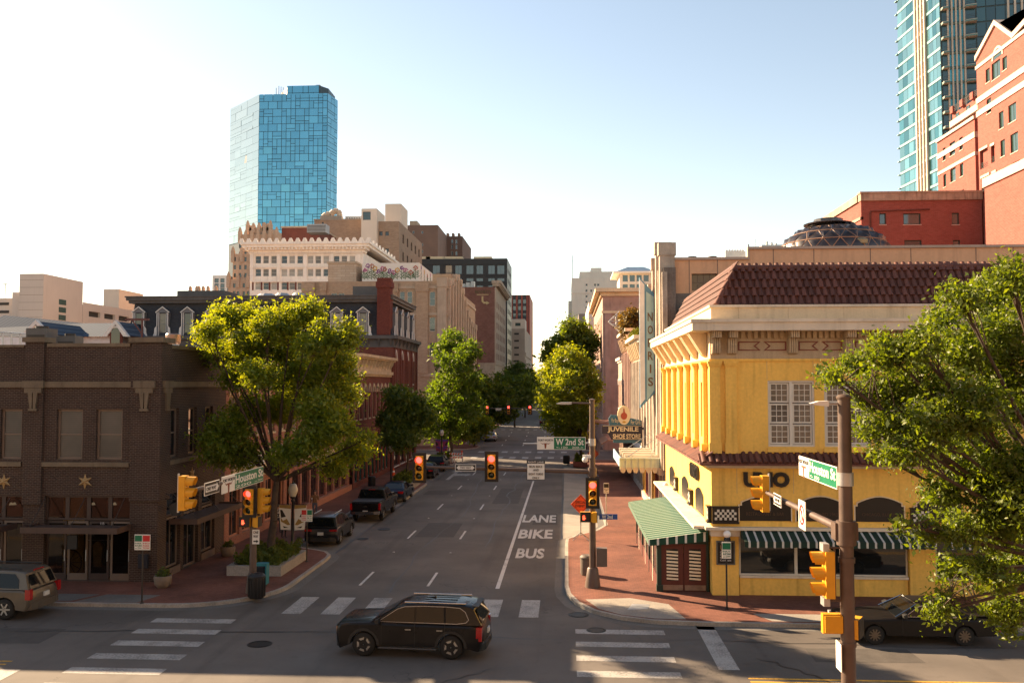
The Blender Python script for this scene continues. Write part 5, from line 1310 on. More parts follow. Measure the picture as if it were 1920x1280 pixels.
# --- dark red brick side wall with a faded painted sign
YBn = 238.0
xb1, xb0 = at(929, 600, YBn).x, at(862, 600, YBn).x; zb_t = at(900, 538, YBn).z
so = grid(YBn + 2, YBn + 38, 6, 12, zb_t - 3, 7, .5, .6)
bn = block('brick_office', 'tall reddish brick office with a faded painted wall sign and carved stone street front', xb0, xb1 - .01, YBn, YBn + 40, zb_t, brickmat('rose_brick', (.23, .10, .075), (.28, .13, .095), (.22, .14, .11), .5, .25, .02, var=.25), (), (), 'r')
facade(bn, FL(xb1 + .05), YBn, YBn + 40, .15, zb_t + .4, so, M_decos, M_dark, M_glass, d=.35)
b = MB(); b.box(xb1 - .2, xb1 + .2, YBn - .02, YBn, .15, zb_t); b.box(xb1 - 1.0, xb1 + 1.5, YBn - .4, YBn + 41, zb_t + .9, zb_t + 1.7); b.box(xb1 - .8, xb1 + .9, YBn - .2, YBn + 41, zb_t + .2, zb_t + .9); b.build('cornice', M_decos, bn)
for i in range(16):
 y = YBn + 2.5 * i; b = MB(); b.box(xb1 + .9, xb1 + 1.3, y, y + 1.0, zb_t + .4, zb_t + .9); b.build('bracket', M_decos, bn)
a, c, z0_, z1_ = pxr(891, 921, 544, 550, YBn)
text(bn, 'BENNETTS', FR(YBn), a, c, z0_, z1_, -.05, pm('faded_green_paint', (.10, .085, .04), .8, .2, 1), bold=.02)
a, c, z0_, z1_ = pxr(894, 916, 551.5, 553, YBn); b = MB(FR(YBn)); b.box(a, c, -.04, 0, z0_, z1_); b.build('painted_bar', pm('faded_cream_paint', (.52, .40, .20), .8, .2, 1), bn)
a, c, z0_, z1_ = pxr(903, 918, 555, 571, YBn); b = MB(FR(YBn)); w_, h_ = c - a, z1_ - z0_
b.prism([(a, z1_), (a, z0_ + h_ * .35), (a + w_ * .25, z0_ + h_ * .12), (a + w_ * .6, z0_ + h_ * .12), (a + w_ * .6, z0_), (c, z0_ + h_ * .2), (a + w_ * .6, z0_ + h_ * .42), (a + w_ * .6, z0_ + h_ * .3), (a + w_ * .3, z0_ + h_ * .35), (a + w_ * .22, z0_ + h_ * .5), (a + w_ * .22, z1_)], -.04, 0, 'y'); b.build('painted_arrow', MATS['faded_cream_paint'], bn)
for k, px in enumerate((868, 877, 886)):
 p = at(px, 530, YBn + 6); b = MB(); b.box(p.x - .5, p.x + .5, YBn + 6, YBn + 8, zb_t - .4, zb_t + 1.6 + .3 * k); b.build('roof_unit', M_galv, bn)
# low pale building between
lo = block('pale_bank', 'low pale stone building below the reddish brick office', at(898, 690, 205).x, at(928, 690, 205).x, 205, 236, at(915, 683, 205).z, M_decos, [pxr(902, 908, 700, 712, 205), pxr(902, 908, 722, 735, 205)], grid(207, 235, 6, 4, 12, 2, .5, .7), 'r', cap=M_decos)
# --- black modern hotel block
YE = 292.0
xe1 = at(951, 560, YE).x; xe0 = at(786, 500, YE).x; ze = at(870, 485, YE).z
fo = []
for a, c in ((811, 825), (835, 848), (853, 866), (874, 888), (893, 906), (915, 928), (932, 946)):
 fo += [pxr(a, c, 497, 514, YE), pxr(a, c, 521, 527.5, YE), pxr(a, c, 535, 552, YE)]
be = block('black_hotel', 'black modern hotel block with paired wide windows', xe0, xe1, YE, YE + 24, ze, pm('black_panel', (.018, .018, .020), .45, .12, .3), fo, grid(YE + 2, YE + 22, 5, 8, ze - 2, 12, .5, .5), 'r', M_black, M_glassb, nz=1, nx=2)
for z_ in (495.5, 516.5, 530):
 zz = at(870, z_, YE).z; b = MB(FR(YE)); b.box(xe0, xe1, -.12, -.01, zz - .12, zz + .12); b.build('panel_joint', M_black, be)
for px in (790, 815, 850, 905):
 p = at(px, 483, YE + 8); b = MB(); b.box(p.x - 3, p.x + 3, YE + 8, YE + 14, ze - .4, at(px, 481, YE + 8).z); b.build('roof_unit', M_crm, be)
# --- red and grey tower, grey garage
YF = 430.0
x0, x1 = at(957, 600, YF).x, at(991, 600, YF).x
rt = block('red_fin_tower', 'red and charcoal striped tower at the end of the street', x0, x1, YF, YF + 40, at(970, 553, YF).z, pm('charcoal_panel', (.05, .05, .055), .5, .1, .2), [pxr(px, px + 6, py, py + 8, YF) for px in (962, 971.5, 980.5) for py in (561, 573.5, 587)], (), 'r', M_dark, M_glassb, nz=1)
for px in (959.5, 969, 978.5, 988.5):
 a, c, z0_, z1_ = pxr(px - 1.6, px + 1.6, 554, 700, YF); b = MB(); b.box(a, c, YF - .5, YF, z0_, z1_); b.build('fin', pm('red_terracotta_panel', (.30, .07, .045), .6, .1, .3), rt)
b = MB(); b.box(x1, x1 + .6, YF, YF + 40, .15, at(970, 553, YF).z); b.build('fin', MATS['red_terracotta_panel'], rt)
YG = 330.0
gk = block('grey_garage', 'grey concrete parking garage with dark slot openings down the street', at(955, 650, YG).x, at(984, 650, YG).x, YG, YG + 60, at(970, 616, YG).z, pm('grey_concrete', (.30, .26, .22), .85, .15, .3), [pxr(964, 973, p, p + 3.4, YG) for p in (624, 637, 650, 663, 675)], (), 'r', M_dark, M_black, nz=1)
for k in range(6):
 z_ = 6 + k * 2.6; b = MB(FL(at(984, 650, YG).x)); b.box(YG + 2, YG + 58, -.3, .0, z_, z_ + 1.4); b.build('parapet', MATS['grey_concrete'], gk)
b = block('white_stair_block', 'pale stair block on top of the grey garage', at(958, 610, 345).x, at(984, 610, 345).x, 345, 360, at(970, 598, 345).z, pm('pale_concrete', (.42, .38, .33), .85, .1, .3), [pxr(966, 976, 605, 611, 345)], (), 'r', M_dark, M_glasst, nz=1)
# --- brown towers behind
YB1 = 400.0
M_brn = pm('brown_brick_far', (.21, .135, .105), .85, .12, .2)
brt = block('brown_tower', 'plain brown brick tower with few small windows behind the black hotel', at(759, 450, YB1).x, at(821, 450, YB1).x, YB1, YB1 + 50, at(790, 422, YB1).z, M_brn, [pxr(px, px + 3.5, py, py + 5, YB1) for px in (773.5, 790) for py in (433, 456, 469)], (), 'r', M_wtrim, M_glassb, nz=2)
b = MB(); a, c, z0_, z1_ = pxr(768, 782, 414, 424, YB1 + 5); b.box(a, c, YB1 + 5, YB1 + 14, z0_ - 2, z1_); b.build('penthouse', M_decos, brt)
br2 = block('brown_hotel', 'brown brick tower with a grid of white framed windows behind the black hotel', at(821.5, 450, YB1 + 30).x, at(867, 450, YB1 + 30).x, YB1 + 30, YB1 + 70, at(845, 443, YB1 + 30).z, pm('brown_brick_far2', (.14, .085, .065), .85, .1, .2), [pxr(px, px + 3.6, py, py + 8, YB1 + 30) for px in (824.5, 833, 846, 854) for py in (449, 459, 471)], grid(YB1 + 33, YB1 + 68, 6, 40, 72, 7, .4, .6), 'r', M_wtrim, M_glassb, nz=2)
for px in (827, 837, 847, 858):
 a, c, z0_, z1_ = pxr(px, px + 4, 437, 444, YB1 + 40); b = MB(); b.box(a, c, YB1 + 40, YB1 + 44, z0_ - 1, z1_); b.build('roof_unit', M_brn, br2)
# --- white terracotta building with a crested cornice
YH = 178.0
M_terw = pm('white_terracotta', (.88, .80, .70), .7, .10, .6, fine=.08, streak=.2)
hx0, hx1 = at(469, 500, YH).x, at(681, 500, YH).x; hz = at(570, 474, YH).z
fo = []
for py0_, py1_ in ((479.5, 494), (504, 518), (529, 543)):
 for k in range(4):
  for px in (478.5, 493, 508):
   fo.append(pxr(px + 49 * k, px + 49 * k + 11, py0_, py1_, YH))
hb = block('terracotta_building', 'white terracotta office building with a crested overhanging cornice', hx0, hx1, YH, YH + 30, hz, M_terw, fo, grid(YH + 2, YH + 28, 6, 10, hz - 4, 5, .45, .6), 'r', M_winfr, [M_glass, M_blind, M_blind, M_blindd])
b = MB(); zz = at(570, 474, YH).z; zt_ = at(570, 455, YH).z
b.box(hx0 - .3, hx1 + .3, YH - .3, YH + 2, zz, zz + .5); b.box(hx0 - .8, hx1 + .8, YH - .8, YH + 2, zz + .5, zz + 1.0); b.box(hx0 - 1.3, hx1 + 1.3, YH - 1.3, YH + 31, zz + 1.0, zt_ - .5); b.box(hx0 - 1.6, hx1 + 1.6, YH - 1.6, YH + 31, zt_ - .5, zt_); b.build('cornice', M_terw, hb)
for i in range(34):
 x = hx0 - .6 + (hx1 - hx0 + 1.2) * i / 33; b = MB(); b.box(x - .16, x + .16, YH - 1.15, YH - .3, zz + .55, zz + 1.0); b.build('dentil', M_terw, hb)
for i in range(19):
 x = hx0 - 1.3 + (hx1 - hx0 + 2.6) * i / 18; b = MB(); b.prism([(x - .45, zt_), (x - .45, zt_ + .25), (x - .2, zt_ + .75), (x + .2, zt_ + .75), (x + .45, zt_ + .25), (x + .45, zt_)], YH - 1.5, YH - 1.2, 'y'); b.build('crest', M_terw, hb)
for i in range(9):
 y = YH + 3.2 * i; b = MB(); b.prism([(y - .45, zt_), (y - .45, zt_ + .25), (y - .2, zt_ + .75), (y + .2, zt_ + .75), (y + .45, zt_ + .25), (y + .45, zt_)], hx1 + 1.2, hx1 + 1.5, 'x'); b.build('crest', M_terw, hb)
for k in range(5):
 a, c, z0_, z1_ = pxr(469 + 50 * k, 476 + 50 * k, 476, 527, YH); b = MB(); b.box(a, c, YH - .25, YH, z0_, z1_); b.build('pilaster', M_terw, hb)
for py in (474, 499, 526):
 a, c, z0_, z1_ = pxr(469, 681, py, py + 3, YH); b = MB(); b.box(a, c, YH - .35, YH - .26, z0_, z1_); b.build('stone_band', M_terw, hb)
a, c, z0_, z1_ = pxr(469, 681, 528, 560, YH)
for px in (474, 490.5, 505.5, 521, 539.5, 554.5, 570, 588, 603, 619, 637, 652):
 a, c, z0_, z1_ = pxr(px - 1.5, px + 1.8, 529, 544, YH); b = MB(); b.box(a, c, YH - .05, YH, z0_, z1_); b.build('brick_panel', M_redbk, hb)
# blank buff brick block in front of it and the flower mural box
YK = 150.0
bk = block('buff_blank_block', 'blank buff brick stair block beside the flower mural', at(615, 500, YK).x, at(668, 500, YK).x, YK, YK + 12, at(640, 494, YK).z, brickmat('pale_buff_brick', (.46, .36, .27), (.54, .44, .34), (.36, .27, .2), 1.4, .42, .03, var=.12), cap=M_decos)
M_mur = pm('mural_white', (.66, .60, .54), .8, .06, .3)
mx = block('mural_box', 'white rooftop box painted with tall garden flowers', at(679, 505, YK).x, at(786, 505, YK).x, YK, YK + 34, at(730, 493, YK).z, M_mur)
fl = {k: pm('mural_' + k, c, .8, .1, 1) for k, c in dict(green=(.05, .11, .035), olive=(.13, .13, .04), purple=(.22, .06, .22), pink=(.42, .10, .22), rust=(.36, .10, .06), gold=(.55, .30, .05), brown=(.10, .05, .03)).items()}
mr = random.Random(5)
def flower(M, u, z0_, z1_, kind):
 b = MB(M); h = z1_ - z0_
 b.prism([(u - .05, z0_), (u + .05, z0_), (u + .03, z1_ - .1 * h), (u - .03, z1_ - .1 * h)], -.03, 0, 'y')
 for k in range(5 if kind < 2 else 9):
  zz = z0_ + h * (.08 + .6 * k / (5 if kind < 2 else 9)); s = 1 if k % 2 else -1; L = .32 + .45 * mr.random() * (1.3 if kind == 2 else .7)
  b.prism([(u, zz), (u + s * L * .5, zz + .05), (u + s * L, zz + .34), (u + s * L * .45, zz + .22)][::s], -.03, 0, 'y')
 o = b.build('flower_stem', fl['green'] if kind != 1 else fl['olive'], mx)
 c = [fl['purple'], fl['gold'], fl['rust'], fl['pink']][kind]
 b = MB(M)
 for k in range(8):
  aa = 2 * math.pi * k / 8; rr = .32 if kind in (1,) else .24
  cx, cz = u + (rr * math.cos(aa)) * (1 if kind == 1 else mr.uniform(.5, 1.6)), z1_ - .25 + rr * math.sin(aa) * (1 if kind == 1 else mr.uniform(.6, 1.6))
  b.prism([(cx + .13 * math.cos(q), cz + .13 * math.sin(q)) for q in (0, 1.25, 2.5, 3.8, 5)], -.035, 0, 'y')
 b.build('flower_head', c, mx)
zf0, zf1 = at(730, 524, YK).z, at(730, 496, YK).z
for k, px in enumerate((684, 690, 697, 703, 709, 716, 722, 731, 738, 745, 753, 760, 770, 779)):
 flower(FR(YK), at(px, 510, YK).x, zf0, zf1 - mr.uniform(0, 1.1), [3, 0, 2, 1, 0, 3, 2, 0, 3, 1, 0, 3, 2, 2][k])
for k in range(9): flower(FL(at(786, 505, YK).x), YK + 2 + 3.5 * k, zf0, zf1 - mr.uniform(0, .8), k % 4)
# --- tan brick cluster with the pale lift tower
YC = 222.0
M_tbr = brickmat('tan_brick_far', (.34, .235, .165), (.41, .29, .21), (.32, .23, .165), .6, .25, .02, var=.15)
M_lift = pm('pale_stucco_tower', (.66, .55, .45), .85, .08, .2)
k1 = block('tan_brick_office', 'tan brick office block with a roof terrace behind the terracotta building', at(706, 460, YC).x, at(748, 460, YC).x, YC, YC + 36, at(730, 415, YC).z, M_tbr, [pxr(px, px + 6.5, py, py + 8, YC) for px in (711, 722.5) for py in (434, 466, 486)], grid(YC + 3, YC + 34, 5, 30, 48, 4, .35, .5), 'r', M_dark, M_glass)
k2 = block('lift_tower', 'pale stucco lift tower with one square window', at(677, 460, YC - 2).x, at(706, 460, YC - 2).x, YC - 2, YC + 8, at(690, 391, YC - 2).z, M_lift, [pxr(680.5, 695, 397, 412.5, YC - 2)], (), 'r', M_dark, M_glasst, nz=2, nx=2)
k3 = block('lift_tower', 'plain pale stucco tower block standing behind the roof terrace', at(722, 400, YC + 12).x, at(752, 400, YC + 12).x, YC + 12, YC + 22, at(735, 382, YC + 12).z, M_lift)
k4 = block('tan_brick_wing', 'tan brick wing with rooftop glass fence in front of the blue tower', at(589, 440, YC + 4).x, at(677, 440, YC + 4).x, YC + 4, YC + 30, at(630, 413, YC + 4).z, M_tbr, [pxr(603, 607, 416, 423, YC + 4)], (), 'r', M_dark, M_glass, cap=M_ducttan)
k5 = block('red_brick_attic', 'dark red brick attic storey above the terracotta cornice', at(528, 440, 200).x, at(598, 440, 200).x, 200, 215, at(560, 427, 200).z, M_redbk, cap=M_decos)
tp = block('terrace_pavilion', 'white slatted roof pavilion beside the pale lift tower', at(647, 415, YC + 8).x, at(678, 415, YC + 8).x, YC + 8, YC + 14, at(660, 405, YC + 8).z, M_wpaint, [pxr(649 + 4.6 * k, 652 + 4.6 * k, 408, 420, YC + 8) for k in range(6)], (), 'r', M_wpaint, M_glassb, nz=1, z0=at(660, 424, YC + 8).z)
dk = thing('curved_duct', 'large curved tan air duct on the tan brick wing roof', 'duct', (at(620, 405, YC + 8).x, YC + 8, at(620, 412, YC + 8).z))
b = MB(); pts = [at(px, py, YC + 8) for px, py in ((606, 407), (612, 402), (620, 402), (626, 396), (634, 396), (637, 401), (637, 410))]
for p, q in zip(pts, pts[1:]): b.cyl(p, q, .75, n=8)
b.build('duct', pm('tan_duct', (.48, .36, .26), .6, .1, 1), dk)
b = MB(); b.box(pts[0].x - .5, pts[-1].x + .7, YC + 7, YC + 9, at(620, 414, YC + 8).z, at(620, 406, YC + 8).z); b.build('base', M_ducttan, dk)
b = MB(); a, c, z0_, z1_ = pxr(597, 631, 433, 449, 199);
un = hvac('roof_unit', a, c, 190, 193, z0_, z1_, pm('blue_grey_metal', (.22, .24, .27), .5, .1, 1), 'grey blue rooftop unit beside the crested terracotta cornice')
# --- spiky art deco tower
YI = 262.0
M_goth = brickmat('peach_brick', (.56, .39, .27), (.64, .46, .33), (.48, .35, .26), .7, .3, .025, var=.12)
def gx(px): return at(px, 480, YI).x
def gz(py): return at(470, py, YI).z
gt = thing('gothic_tower', 'peach brick tower with clusters of spiky finials', 'building', (gx(465), YI, .15))
tiers = [(429, 520, 523, 0), (432, 514, 474, 2), (438, 508, 434, 5), (446, 490, 418, 8)]
for k, (a, c, pt, dy) in enumerate(tiers):
 ops = []
 for py in range(int(pt) + 8, 570 if k < 2 else (500 if k == 2 else 445), 15):
  for px in ((438, 448, 458, 469) if k else (430.5, 437, 444, 455, 463)):
   if a + 3 < px < c - 8 and k < 3: ops.append(pxr(px, px + 4.5, py, py + 8, YI + dy))
 b = MB(FR(YI + dy)); wall(b, gx(a), gx(c), .15, gz(pt), ops, .3); b.build('wall', M_goth, gt)
 for p in ops: window(gt, FR(YI + dy), *p, d=.25, frame=M_dark, glass=M_glasst)
 b = MB(); b.box(gx(a), gx(c), YI + dy + .35, YI + 30 - dy, .15, gz(pt) - .1); b.build('core', M_goth, gt)
 n = [6, 6, 7, 5][k]
 for i in range(n):
  x = gx(a) + (gx(c) - gx(a)) * i / (n - 1); zt_ = gz(pt)
  b = MB(); h = 1.0 + (.5 if i in (0, n - 1) else 0); b.box(x - .5, x + .5, YI + dy - .4, YI + dy + .6, zt_ - 2.5, zt_ + h * .6); b.prism([(x - .42, zt_ + h * .6), (x + .42, zt_ + h * .6), (x + .3, zt_ + h * 1.1), (x, zt_ + h * 1.5), (x - .3, zt_ + h * 1.1)], YI + dy - .35, YI + dy + .5, 'y'); b.build('finial', M_goth, gt)
for px, pt in ((449, 413), (456, 411), (468, 413), (477, 408), (485, 410)):
 x = gx(px); b = MB(); b.prism([(x - .6, gz(424)), (x + .6, gz(424)), (x + .5, gz(pt + 3)), (x + .2, gz(pt)), (x - .2, gz(pt)), (x - .5, gz(pt + 3))], YI + 8, YI + 9.2, 'y'); b.build('finial', M_goth, gt)
lw = block('gothic_wing', 'low peach brick wing with a row of small finials beside the mansard roof', gx(360), gx(429), YI - 2, YI + 20, gz(549), M_goth)
for px in (362, 374, 378, 386, 395, 410):
 x = gx(px); b = MB(); b.prism([(x - .4, gz(549)), (x + .4, gz(549)), (x + .35, gz(540)), (x, gz(536)), (x - .35, gz(540))], YI - 2, YI - 1, 'y'); b.build('finial', M_goth, lw)
wb = block('white_flats', 'small white apartment block with glass corners far beside the peach tower', at(398, 530, 340).x, at(426, 530, 340).x, 340, 360, at(410, 516, 340).z, M_wpaint, [pxr(px, px + 8, py, py + 8, 340) for px in (402, 413) for py in (522, 531.5, 540)], (), 'r', M_dark, M_glassb, nz=1)
# --- blue glass tower with single panes
YJ = 330.0
def jx(px, Y=YJ): return at(px, 300, Y).x
M_jg = glassmat('mirror_blue_glass', (.17, .43, .53), .03, metal=.92, spec=.6, island=.10, wob=.06)
M_jl = glassmat('lit_mirror_glass', (.36, .43, .41), .04, metal=.9, spec=.6, island=.05, wob=.06)  # paler copy of the tower glass; the sunward face's sky glare is in its colour
M_jj = pm('tower_joint', (.03, .06, .08), .4, 0)
jt = thing('glass_tower', 'tall blue mirror glass tower with chamfered corners behind the old offices', 'tower', (jx(550), YJ, .15))
ztw = at(550, 176, YJ).z
A_ = Vector((jx(485), YJ)); B_ = Vector((jx(613), YJ))
C_ = Vector((jx(632, YJ + 9), YJ + 9)); D_ = Vector((jx(431, YJ + 17), YJ + 17));
C2 = Vector((jx(628, YJ + 31), YJ + 31)); D2 = Vector((jx(440, YJ + 31), YJ + 31))
ring = [A_, B_, C_, C2, D2, D_]
b = MB(); n = len(ring)
b.add([(p.x, p.y, .15) for p in ring] + [(p.x, p.y, ztw - .4) for p in ring], [(i, (i + 1) % n, (i + 1) % n + n, i + n) for i in range(n)] + [tuple(range(n, 2 * n))]); b.build('core', M_jj, jt)
PM = {}
def panes(p, q, z0_, z1_, nc, nr, mat, seed, cap=300):
 pr = random.Random(seed); d = (q - p); L = d.length; ang = math.atan2(d.y, d.x); cu, cz = L / nc, (z1_ - z0_) / nr
 T = Matrix.Translation((p.x, p.y, 0)) @ Matrix.Rotation(ang, 4, 'Z')
 for j in range(nr):
  i = 0
  while i < nc:
   wi = pr.choice([1, 1, 2]) if (i + 1 < nc) else 1
   sp = [(0, 1)] if pr.random() < .62 else ([(0, .36), (.36, .64)] if pr.random() < .5 else [(0, .68), (.68, .32)])
   for a_, h_ in sp:
    key = (wi, h_, round(cu, 2), round(cz, 2), mat.name)
    if key not in PM:
     m_ = .09 if mat is M_jg else .035; PM[key] = MB().box(m_, cu * wi - m_, -.1, 0, m_, cz * h_ - m_).mesh('pane', mat)  # narrower joints imitate glare washing out the paler face
    link('pane', PM[key], jt, T @ Matrix.Translation((cu * i, -.02, z0_ + cz * (j + a_))) @ Matrix.Rotation(pr.gauss(0, .008), 4, 'X') @ Matrix.Rotation(pr.gauss(0, .006), 4, 'Z'))
   i += wi
zlow = at(550, 445, YJ).z
panes(A_, B_, zlow, ztw, 15, 19, M_jg, 3); panes(D_, A_, zlow, ztw, 5, 18, M_jl, 4); panes(B_, C_, zlow, ztw, 3, 18, M_jg, 5)
b = MB(); E0, E1 = Vector((jx(537, YJ + 8), YJ + 8)), Vector((jx(597, YJ + 8), YJ + 8)); zt_ = at(560, 161, YJ + 8).z
b.box(E0.x, E1.x, YJ + 8, YJ + 22, ztw - .5, zt_); b.prism([(E1.x, YJ + 8), (E1.x + 2.6, YJ + 12), (E1.x + 2.6, YJ + 22), (E1.x, YJ + 22)], ztw - .5, zt_ - .02, 'z'); b.prism([(E0.x - 6, YJ + 17), (E0.x, YJ + 8), (E0.x, YJ + 22), (E0.x - 6, YJ + 22)], ztw - .5, zt_ - .5, 'z'); b.build('penthouse', M_jj, jt)
panes(E0 + Vector((0, -.05)), E1 + Vector((0, -.05)), ztw, zt_, 6, 2, M_jg, 7)
for px, h in ((518, 2.2), (523, 3.5), (527, 3), (531, 2.5), (546, 3.2), (590, 1)):
 p = at(px, 165, YJ + 14); b = MB(); b.cyl((p.x, YJ + 14, ztw), (p.x, YJ + 14, zt_ + h * .6), .18, n=6); b.build('antenna', M_galv, jt)
b = MB(); p = at(596, 158, YJ + 12); b.box(p.x - .9, p.x + .9, YJ + 12, YJ + 14, zt_, zt_ + 1.6); b.build('roof_unit', M_wpaint, jt)
# --- pale garage far to the side
YM_ = 200.0
M_gar = pm('pale_garage_concrete', (.58, .485, .41), .85, .06, .15, streak=.08)
def mp(px, py, Y=YM_): return at(px, py, Y)
gm = thing('parking_garage', 'pale concrete parking garage with stair towers above the blue metal roofs', 'building', (mp(80, 600).x, YM_, .15))
b = MB(); b.box(mp(-140, 550).x, mp(36, 550).x, YM_ + 4, YM_ + 30, .15, at(10, 559, YM_ + 4).z); b.build('wall', M_gar, gm)
b = MB(); b.box(mp(36, 550).x, mp(81, 550).x, YM_, YM_ + 17, .15, mp(60, 513).z); b.build('stair_tower', M_gar, gm)
b = MB(); b.box(mp(18, 550).x, mp(36, 550).x, YM_ + 1, YM_ + 12, .15, mp(30, 547).z); b.build('stair_tower', M_gar, gm)
b = MB(); b.box(at(194, 560, YM_ + 72).x, at(223, 560, YM_ + 72).x, YM_ + 72, YM_ + 88, .15, at(210, 542, YM_ + 72).z); b.build('stair_tower', M_gar, gm)
# receding deck wall with slot openings (faces +X)
xw = mp(81, 550).x + .02
fz = lambda py: atx(112, py, xw).z
sl_ = []
z_top = atx(113, 559, xw).z
for k in range(4):
 z1_ = z_top - 2.0 - 3.6 * k
 for j in range(7):
  y = YM_ + 20 + 7.6 * j; sl_.append((y, y + 5.6, z1_ - 1.35, z1_))
b = MB(FL(xw)); wall(b, YM_ + 17.05, YM_ + 72, .15, z_top, sl_, .6); b.build('deck_wall', M_gar, gm)
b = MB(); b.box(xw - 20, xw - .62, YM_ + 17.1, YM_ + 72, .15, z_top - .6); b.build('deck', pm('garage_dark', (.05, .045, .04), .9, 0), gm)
for k in range(4):
 z_ = mp(95, 560 + 15 * k).z; b = MB(FL(xw)); b.box(YM_ + 6.5, YM_ + 9.5, -.05, .02, z_ - .7, z_ + .55); b.build('stair_window', pm('green_glass', (.02, .07, .065), .1, 0, spec=.8), gm)
for py in (564, 579):
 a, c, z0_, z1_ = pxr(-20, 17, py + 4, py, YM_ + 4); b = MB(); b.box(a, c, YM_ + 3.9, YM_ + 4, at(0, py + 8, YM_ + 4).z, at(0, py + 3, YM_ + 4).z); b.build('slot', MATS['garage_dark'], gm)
for k in range(6):
 z_ = mp(50, 525 + 14 * k).z; b = MB(); b.box(mp(36, 550).x, mp(81, 550).x, YM_ - .015, YM_, z_, z_ + .06); b.build('joint', M_stjo, gm)
def lightmast(px, pyt, Y, zb_, label):
 r = thing('light_mast', label, 'lamp post', (at(px, 560, Y).x, Y, zb_)); x = at(px, 560, Y).x; zt_ = at(px, pyt, Y).z
 b = MB(); b.cyl((x, Y, zb_), (x, Y, zt_), .09, n=6); b.build('mast', M_dark, r)
 b = MB(); b.box(x - .5, x + .5, Y - .2, Y + .2, zt_, zt_ + .15); b.build('lamp_head', M_dark, r)
lightmast(9.5, 533, YM_ + 6, at(10, 559, YM_ + 6).z, 'tall dark light mast on the parking garage roof near the stair tower')
lightmast(122, 553, YM_ + 40, z_top - .6, 'short dark light mast above the slotted garage deck')
# --- blue metal roofs with brick gables
YN = 92.0
M_bmet, t_ = new('blue_standing_seam')
p_ = t_.n('ShaderNodeSeparateXYZ'); t_.l(t_.pos(), p_.inputs[0])
sx_ = t_.math('ADD', p_.outputs[0], t_.math('MULTIPLY', p_.outputs[1], .0))
fr_ = t_.math('LESS_THAN', t_.math('FRACT', t_.math('MULTIPLY', sx_, 2.3)), .16)
t_.l(t_.mix(fr_, (.050, .070, .10), (.10, .13, .17)), t_.bsdf.inputs['Base Color']); t_.bsdf.inputs['Roughness'].default_value = .9; t_.bsdf.inputs['Specular IOR Level'].default_value = .08
nr_ = thing('gabled_hall', 'red brick hall with blue metal roofs and arched gable windows behind the brick parapet', 'building', (at(110, 620, YN).x, YN, .15))
def nx_(px, dy=0): return at(px, 620, YN + dy).x
def nz_(py, dy=0): return at(110, py, YN + dy).z
b = MB(); zr0, zr1, zr2 = nz_(631), nz_(606, 6), nz_(598, 6)
b.quad((nx_(100), YN, zr0), (nx_(232), YN, zr0), (nx_(226), YN + 6, zr1), (nx_(100), YN + 6, zr1)); b.quad((nx_(-60), YN + 2, zr0 + 1), (nx_(100), YN, zr0), (nx_(100), YN + 6, zr1), (nx_(-60), YN + 6, nz_(590, 6))); b.build('roof', M_bmet, nr_)
b = MB(); b.quad((nx_(-60), YN + .5, .15), (nx_(232), YN + .5, .15), (nx_(232), YN + .5, zr0), (nx_(-60), YN + .5, zr0)); b.build('wall', M_wpaint, nr_)
def gable(pxc, pxl, pxrr, pt, pb, dy, rw):
 y = YN + dy; uc, ul, ur = at(pxc, 620, y).x, at(pxl, 620, y).x, at(pxrr, 620, y).x; zt_, zb_ = at(pxc, pt, y).z, at(pxc, pb, y).z
 b = MB(); b.prism([(ul, zb_), (ur, zb_), (uc, zt_)], y, y + .3, 'y'); b.box(ul + .6, ur - .6, y + .02, y + .3, .15, zb_); g_ = b.build('gable', M_redbk, nr_)
 b = MB()
 for s, e in ((-1, ul), (1, ur)):
  b.prism([(e - s * -.15, zb_ - .1), (e - s * .35, zb_ - .1), (uc, zt_ - .3), (uc, zt_ + .12)], y - .15, y + .35, 'y')
 b.build('coping', M_wtrim, nr_)
 b = MB(); ra = rw; n = 10; zc_ = zb_ + .35
 for i in range(n):
  t0, t1 = math.pi * i / n, math.pi * (i + 1) / n
  b.prism([(uc + ra * math.cos(t0), zc_ + ra * math.sin(t0)), (uc + ra * 1.35 * math.cos(t0), zc_ + ra * 1.35 * math.sin(t0)), (uc + ra * 1.35 * math.cos(t1), zc_ + ra * 1.35 * math.sin(t1)), (uc + ra * math.cos(t1), zc_ + ra * math.sin(t1))], y - .08, y + .02, 'y')
 b.build('arch', M_wtrim, nr_)
 b = MB(); b.prism([(uc + ra * math.cos(math.pi * i / n), zc_ + ra * math.sin(math.pi * i / n)) for i in range(n + 1)] + [(uc - ra, zc_ - 1.5), (uc + ra, zc_ - 1.5)], y - .03, y, 'y'); b.build('arched_window', M_glass, nr_)
 b = MB(); b.quad((ul, y + .3, zb_), (uc, y + .3, zt_), (uc, y + 8, zt_), (ul, y + 8, zb_)); b.quad((uc, y + .3, zt_), (ur, y + .3, zb_), (ur, y + 8, zb_), (uc, y + 8, zt_)); b.build('roof', M_bmet, nr_)
gable(68, 44, 92, 602, 626, -6, .34); gable(217, 195, 239, 602, 629, -5, .44)
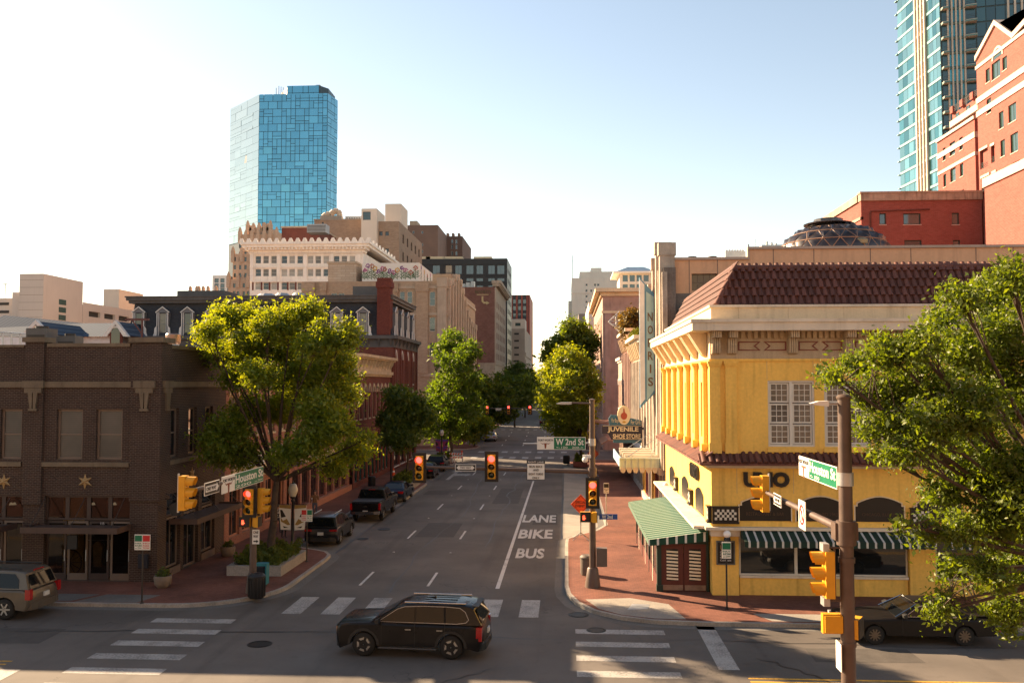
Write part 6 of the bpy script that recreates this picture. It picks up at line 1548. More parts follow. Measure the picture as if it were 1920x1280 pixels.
# pergola frame in front of it
pg = thing('roof_pergola', 'white steel pergola frame over the roof terrace behind the brick parapet', 'pergola', (at(70, 632, 70).x, 70, 10))
for i in range(9):
 p = at(-10 + 16 * i, 622 + 1.6 * i, 66 + 1.6 * i); b = MB(); b.cyl((p.x, p.y, 9.7), (p.x, p.y, p.z), .07, n=6); b.build('post', M_galv, pg)
for k in range(3):
 p, q = at(-20, 621 + 3 * k, 66 + k), at(128, 632 + 3 * k, 80 + k); b = MB(); b.cyl(p, q, .07, n=6); b.build('rail', M_galv, pg)
b = MB(); b.box(at(-60, 650, 66).x, at(235, 650, 80).x, 64, 90, 9.5, 9.7); b.build('deck', M_roofg, pg)
lg = block('low_shop_block', 'low flat roofed block between the corner building and the gabled hall', at(-80, 650, 62).x, -18.9, 62, 90, 9.5, M_redbk)
# ================================================================== far buildings on the other side
YU = 262.0
ux0, ux1 = at(1072, 540, YU).x, at(1166, 540, YU).x
M_utan = pm('pale_tan_tower', (.85, .75, .62), .85, .1, .2, streak=.1)
ut = block('tan_tower', 'plain pale tan tower with a few tiny windows above the trees', ux0, ux1, YU, YU + 30, at(1110, 521, YU).z, M_utan, [pxr(px, px + 3.4, py, py + 4, YU) for px, py in ((1098, 532), (1114, 532), (1120, 532), (1098, 543), (1107, 543), (1098, 553.5), (1098, 564), (1106, 564), (1098, 575), (1098, 586), (1115, 553))], (), 'l', M_dark, M_glass, nz=1)
b = MB(); a, c, z0_, z1_ = pxr(1087, 1150, 509, 522, YU + 3); b.box(a, c, YU + 3, YU + 22, z0_, z1_); a, c, z0_, z1_ = pxr(1108, 1128, 502, 510, YU + 6); b.box(a, c, YU + 6, YU + 16, z0_, z1_); b.build('penthouse', M_utan, ut)
b = MB(); p = at(1073.5, 522, YU + 1); b.cyl((p.x, YU + 1, p.z), (p.x, YU + 1, at(1073, 478, YU).z), .1, n=5); b.build('antenna', M_galv, ut)
b = MB(); a, c, z0_, z1_ = pxr(1072, 1166, 547, 550, YU); b.box(a - .15, c, YU - .15, YU, z0_, z1_); b.build('stone_band', M_utan, ut)
b = MB(); a, c, z0_, z1_ = pxr(1066, 1073, 564, 700, YU + 4); b.box(a, c, YU + 4, YU + 20, .15, z1_); b.build('wing', M_utan, ut)
fs = block('brown_shed_block', 'small brown flat roofed block in front of the pale tan tower', at(1085, 600, 230).x, at(1106, 600, 230).x, 230, 245, at(1095, 588, 230).z, M_ducttan)
fw_ = block('crested_far_block', 'white far building with zigzag crest peeping over the beige hall', at(1360, 480, 300).x, at(1398, 480, 300).x, 300, 320, at(1380, 471, 300).z, M_wpaint)
for k in range(7):
 x = at(1363 + 5 * k, 471, 300).x; zz = at(1380, 471, 300).z; b = MB(); b.prism([(x - .45, zz), (x + .45, zz), (x, zz + .7)], 300, 300.5, 'y'); b.build('crest', M_wtrim, fw_)
fw2 = block('white_far_roof', 'white far rooftop with aerials beside the dark dome', at(1428, 470, 290).x, at(1470, 470, 290).x, 290, 310, at(1440, 459, 290).z, M_wpaint)
for px, pt in ((1403, 458), (1438, 453), (1447, 455), (1455, 456), (1416, 448)):
 p = at(px, 462, 291); b = MB(); b.cyl((p.x, 291, p.z - 2), (p.x, 291, at(px, pt, 291).z), .35 if px != 1416 else .1, n=8); b.build('aerial', M_galv, fw2)
# --- red brick apartment complex
M_rbk = brickmat('bright_red_brick', (.265, .066, .049), (.315, .09, .068), (.25, .13, .105), .5, .16, .014, var=.12, bump=.2)
M_rtr = pm('pale_stone_trim', (.46, .355, .295), .8, .1, .8)
M_rgl = glassmat('green_window', (.03, .06, .05), .05, spec=1.0)
rb = thing('red_brick_flats', 'red brick apartment block with pale stone bands stepping up to a gable', 'building', (40, 128, .15))
# low dark-fronted wing facing the camera
YW1 = 128.0
x0, x1 = at(1615, 420, YW1).x, at(1842, 420, YW1).x; zw = at(1700, 376, YW1).z
fo = [pxr(1649, 1661, 400, 421, YW1), pxr(1694, 1726, 400, 421, YW1), pxr(1785, 1798, 399, 421, YW1), pxr(1653, 1664, 450, 462, YW1), pxr(1696, 1728, 450, 470, YW1), pxr(1787, 1800, 450, 470, YW1)]
facade(rb, FR(YW1), x0, x1, .15, zw, fo, M_rbk, M_dkgr, M_glasst, nz=1, nx=1, sill=M_rtr, fw=.12)
sw = [(-(YW1 + 12.5), -(YW1 + 10.5), zw - 5.5, zw - 3), (-(YW1 + 6), -(YW1 + 4), zw - 5.5, zw - 3)]
facade(rb, FT(x0), -(YW1 + 20), -YW1, .15, zw, sw, M_rbk, M_dkgr, M_rgl, sill=M_rtr)
b = MB(); b.box(x0 - .1, x1, YW1 - .25, YW1 + 1, zw, zw + 1.0); b.box(x0 - .25, x0 + .6, YW1 + 1, YW1 + 20, zw, zw + 1.0); b.box(x0 - .2, x1, YW1 - .35, YW1 + 1, zw + 1.0, zw + 1.25); b.box(x0 - .15, x0 + .3, YW1, YW1 + 20, zw - 2.6, zw - 2.2); b.build('parapet_stone', pm('stained_stone', (.36, .27, .20), .85, .3, .8, streak=.5), rb)
b = MB(); b.box(x0 + .4, x1, YW1 + .4, YW1 + 20, .15, zw - .1); b.build('core', M_rbk, rb)
b = MB(); z_ = at(1700, 396, YW1).z; b.cyl((at(1632, 397, YW1).x, YW1 - .1, z_), (at(1743, 397, YW1).x, YW1 - .1, z_ + .2), .1, n=6); b.cyl((at(1632, 397, YW1).x, YW1 - .1, z_), (at(1632, 397, YW1).x, YW1 - .1, z_ - 6), .1, n=6); b.build('downpipe', M_redbk, rb)
# main lit face (faces the avenue)
XR = at(1842, 300, YW1).x - .0
def rz(px, py):
 p = atx(px, py, XR); return p.y, p.z
def rop(pxa, pxb, pya, pyb):
 """opening between picture columns on the receding lit face; heights read at its middle"""
 ya, yb_ = rz(pxa, 300)[0], rz(pxb, 300)[0]; pm_ = (pxa + pxb) / 2
 return (-max(ya, yb_), -min(ya, yb_), min(rz(pm_, pya)[1], rz(pm_, pyb)[1]), max(rz(pm_, pya)[1], rz(pm_, pyb)[1]))
# tower block A: lower stepped wing between picture columns 1758 and 1832
XR1 = at(1832, 300, 140).x
def r1(px, py): p = atx(px, py, XR1); return p.y, p.z
y_far, y_near = r1(1758, 300)[0], r1(1829, 300)[0]
z_r1 = r1(1829, 222)[1]
def rop1(pxa, pxb, pya, pyb):
 ya, yb_ = r1(pxa, 300)[0], r1(pxb, 300)[0]; q = (pxa + pxb) / 2
 return (-max(ya, yb_), -min(ya, yb_), r1(q, pyb)[1], r1(q, pya)[1])
ops1 = []
for dy in (0, 50, 100, 150):
 ops1 += [rop1(1768, 1773.5, 277 + dy, 301 + dy), rop1(1781, 1791.5, 266 + dy, 291 + dy), rop1(1799.5, 1806, 257 + dy, 281 + dy)]
facade(rb, FT(XR1), -y_far, -y_near, .15, z_r1, ops1, M_rbk, M_dkgr, M_rgl, sill=M_rtr, fw=.12)
b = MB(); b.box(XR1 + .3, 75, y_near + .3, y_far, .15, z_r1 - .2); b.quad((XR1, y_near, .15), (75, y_near, .15), (75, y_near, z_r1), (XR1, y_near, z_r1)); b.build('core', M_rbk, rb)
for py0_, t_h in ((246, .9), (284, .55)):
 z_ = r1(1829, py0_)[1]; b = MB(); b.box(XR1 - .12, XR1, y_near, y_far, z_ - t_h, z_); b.box(XR1 - .12, 75, y_near - .12, y_near, z_ - t_h, z_); b.build('stone_band', M_rtr, rb)
b = MB(); b.box(XR1 - .25, XR1 + .4, y_near - .2, y_far, z_r1, z_r1 + .5); b.build('coping', M_rtr, rb)
# upper stepped terrace wing
yt0, yt1 = r1(1776, 200)[0], r1(1838, 200)[0]
zt1 = r1(1838, 172)[1]
b = MB(); b.box(XR1 + .8, 75, yt1, yt0, z_r1 - .5, zt1); b.build('terrace_storey', M_rbk, rb)
b = MB(); b.box(XR1 + .3, XR1 + .8, yt1 - .3, yt0, zt1 - 2.2, zt1 - 1.2); b.build('stone_band', M_rtr, rb)
for k in range(3):
 q = yt1 + (yt0 - yt1) * (k + .5) / 3; window(rb, FT(XR1 + .8), -q - .6, -q + .6, z_r1 + .6, z_r1 + 3.2, d=-.02, frame=M_dkgr, glass=M_rgl)
for k in range(4):
 q = yt1 + (yt0 - yt1) * k / 3.2; b = MB(); b.box(XR1 + .3, XR1 + .8, q - .5, q + .5, zt1, zt1 + 1.1); b.build('parapet_post', M_rbk, rb)
b = MB()
for k in range(4): b.cyl((XR1 + .5, yt1, zt1 + .25 + .25 * k), (XR1 + .5, yt0, zt1 + .25 + .25 * k), .04, n=4)
b.build('railing', M_dark, rb)
# main gabled block, nearer
y2f, y2n = rz(1835, 300)[0], rz(2060, 300)[0]
z_sh = rz(1835, 112)[1]; yp = rz(1868, 100)[0]; z_pk = rz(1868, 46)[1]; yq = rz(1900, 60)[0]; z_q = rz(1897, 64)[1]; z_sh2 = rz(1908, 66)[1]
ops2 = []
for (a, c, p0, p1) in ((1852, 1860, 126, 152), (1863.5, 1880, 112, 144), (1884, 1893, 103, 128), (1852.5, 1861, 183, 211), (1875, 1884, 208, 240), (1893, 1908, 193, 227), (1876.5, 1885, 262, 293), (1895.5, 1910, 249, 285), (1878, 1887, 315, 334), (1897, 1912, 303, 326)):
 ops2.append(rop(a, c, p0, p1))
bal = [rop(1825.5 + 0, 1832, 290, 322)]
for (a, c, p0, p1) in ((1837.5, 1852.5, 280, 315), (1858.5, 1865.5, 273, 305), (1839, 1854.5, 332, 364), (1860, 1867, 325, 345), (1827, 1834, 341, 373)):
 bal.append(rop(a, c, p0, p1))
bal = [o for o in bal if -o[1] > y2n and -o[0] < y2f - .2]
b = MB(FT(XR)); wall(b, -y2f, -y2n, .15, z_sh, ops2 + bal, .3)
b.add([(-y2f, 0, z_sh), (-y2n, 0, z_sh), (-y2n, 0, z_sh2 + 3), (-yq, 0, z_sh2), (-yp, 0, z_pk)], [(0, 1, 2, 3, 4)]); b.build('wall', M_rbk, rb)
for o in ops2: window(rb, FT(XR), *o, d=.22, nz=1, nx=2 if o[1] - o[0] > 1.2 else 1, fw=.12, frame=M_dkgr, glass=M_rgl, sill=M_rtr)
for o in bal:
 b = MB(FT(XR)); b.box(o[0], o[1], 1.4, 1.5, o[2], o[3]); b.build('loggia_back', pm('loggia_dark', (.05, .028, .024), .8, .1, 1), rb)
 b = MB(FT(XR))
 for k in range(4): b.box(o[0], o[1], .1, .14, o[2] + .15 + .22 * k, o[2] + .2 + .22 * k)
 b.build('loggia_rail', M_dkgr, rb)
 b = MB(FT(XR)); b.box(o[0] - .1, o[1] + .1, -.1, .05, o[3], o[3] + .35); b.build('lintel', M_rtr, rb)
def rake(ya, za, yb_, zb_):
 b = MB(); b.prism([(ya, za), (yb_, zb_), (yb_, zb_ + .7), (ya, za + .7)], XR - .25, XR + 1.2, 'x'); b.build('coping', M_rtr, rb)
rake(y2f, z_sh, yp, z_pk); rake(yp, z_pk, yq, z_sh2); rake(yq, z_sh2, y2n, z_sh2 + 3)
for px, py, th in ((1840, 118, .5), (1840, 180, .8), (1840, 205, .8)):
 z_ = rz(px, py)[1]; b = MB(); b.box(XR - .14, XR, y2n, y2f + .14, z_ - th, z_); b.build('stone_band', M_rtr, rb)
yc_, zc_ = rz(1871, 110)[0], rz(1871, 110)[1]; ra = abs(rz(1863, 110)[0] - rz(1880, 110)[0]) / 2
arched_head(rb, FT(XR), -yc_ - ra, -yc_ + ra, zc_ + .1, M_rtr, .35)
b = MB(FT(XR)); b.prism([(-yc_ + ra * .9 * math.cos(math.pi * i / 10), zc_ + .15 + ra * .9 * math.sin(math.pi * i / 10)) for i in range(11)], -.03, 0, 'y'); b.build('arched_window', M_rgl, rb)
b = MB(); b.box(XR + .35, 90, y2n, y2f - .35, .15, z_sh); b.quad((XR, y2f, .15), (90, y2f, .15), (90, y2f, z_sh), (XR, y2f, z_sh)); b.build('core', M_rbk, rb)
b = MB(); b.quad((XR + 1.2, y2n, z_sh2 + 3), (90, y2n, z_sh2 + 3), (90, yp, z_pk + 1.5), (XR + 1.2, yp, z_pk)); b.quad((XR + 1.2, yp, z_pk), (90, yp, z_pk), (90, y2f, z_sh), (XR + 1.2, y2f, z_sh)); b.build('roof', pm('green_metal_roof', (.04, .13, .11), .4, .15, 1, metal=.3), rb)
# nearest plain brick wing
XR3 = at(1846, 420, 112).x
z3n = atx(1846, 352, XR3).z
p0 = atx(1846, 352, XR3);
b = MB(); b.box(XR3, 80, 80, p0.y, .15, z3n); b.build('wing', M_rbk, rb)
b = MB(); b.box(XR3 - .2, XR3 + .8, 80, p0.y + .2, z3n, z3n + 1.1); b.build('coping', M_rtr, rb)
# --- teal glass residential tower
YX = 205.0
M_tg = glassmat('teal_mirror_glass', (.075, .23, .23), .04, metal=.85, spec=.6, island=.30, wob=.05)
M_tgl = glassmat('lit_teal_glass', (.18, .36, .36), .05, metal=.8, spec=.6, island=.28, wob=.05)  # lighter copy of the teal glass; the lit face's brightness is in its colour
M_td = glassmat('dark_teal_glass', (.02, .075, .085), .04, spec=1.0, island=.3)
M_tc = pm('tower_cream_concrete', (.52, .44, .35), .8, .08, .3)
M_tgr = pm('tower_green_band', (.10, .20, .18), .5, .1, .5)
tt = thing('residential_tower', 'tall teal glass residential tower with cream mullions and balconies behind the red brick block', 'tower', (90, YX, .15))
# faces: lit face (towards the avenue) receding from near corner N to far corner F; front face facing the camera to the right
N_ = at(1766, 180, YX); F_ = atx(1686, 180, N_.x - 1.5)
P0, P1 = Vector((F_.x, F_.y)), Vector((N_.x, N_.y))
ZT, ZB = 150.0, 40.0
fh = 3.35; nfl = int((ZT - ZB) / fh)
d = (P1 - P0); L = d.length; T_l = Matrix.Translation((P0.x, P0.y, 0)) @ Matrix.Rotation(math.atan2(d.y, d.x), 4, 'Z')
b = MB(); ring = [P0, P1, Vector((P1.x + 30, P1.y - 6)), Vector((P1.x + 34, P1.y + 30)), Vector((P0.x + 8, P0.y + 20))]; n = len(ring)
b.add([(p.x, p.y, .15) for p in ring] + [(p.x, p.y, ZT) for p in ring], [(i, (i + 1) % n, (i + 1) % n + n, i + n) for i in range(n)] + [tuple(range(n, 2 * n))]); b.build('core', pm('tower_core', (.04, .06, .06), .5, 0), tt)
PM2 = {}
def tpane(T, u, w_, z, h, mat, v=-.12):
 k = (round(w_, 2), round(h, 2), mat.name)
 if k not in PM2: PM2[k] = MB().box(0, w_, 0, .08, 0, h).mesh('pane', mat)
 link('pane', PM2[k], tt, T @ Matrix.Translation((u, v, z)) @ Matrix.Rotation(rnd.gauss(0, .008), 4, 'Z') @ Matrix.Rotation(rnd.gauss(0, .006), 4, 'X'))
s1_, s2_ = L * .47, L * .69    # left glass bay | cream grid bay | right glass bay
for k in range(nfl):
 z = ZB + k * fh
 if z > 112: break
 for a, c, n_ in ((0, s1_, 4), (s2_, L, 4)):
  cw = (c - a) / n_
  for i in range(n_): tpane(T_l, a + cw * i + .05, cw - .1, z + .75, fh - .85, M_tgl if rnd.random() < .6 else M_tg)
 b = MB(T_l); b.box(0, s1_, -.15, -.02, z + .06, z + .66); b.box(s2_, L, -.15, -.02, z + .06, z + .66); b.box(-.9, 0, -.4, 1.2, z, z + .25); b.build('spandrel', M_tgr if k % 1 else pm('spandrel_teal', (.20, .36, .36), .3, .1, 1), tt)
 b = MB(T_l); b.box(s1_, s2_, -.3, 0, z, z + .6); b.build('floor_edge', M_tc, tt)
 b = MB(T_l); b.box(s1_ + .4, s2_ - .4, -.1, .0, z + .6, z + fh); b.build('recess', M_td, tt)
for i in range(4):
 u = s1_ + (s2_ - s1_) * i / 3; b = MB(T_l); b.box(u - .28, u + .28, -.6, 0, ZB, 114); b.build('mullion', M_tc, tt)
# front face: balconies stack, cream mullions with panes, balconies, dark glass
Q0 = Vector((P1.x, P1.y)); Q1 = Vector((P1.x + 30, P1.y - 6)); d2 = Q1 - Q0; L2 = d2.length
T_f = Matrix.Translation((Q0.x, Q0.y, 0)) @ Matrix.Rotation(math.atan2(d2.y, d2.x), 4, 'Z')
def fu(px):  # distance along the front face at a picture column
 dr = ray(px, 150);
 den = dr.x * (-d2.y) - dr.y * (-d2.x)
 t = (Q0.x * (-d2.y) - Q0.y * (-d2.x)) / den
 s = ((dr.x * t - Q0.x) * d2.x + (dr.y * t - Q0.y) * d2.y) / L2
 return s
ub0, ub1, um1, ub2, uend = .1, fu(1763.5 + 0), fu(1810), fu(1833), fu(1925)
ub1 = fu(1779) if fu(1764) < .5 else fu(1764)
for k in range(nfl):
 z = ZB + 2 + k * fh
 if z > 112: break
 for a, c in ((ub0, ub1), (um1, ub2)):
  b = MB(T_f); b.prism([(a, 0), (a + .2, -1.3), (c - .1, -1.6), (c, 0)], z, z + .45, 'z'); b.build('balcony', M_tc, tt)
  b = MB(T_f); b.prism([(a, 0), (a + .2, -1.32), (c - .1, -1.62), (c, 0)], z + .02, z + .35, 'z'); b.build('balcony_edge', M_tgr, tt)
  b = MB(T_f)
  for q in (.75, 1.1, 1.45): b.cyl((a + .2, -1.3, z + q), (c - .1, -1.6, z + q), .04, n=4)
  b.build('balcony_rail', M_dark, tt)
  tpane(T_f, a + .2, c - a - .4, z + .5, fh - .7, M_td)
 n_ = 4; cw = (um1 - ub1) / n_
 for i in range(n_):
  tpane(T_f, ub1 + cw * i + .2, cw - .4, z + .6, fh - .7, M_td if rnd.random() < .45 else M_tg)
 b = MB(T_f); b.box(ub1, um1, -.15, 0, z, z + .5); b.build('spandrel', M_tgr, tt)
 nn = 5; cw = (uend - ub2) / nn
 for i in range(nn): tpane(T_f, ub2 + cw * i + .08, cw - .16, z + .2, fh - .35, M_td)
for i in range(5):
 u = ub1 + (um1 - ub1) * i / 4; b = MB(T_f); b.box(u - .17, u + .17, -.45, 0, ZB, 114); b.build('mullion', M_tc, tt)
for px in (1893, 1906, 1919):
 u = fu(px); b = MB(T_f); b.box(u - .2, u + .2, -.45, 0, ZB, 114); b.build('mullion', M_tc, tt)
# ================================================================== vehicles (local x forward, y to the driver's side, z up)
def paintmat(name, c, rough=.22, metal=.0):
 if name in MATS: return MATS[name]
 m, t = new(name); b = t.bsdf
 n = t.noise(1.5, 3)
 t.l(t.mix(t.ramp(n, .35, .7), c, tuple(min(1, v * 1.25 + .004) for v in c)), b.inputs['Base Color'])
 b.inputs['Metallic'].default_value = metal; b.inputs['Specular IOR Level'].default_value = .12; b.inputs['Coat Weight'].default_value = .28; b.inputs['Coat Roughness'].default_value = .04
 t.l(t.math('ADD', t.math('MULTIPLY', t.noise(5, 3), .15), rough), b.inputs['Roughness'])
 return m
M_tyre = pm('tyre_rubber', (.012, .012, .012), .8, .2, 10)
M_rim = pm('alloy_rim', (.55, .54, .52), .3, .1, 4, metal=.9)
M_rimd = pm('dark_alloy', (.04, .04, .04), .35, .1, 4, metal=.6)
M_chrome = pm('chrome', (.36, .37, .39), .2, 0, metal=1.0)
M_plast = pm('black_plastic', (.018, .018, .018), .6, .1, 4)
M_cgl = glassmat('car_glass', (.006, .007, .008), .02, spec=.3)
M_tail = pm('tail_lamp', (.30, .008, .01), .25, 0, coat=.6)
M_head = pm('head_lamp', (.6, .58, .54), .2, 0, coat=.6)
M_plate = pm('licence_plate', (.55, .55, .52), .5, .2, 20)
WH = {}
def wheel(root, x, y, r, rim, style):
 s = 1 if y > 0 else -1
 key = (round(r, 3), style, rim.name, s)
 if key not in WH:
  b = MB(); wd = .24
  b.lathe([(r * .62, -wd / 2), (r * .9, -wd / 2), (r * .98, -wd * .36), (r, -wd * .2), (r, wd * .2), (r * .98, wd * .36), (r * .9, wd / 2), (r * .62, wd / 2)], (0, 0, 0), 24, 'y'); ty = b.mesh('tyre', M_tyre, sharp=50)
  o = s * wd / 2
  b = MB(); b.lathe([(r * .64, o * .2), (r * .64, o * 1.0), (r * .58, o * 1.02), (r * .56, o * .7), (.02, o * .55)], (0, 0, 0), 24, 'y')
  rd = b.mesh('wheel_disc', rim if style == 'steel' else M_rimd, sharp=50)
  b = MB(); n = {'five': 5, 'ten': 10, 'six': 6, 'steel': 8}[style]
  for i in range(n):
   a = 2 * math.pi * i / n; w1, w2 = (.20, .30) if style == 'five' else (.11, .16)
   if style == 'five':      # bright outer segments
    q = [(a - .36, .40), (a + .36, .40), (a + .42, .60), (a - .42, .60)]
    P_ = [(r * k * math.cos(t), r * k * math.sin(t)) for t, k in q]
   else:
    P_ = [(r * .1 * math.cos(a - 1.2), r * .1 * math.sin(a - 1.2)), (r * .1 * math.cos(a + 1.2), r * .1 * math.sin(a + 1.2)), (r * .6 * math.cos(a + w1), r * .6 * math.sin(a + w1)), (r * .6 * math.cos(a - w1), r * .6 * math.sin(a - w1))]
   b.prism(P_, o * .78, o * 1.04, 'y')
  b.lathe([(.02, o * .6), (r * .13, o * .6), (r * .13, o * .98), (.02, o * 1.0)], (0, 0, 0), 12, 'y')
  sp = b.mesh('rim', rim)
  WH[key] = (ty, rd, sp)
 ty, rd, sp = WH[key]
 T = OM[root.name] @ Matrix.Translation((x, y - s * .12, r))
 w_ = link('wheel', ty, root, T); link('wheel_disc', rd, w_, T); link('rim', sp, w_, T)
def car(name, label, loc, rot, L, W, H, body, gh, wins, paint, wb, wx, r, ra=None, bottom=.26, belt=1.0, tumble=.32, rim=M_rim, style='ten', trim=None, clad=None, gfrac=.94, ws=1, rw=1, group=None, cat='car', top=None, trimpoly=None):
 """body: (x,z) outline front-bottom over the top to rear-bottom; gh: cabin outline; wins: side windows; wx: front/rear axle x"""
 root = thing(name, label, cat, (loc[0], loc[1], .004), rot, group)
 ra = ra or r * 1.16
 out = list(body)
 for x in (wx[1], wx[0]):
  out += [(x - ra * math.cos(t), bottom + max(0, (r - bottom) + ra * math.sin(t))) for t in [math.pi * i / 10 for i in range(11)]]
 nt = len(body); zc = belt * .62; zm = max(p[1] for p in body)
 K = [(-1, .11, .16), (-.97, .05, .09), (-.87, .015, .035), (-.55, .004, .01), (0, -.006, 0), (.55, .004, .01), (.87, .015, .035), (.97, .05, .09), (1, .11, .16)]
 V = []; n = len(out)
 for k, dz, dx in K:
  for i, (x, z) in enumerate(out):
   if i < nt:
    wz = max(0, min(1, (z - zc) / (zm - zc))); wxx = max(0, min(1, (abs(x) / (L / 2) - .72) / .28))
    V.append((x - math.copysign(dx, x) * wxx, k * (W / 2) * (1 - .02 * wz), z - dz * wz))
   else: V.append((x, k * W / 2, z))
 F = [(j * n + i, j * n + (i + 1) % n, (j + 1) * n + (i + 1) % n, (j + 1) * n + i) for j in range(len(K) - 1) for i in range(n)]
 b = MB(); b.add(V, F, True); b.add(V[:n], [tuple(range(n - 1, -1, -1))], True); b.add(V[-n:], [tuple(range(n))], True)
 bo = b.local('body', paint, root, sharp=32)
 hw = lambda z: W / 2 * gfrac - tumble * (z - belt)
 zt = max(p[1] for p in gh)
 G = [(-1, .045), (-.93, .012), (-.6, .0), (0, -.012), (.6, .0), (.93, .012), (1, .045)]
 if gh:
  V = []; n = len(gh)
  for k, dz in G:
   for x, z in gh:
    wz = max(0, min(1, (z - belt) / (zt - belt))); V.append((x * (1 - .02 * abs(k) * wz), k * hw(z), z - dz * wz))
  F = [(j * n + i, j * n + i + 1, (j + 1) * n + i + 1, (j + 1) * n + i) for j in range(len(G) - 1) for i in range(n - 1)]
  b = MB(); b.add(V, F, True); b.add(V[:n], [tuple(range(n - 1, -1, -1))], True); b.add(V[-n:], [tuple(range(n))], True)
  b.local('cabin', top or paint, root, sharp=32)
  # screens
  def screen(nm, pts):
   b = MB(); ks = (-.88, -.5, 0, .5, .88)
   (x0, z0), (x1, z1) = pts; nx_, nz_ = (z1 - z0), -(x1 - x0); ln = math.hypot(nx_, nz_)
   sg = 1 if nz_ * 1 > 0 or nm == 'windscreen' else -1
   nx_, nz_ = nx_ / ln, nz_ / ln
   if nz_ < 0: nx_, nz_ = -nx_, -nz_
   e = .014
   for a in range(4):
    q = [(x0, z0, ks[a]), (x0, z0, ks[a + 1]), (x1, z1, ks[a + 1]), (x1, z1, ks[a])]
    P_ = [(x + nx_ * e, k * hw(z) * (1.0 if zz < .5 else .96), z + nz_ * e) for (x, z, k), zz in zip(q, (0, 0, 1, 1))]
    b.add(P_, [(0, 1, 2, 3)], True)
   return b.local(nm, M_cgl, root, sharp=60)
  lerp = lambda p, q, t: (p[0] + (q[0] - p[0]) * t, p[1] + (q[1] - p[1]) * t)
  if ws: screen('windscreen', (lerp(gh[0], gh[ws], .06), lerp(gh[0], gh[ws], .93)))
  if rw: screen('rear_window', (lerp(gh[-1], gh[-1 - rw], .1), lerp(gh[-1], gh[-1 - rw], .88)))
  for wpts in wins:
   for s in (-1, 1):
    b = MB(); P_ = [(x, s * (hw(z) + .007), z) for x, z in wpts]; b.add(P_, [tuple(range(len(P_)))[::-s]]); b.local('side_window', M_cgl, root)
  if trim:
   wpts = trimpoly or wins[0]; q = inset(wpts, -.02); nn = len(wpts)
   for s in (-1, 1):
    b = MB()
    for i in range(nn):
     j = (i + 1) % nn
     b.add([(p[0], s * (hw(p[1]) + .012), p[1]) for p in (wpts[i], wpts[j], q[j], q[i])], [(0, 1, 2, 3)])
    b.local('window_trim', trim, root)
 for x in wx:
  for s in (-1, 1):
   wheel(root, x, s * (W / 2 - .02), r, rim, style)
   if clad:
    b = MB(); n = 10
    for i in range(n):
     t0, t1 = math.pi * i / n, math.pi * (i + 1) / n
     b.prism([(x - (ra + e) * math.cos(t), r + (ra + e) * math.sin(t)) for t, e in ((t0, -.01), (t0, .08), (t1, .08), (t1, -.01))], s * (W / 2 - .05), s * (W / 2 + .012), 'y')
    b.local('wheel_arch', clad, root)
 return root
def bits(root, W, L, head, tail, plate_z, mirror, handles, belt, sill=None, bumper=None, rails=None, tailmat=None, rear_plate=True, headm=None):
 for s in (-1, 1):
  b = MB(); x0, x1, y0, y1, z0, z1 = head; b.box(x0, x1, s * y0, s * y1, z0, z1); b.local('headlight', headm or M_head, root)
  b = MB(); x0, x1, y0, y1, z0, z1 = tail; b.box(x0, x1, s * y0, s * y1, z0, z1); b.local('tail_light', tailmat or M_tail, root)
  x, z = mirror; b = MB(); b.prism([(x, z), (x + .12, z + .01), (x + .14, z + .1), (x + .02, z + .15)], s * (W / 2 - .04), s * (W / 2 + .17), 'y'); b.local('mirror', M_plast, root)
  for x, z in handles: b = MB(); b.box(x - .1, x + .1, s * (W / 2 - .01), s * (W / 2 + .025), z - .015, z + .02); b.local('door_handle', M_chrome, root)
  if sill: b = MB(); b.box(sill[0], sill[1], s * (W / 2 - .02), s * (W / 2 + .012), sill[2], sill[3]); b.local('sill_strip', sill[4], root)
  if rails: b = MB(); b.cyl((rails[0], s * rails[2], rails[3]), (rails[1], s * rails[2], rails[3]), .025, n=6); b.local('roof_rail', rails[4], root)
 if rear_plate: b = MB(); b.box(-L / 2 - .035, -L / 2 + .02, -.16, .16, plate_z - .08, plate_z + .08); b.local('licence_plate', M_plate, root)
 if bumper:
  for x0, x1, z0, z1, m in bumper:
   xi, xo = (x0, x1) if abs(x0) < abs(x1) else (x1, x0); yy = W / 2 - .04; xi -= math.copysign(.1, xi)
   b = MB(); b.prism([(xi, -yy), (xo - math.copysign(.09, xo), -yy * .9), (xo, -yy * .62), (xo, yy * .62), (xo - math.copysign(.09, xo), yy * .9), (xi, yy)], z0, z1, 'z'); b.local('bumper', m, root)
def seams(root, W, xs, z0, z1):
 for s in (-1, 1):
  for x in xs: b = MB(); b.box(x - .008, x + .008, s * (W / 2 - .02), s * (W / 2 + .002), z0, z1); b.local('door_seam', M_plast, root)
P_blk = paintmat('gloss_black_paint', (.006, .006, .007))
P_grey = paintmat('charcoal_paint', (.018, .019, .022), .25, .3)
P_blue = paintmat('navy_paint', (.018, .028, .05), .22, .4)
P_tan = paintmat('pewter_paint', (.095, .082, .066), .3, .4)
P_silv = paintmat('silver_paint', (.45, .45, .44), .28, .6)
P_mat = pm('satin_black_paint', (.007, .006, .006), .45, .25, 1.5, spec=.25)
suvb = [(2.40, .27), (2.48, .5), (2.5, .72), (2.48, .98), (2.38, 1.08), (1.85, 1.14), (1.22, 1.16), (0, 1.13), (-2.15, 1.13), (-2.38, 1.06), (-2.47, .85), (-2.49, .6), (-2.42, .30)]
suvg = [(1.30, 1.11), (.42, 1.60), (.1, 1.69), (-.7, 1.745), (-1.6, 1.73), (-2.06, 1.675), (-2.16, 1.62), (-2.42, 1.11)]
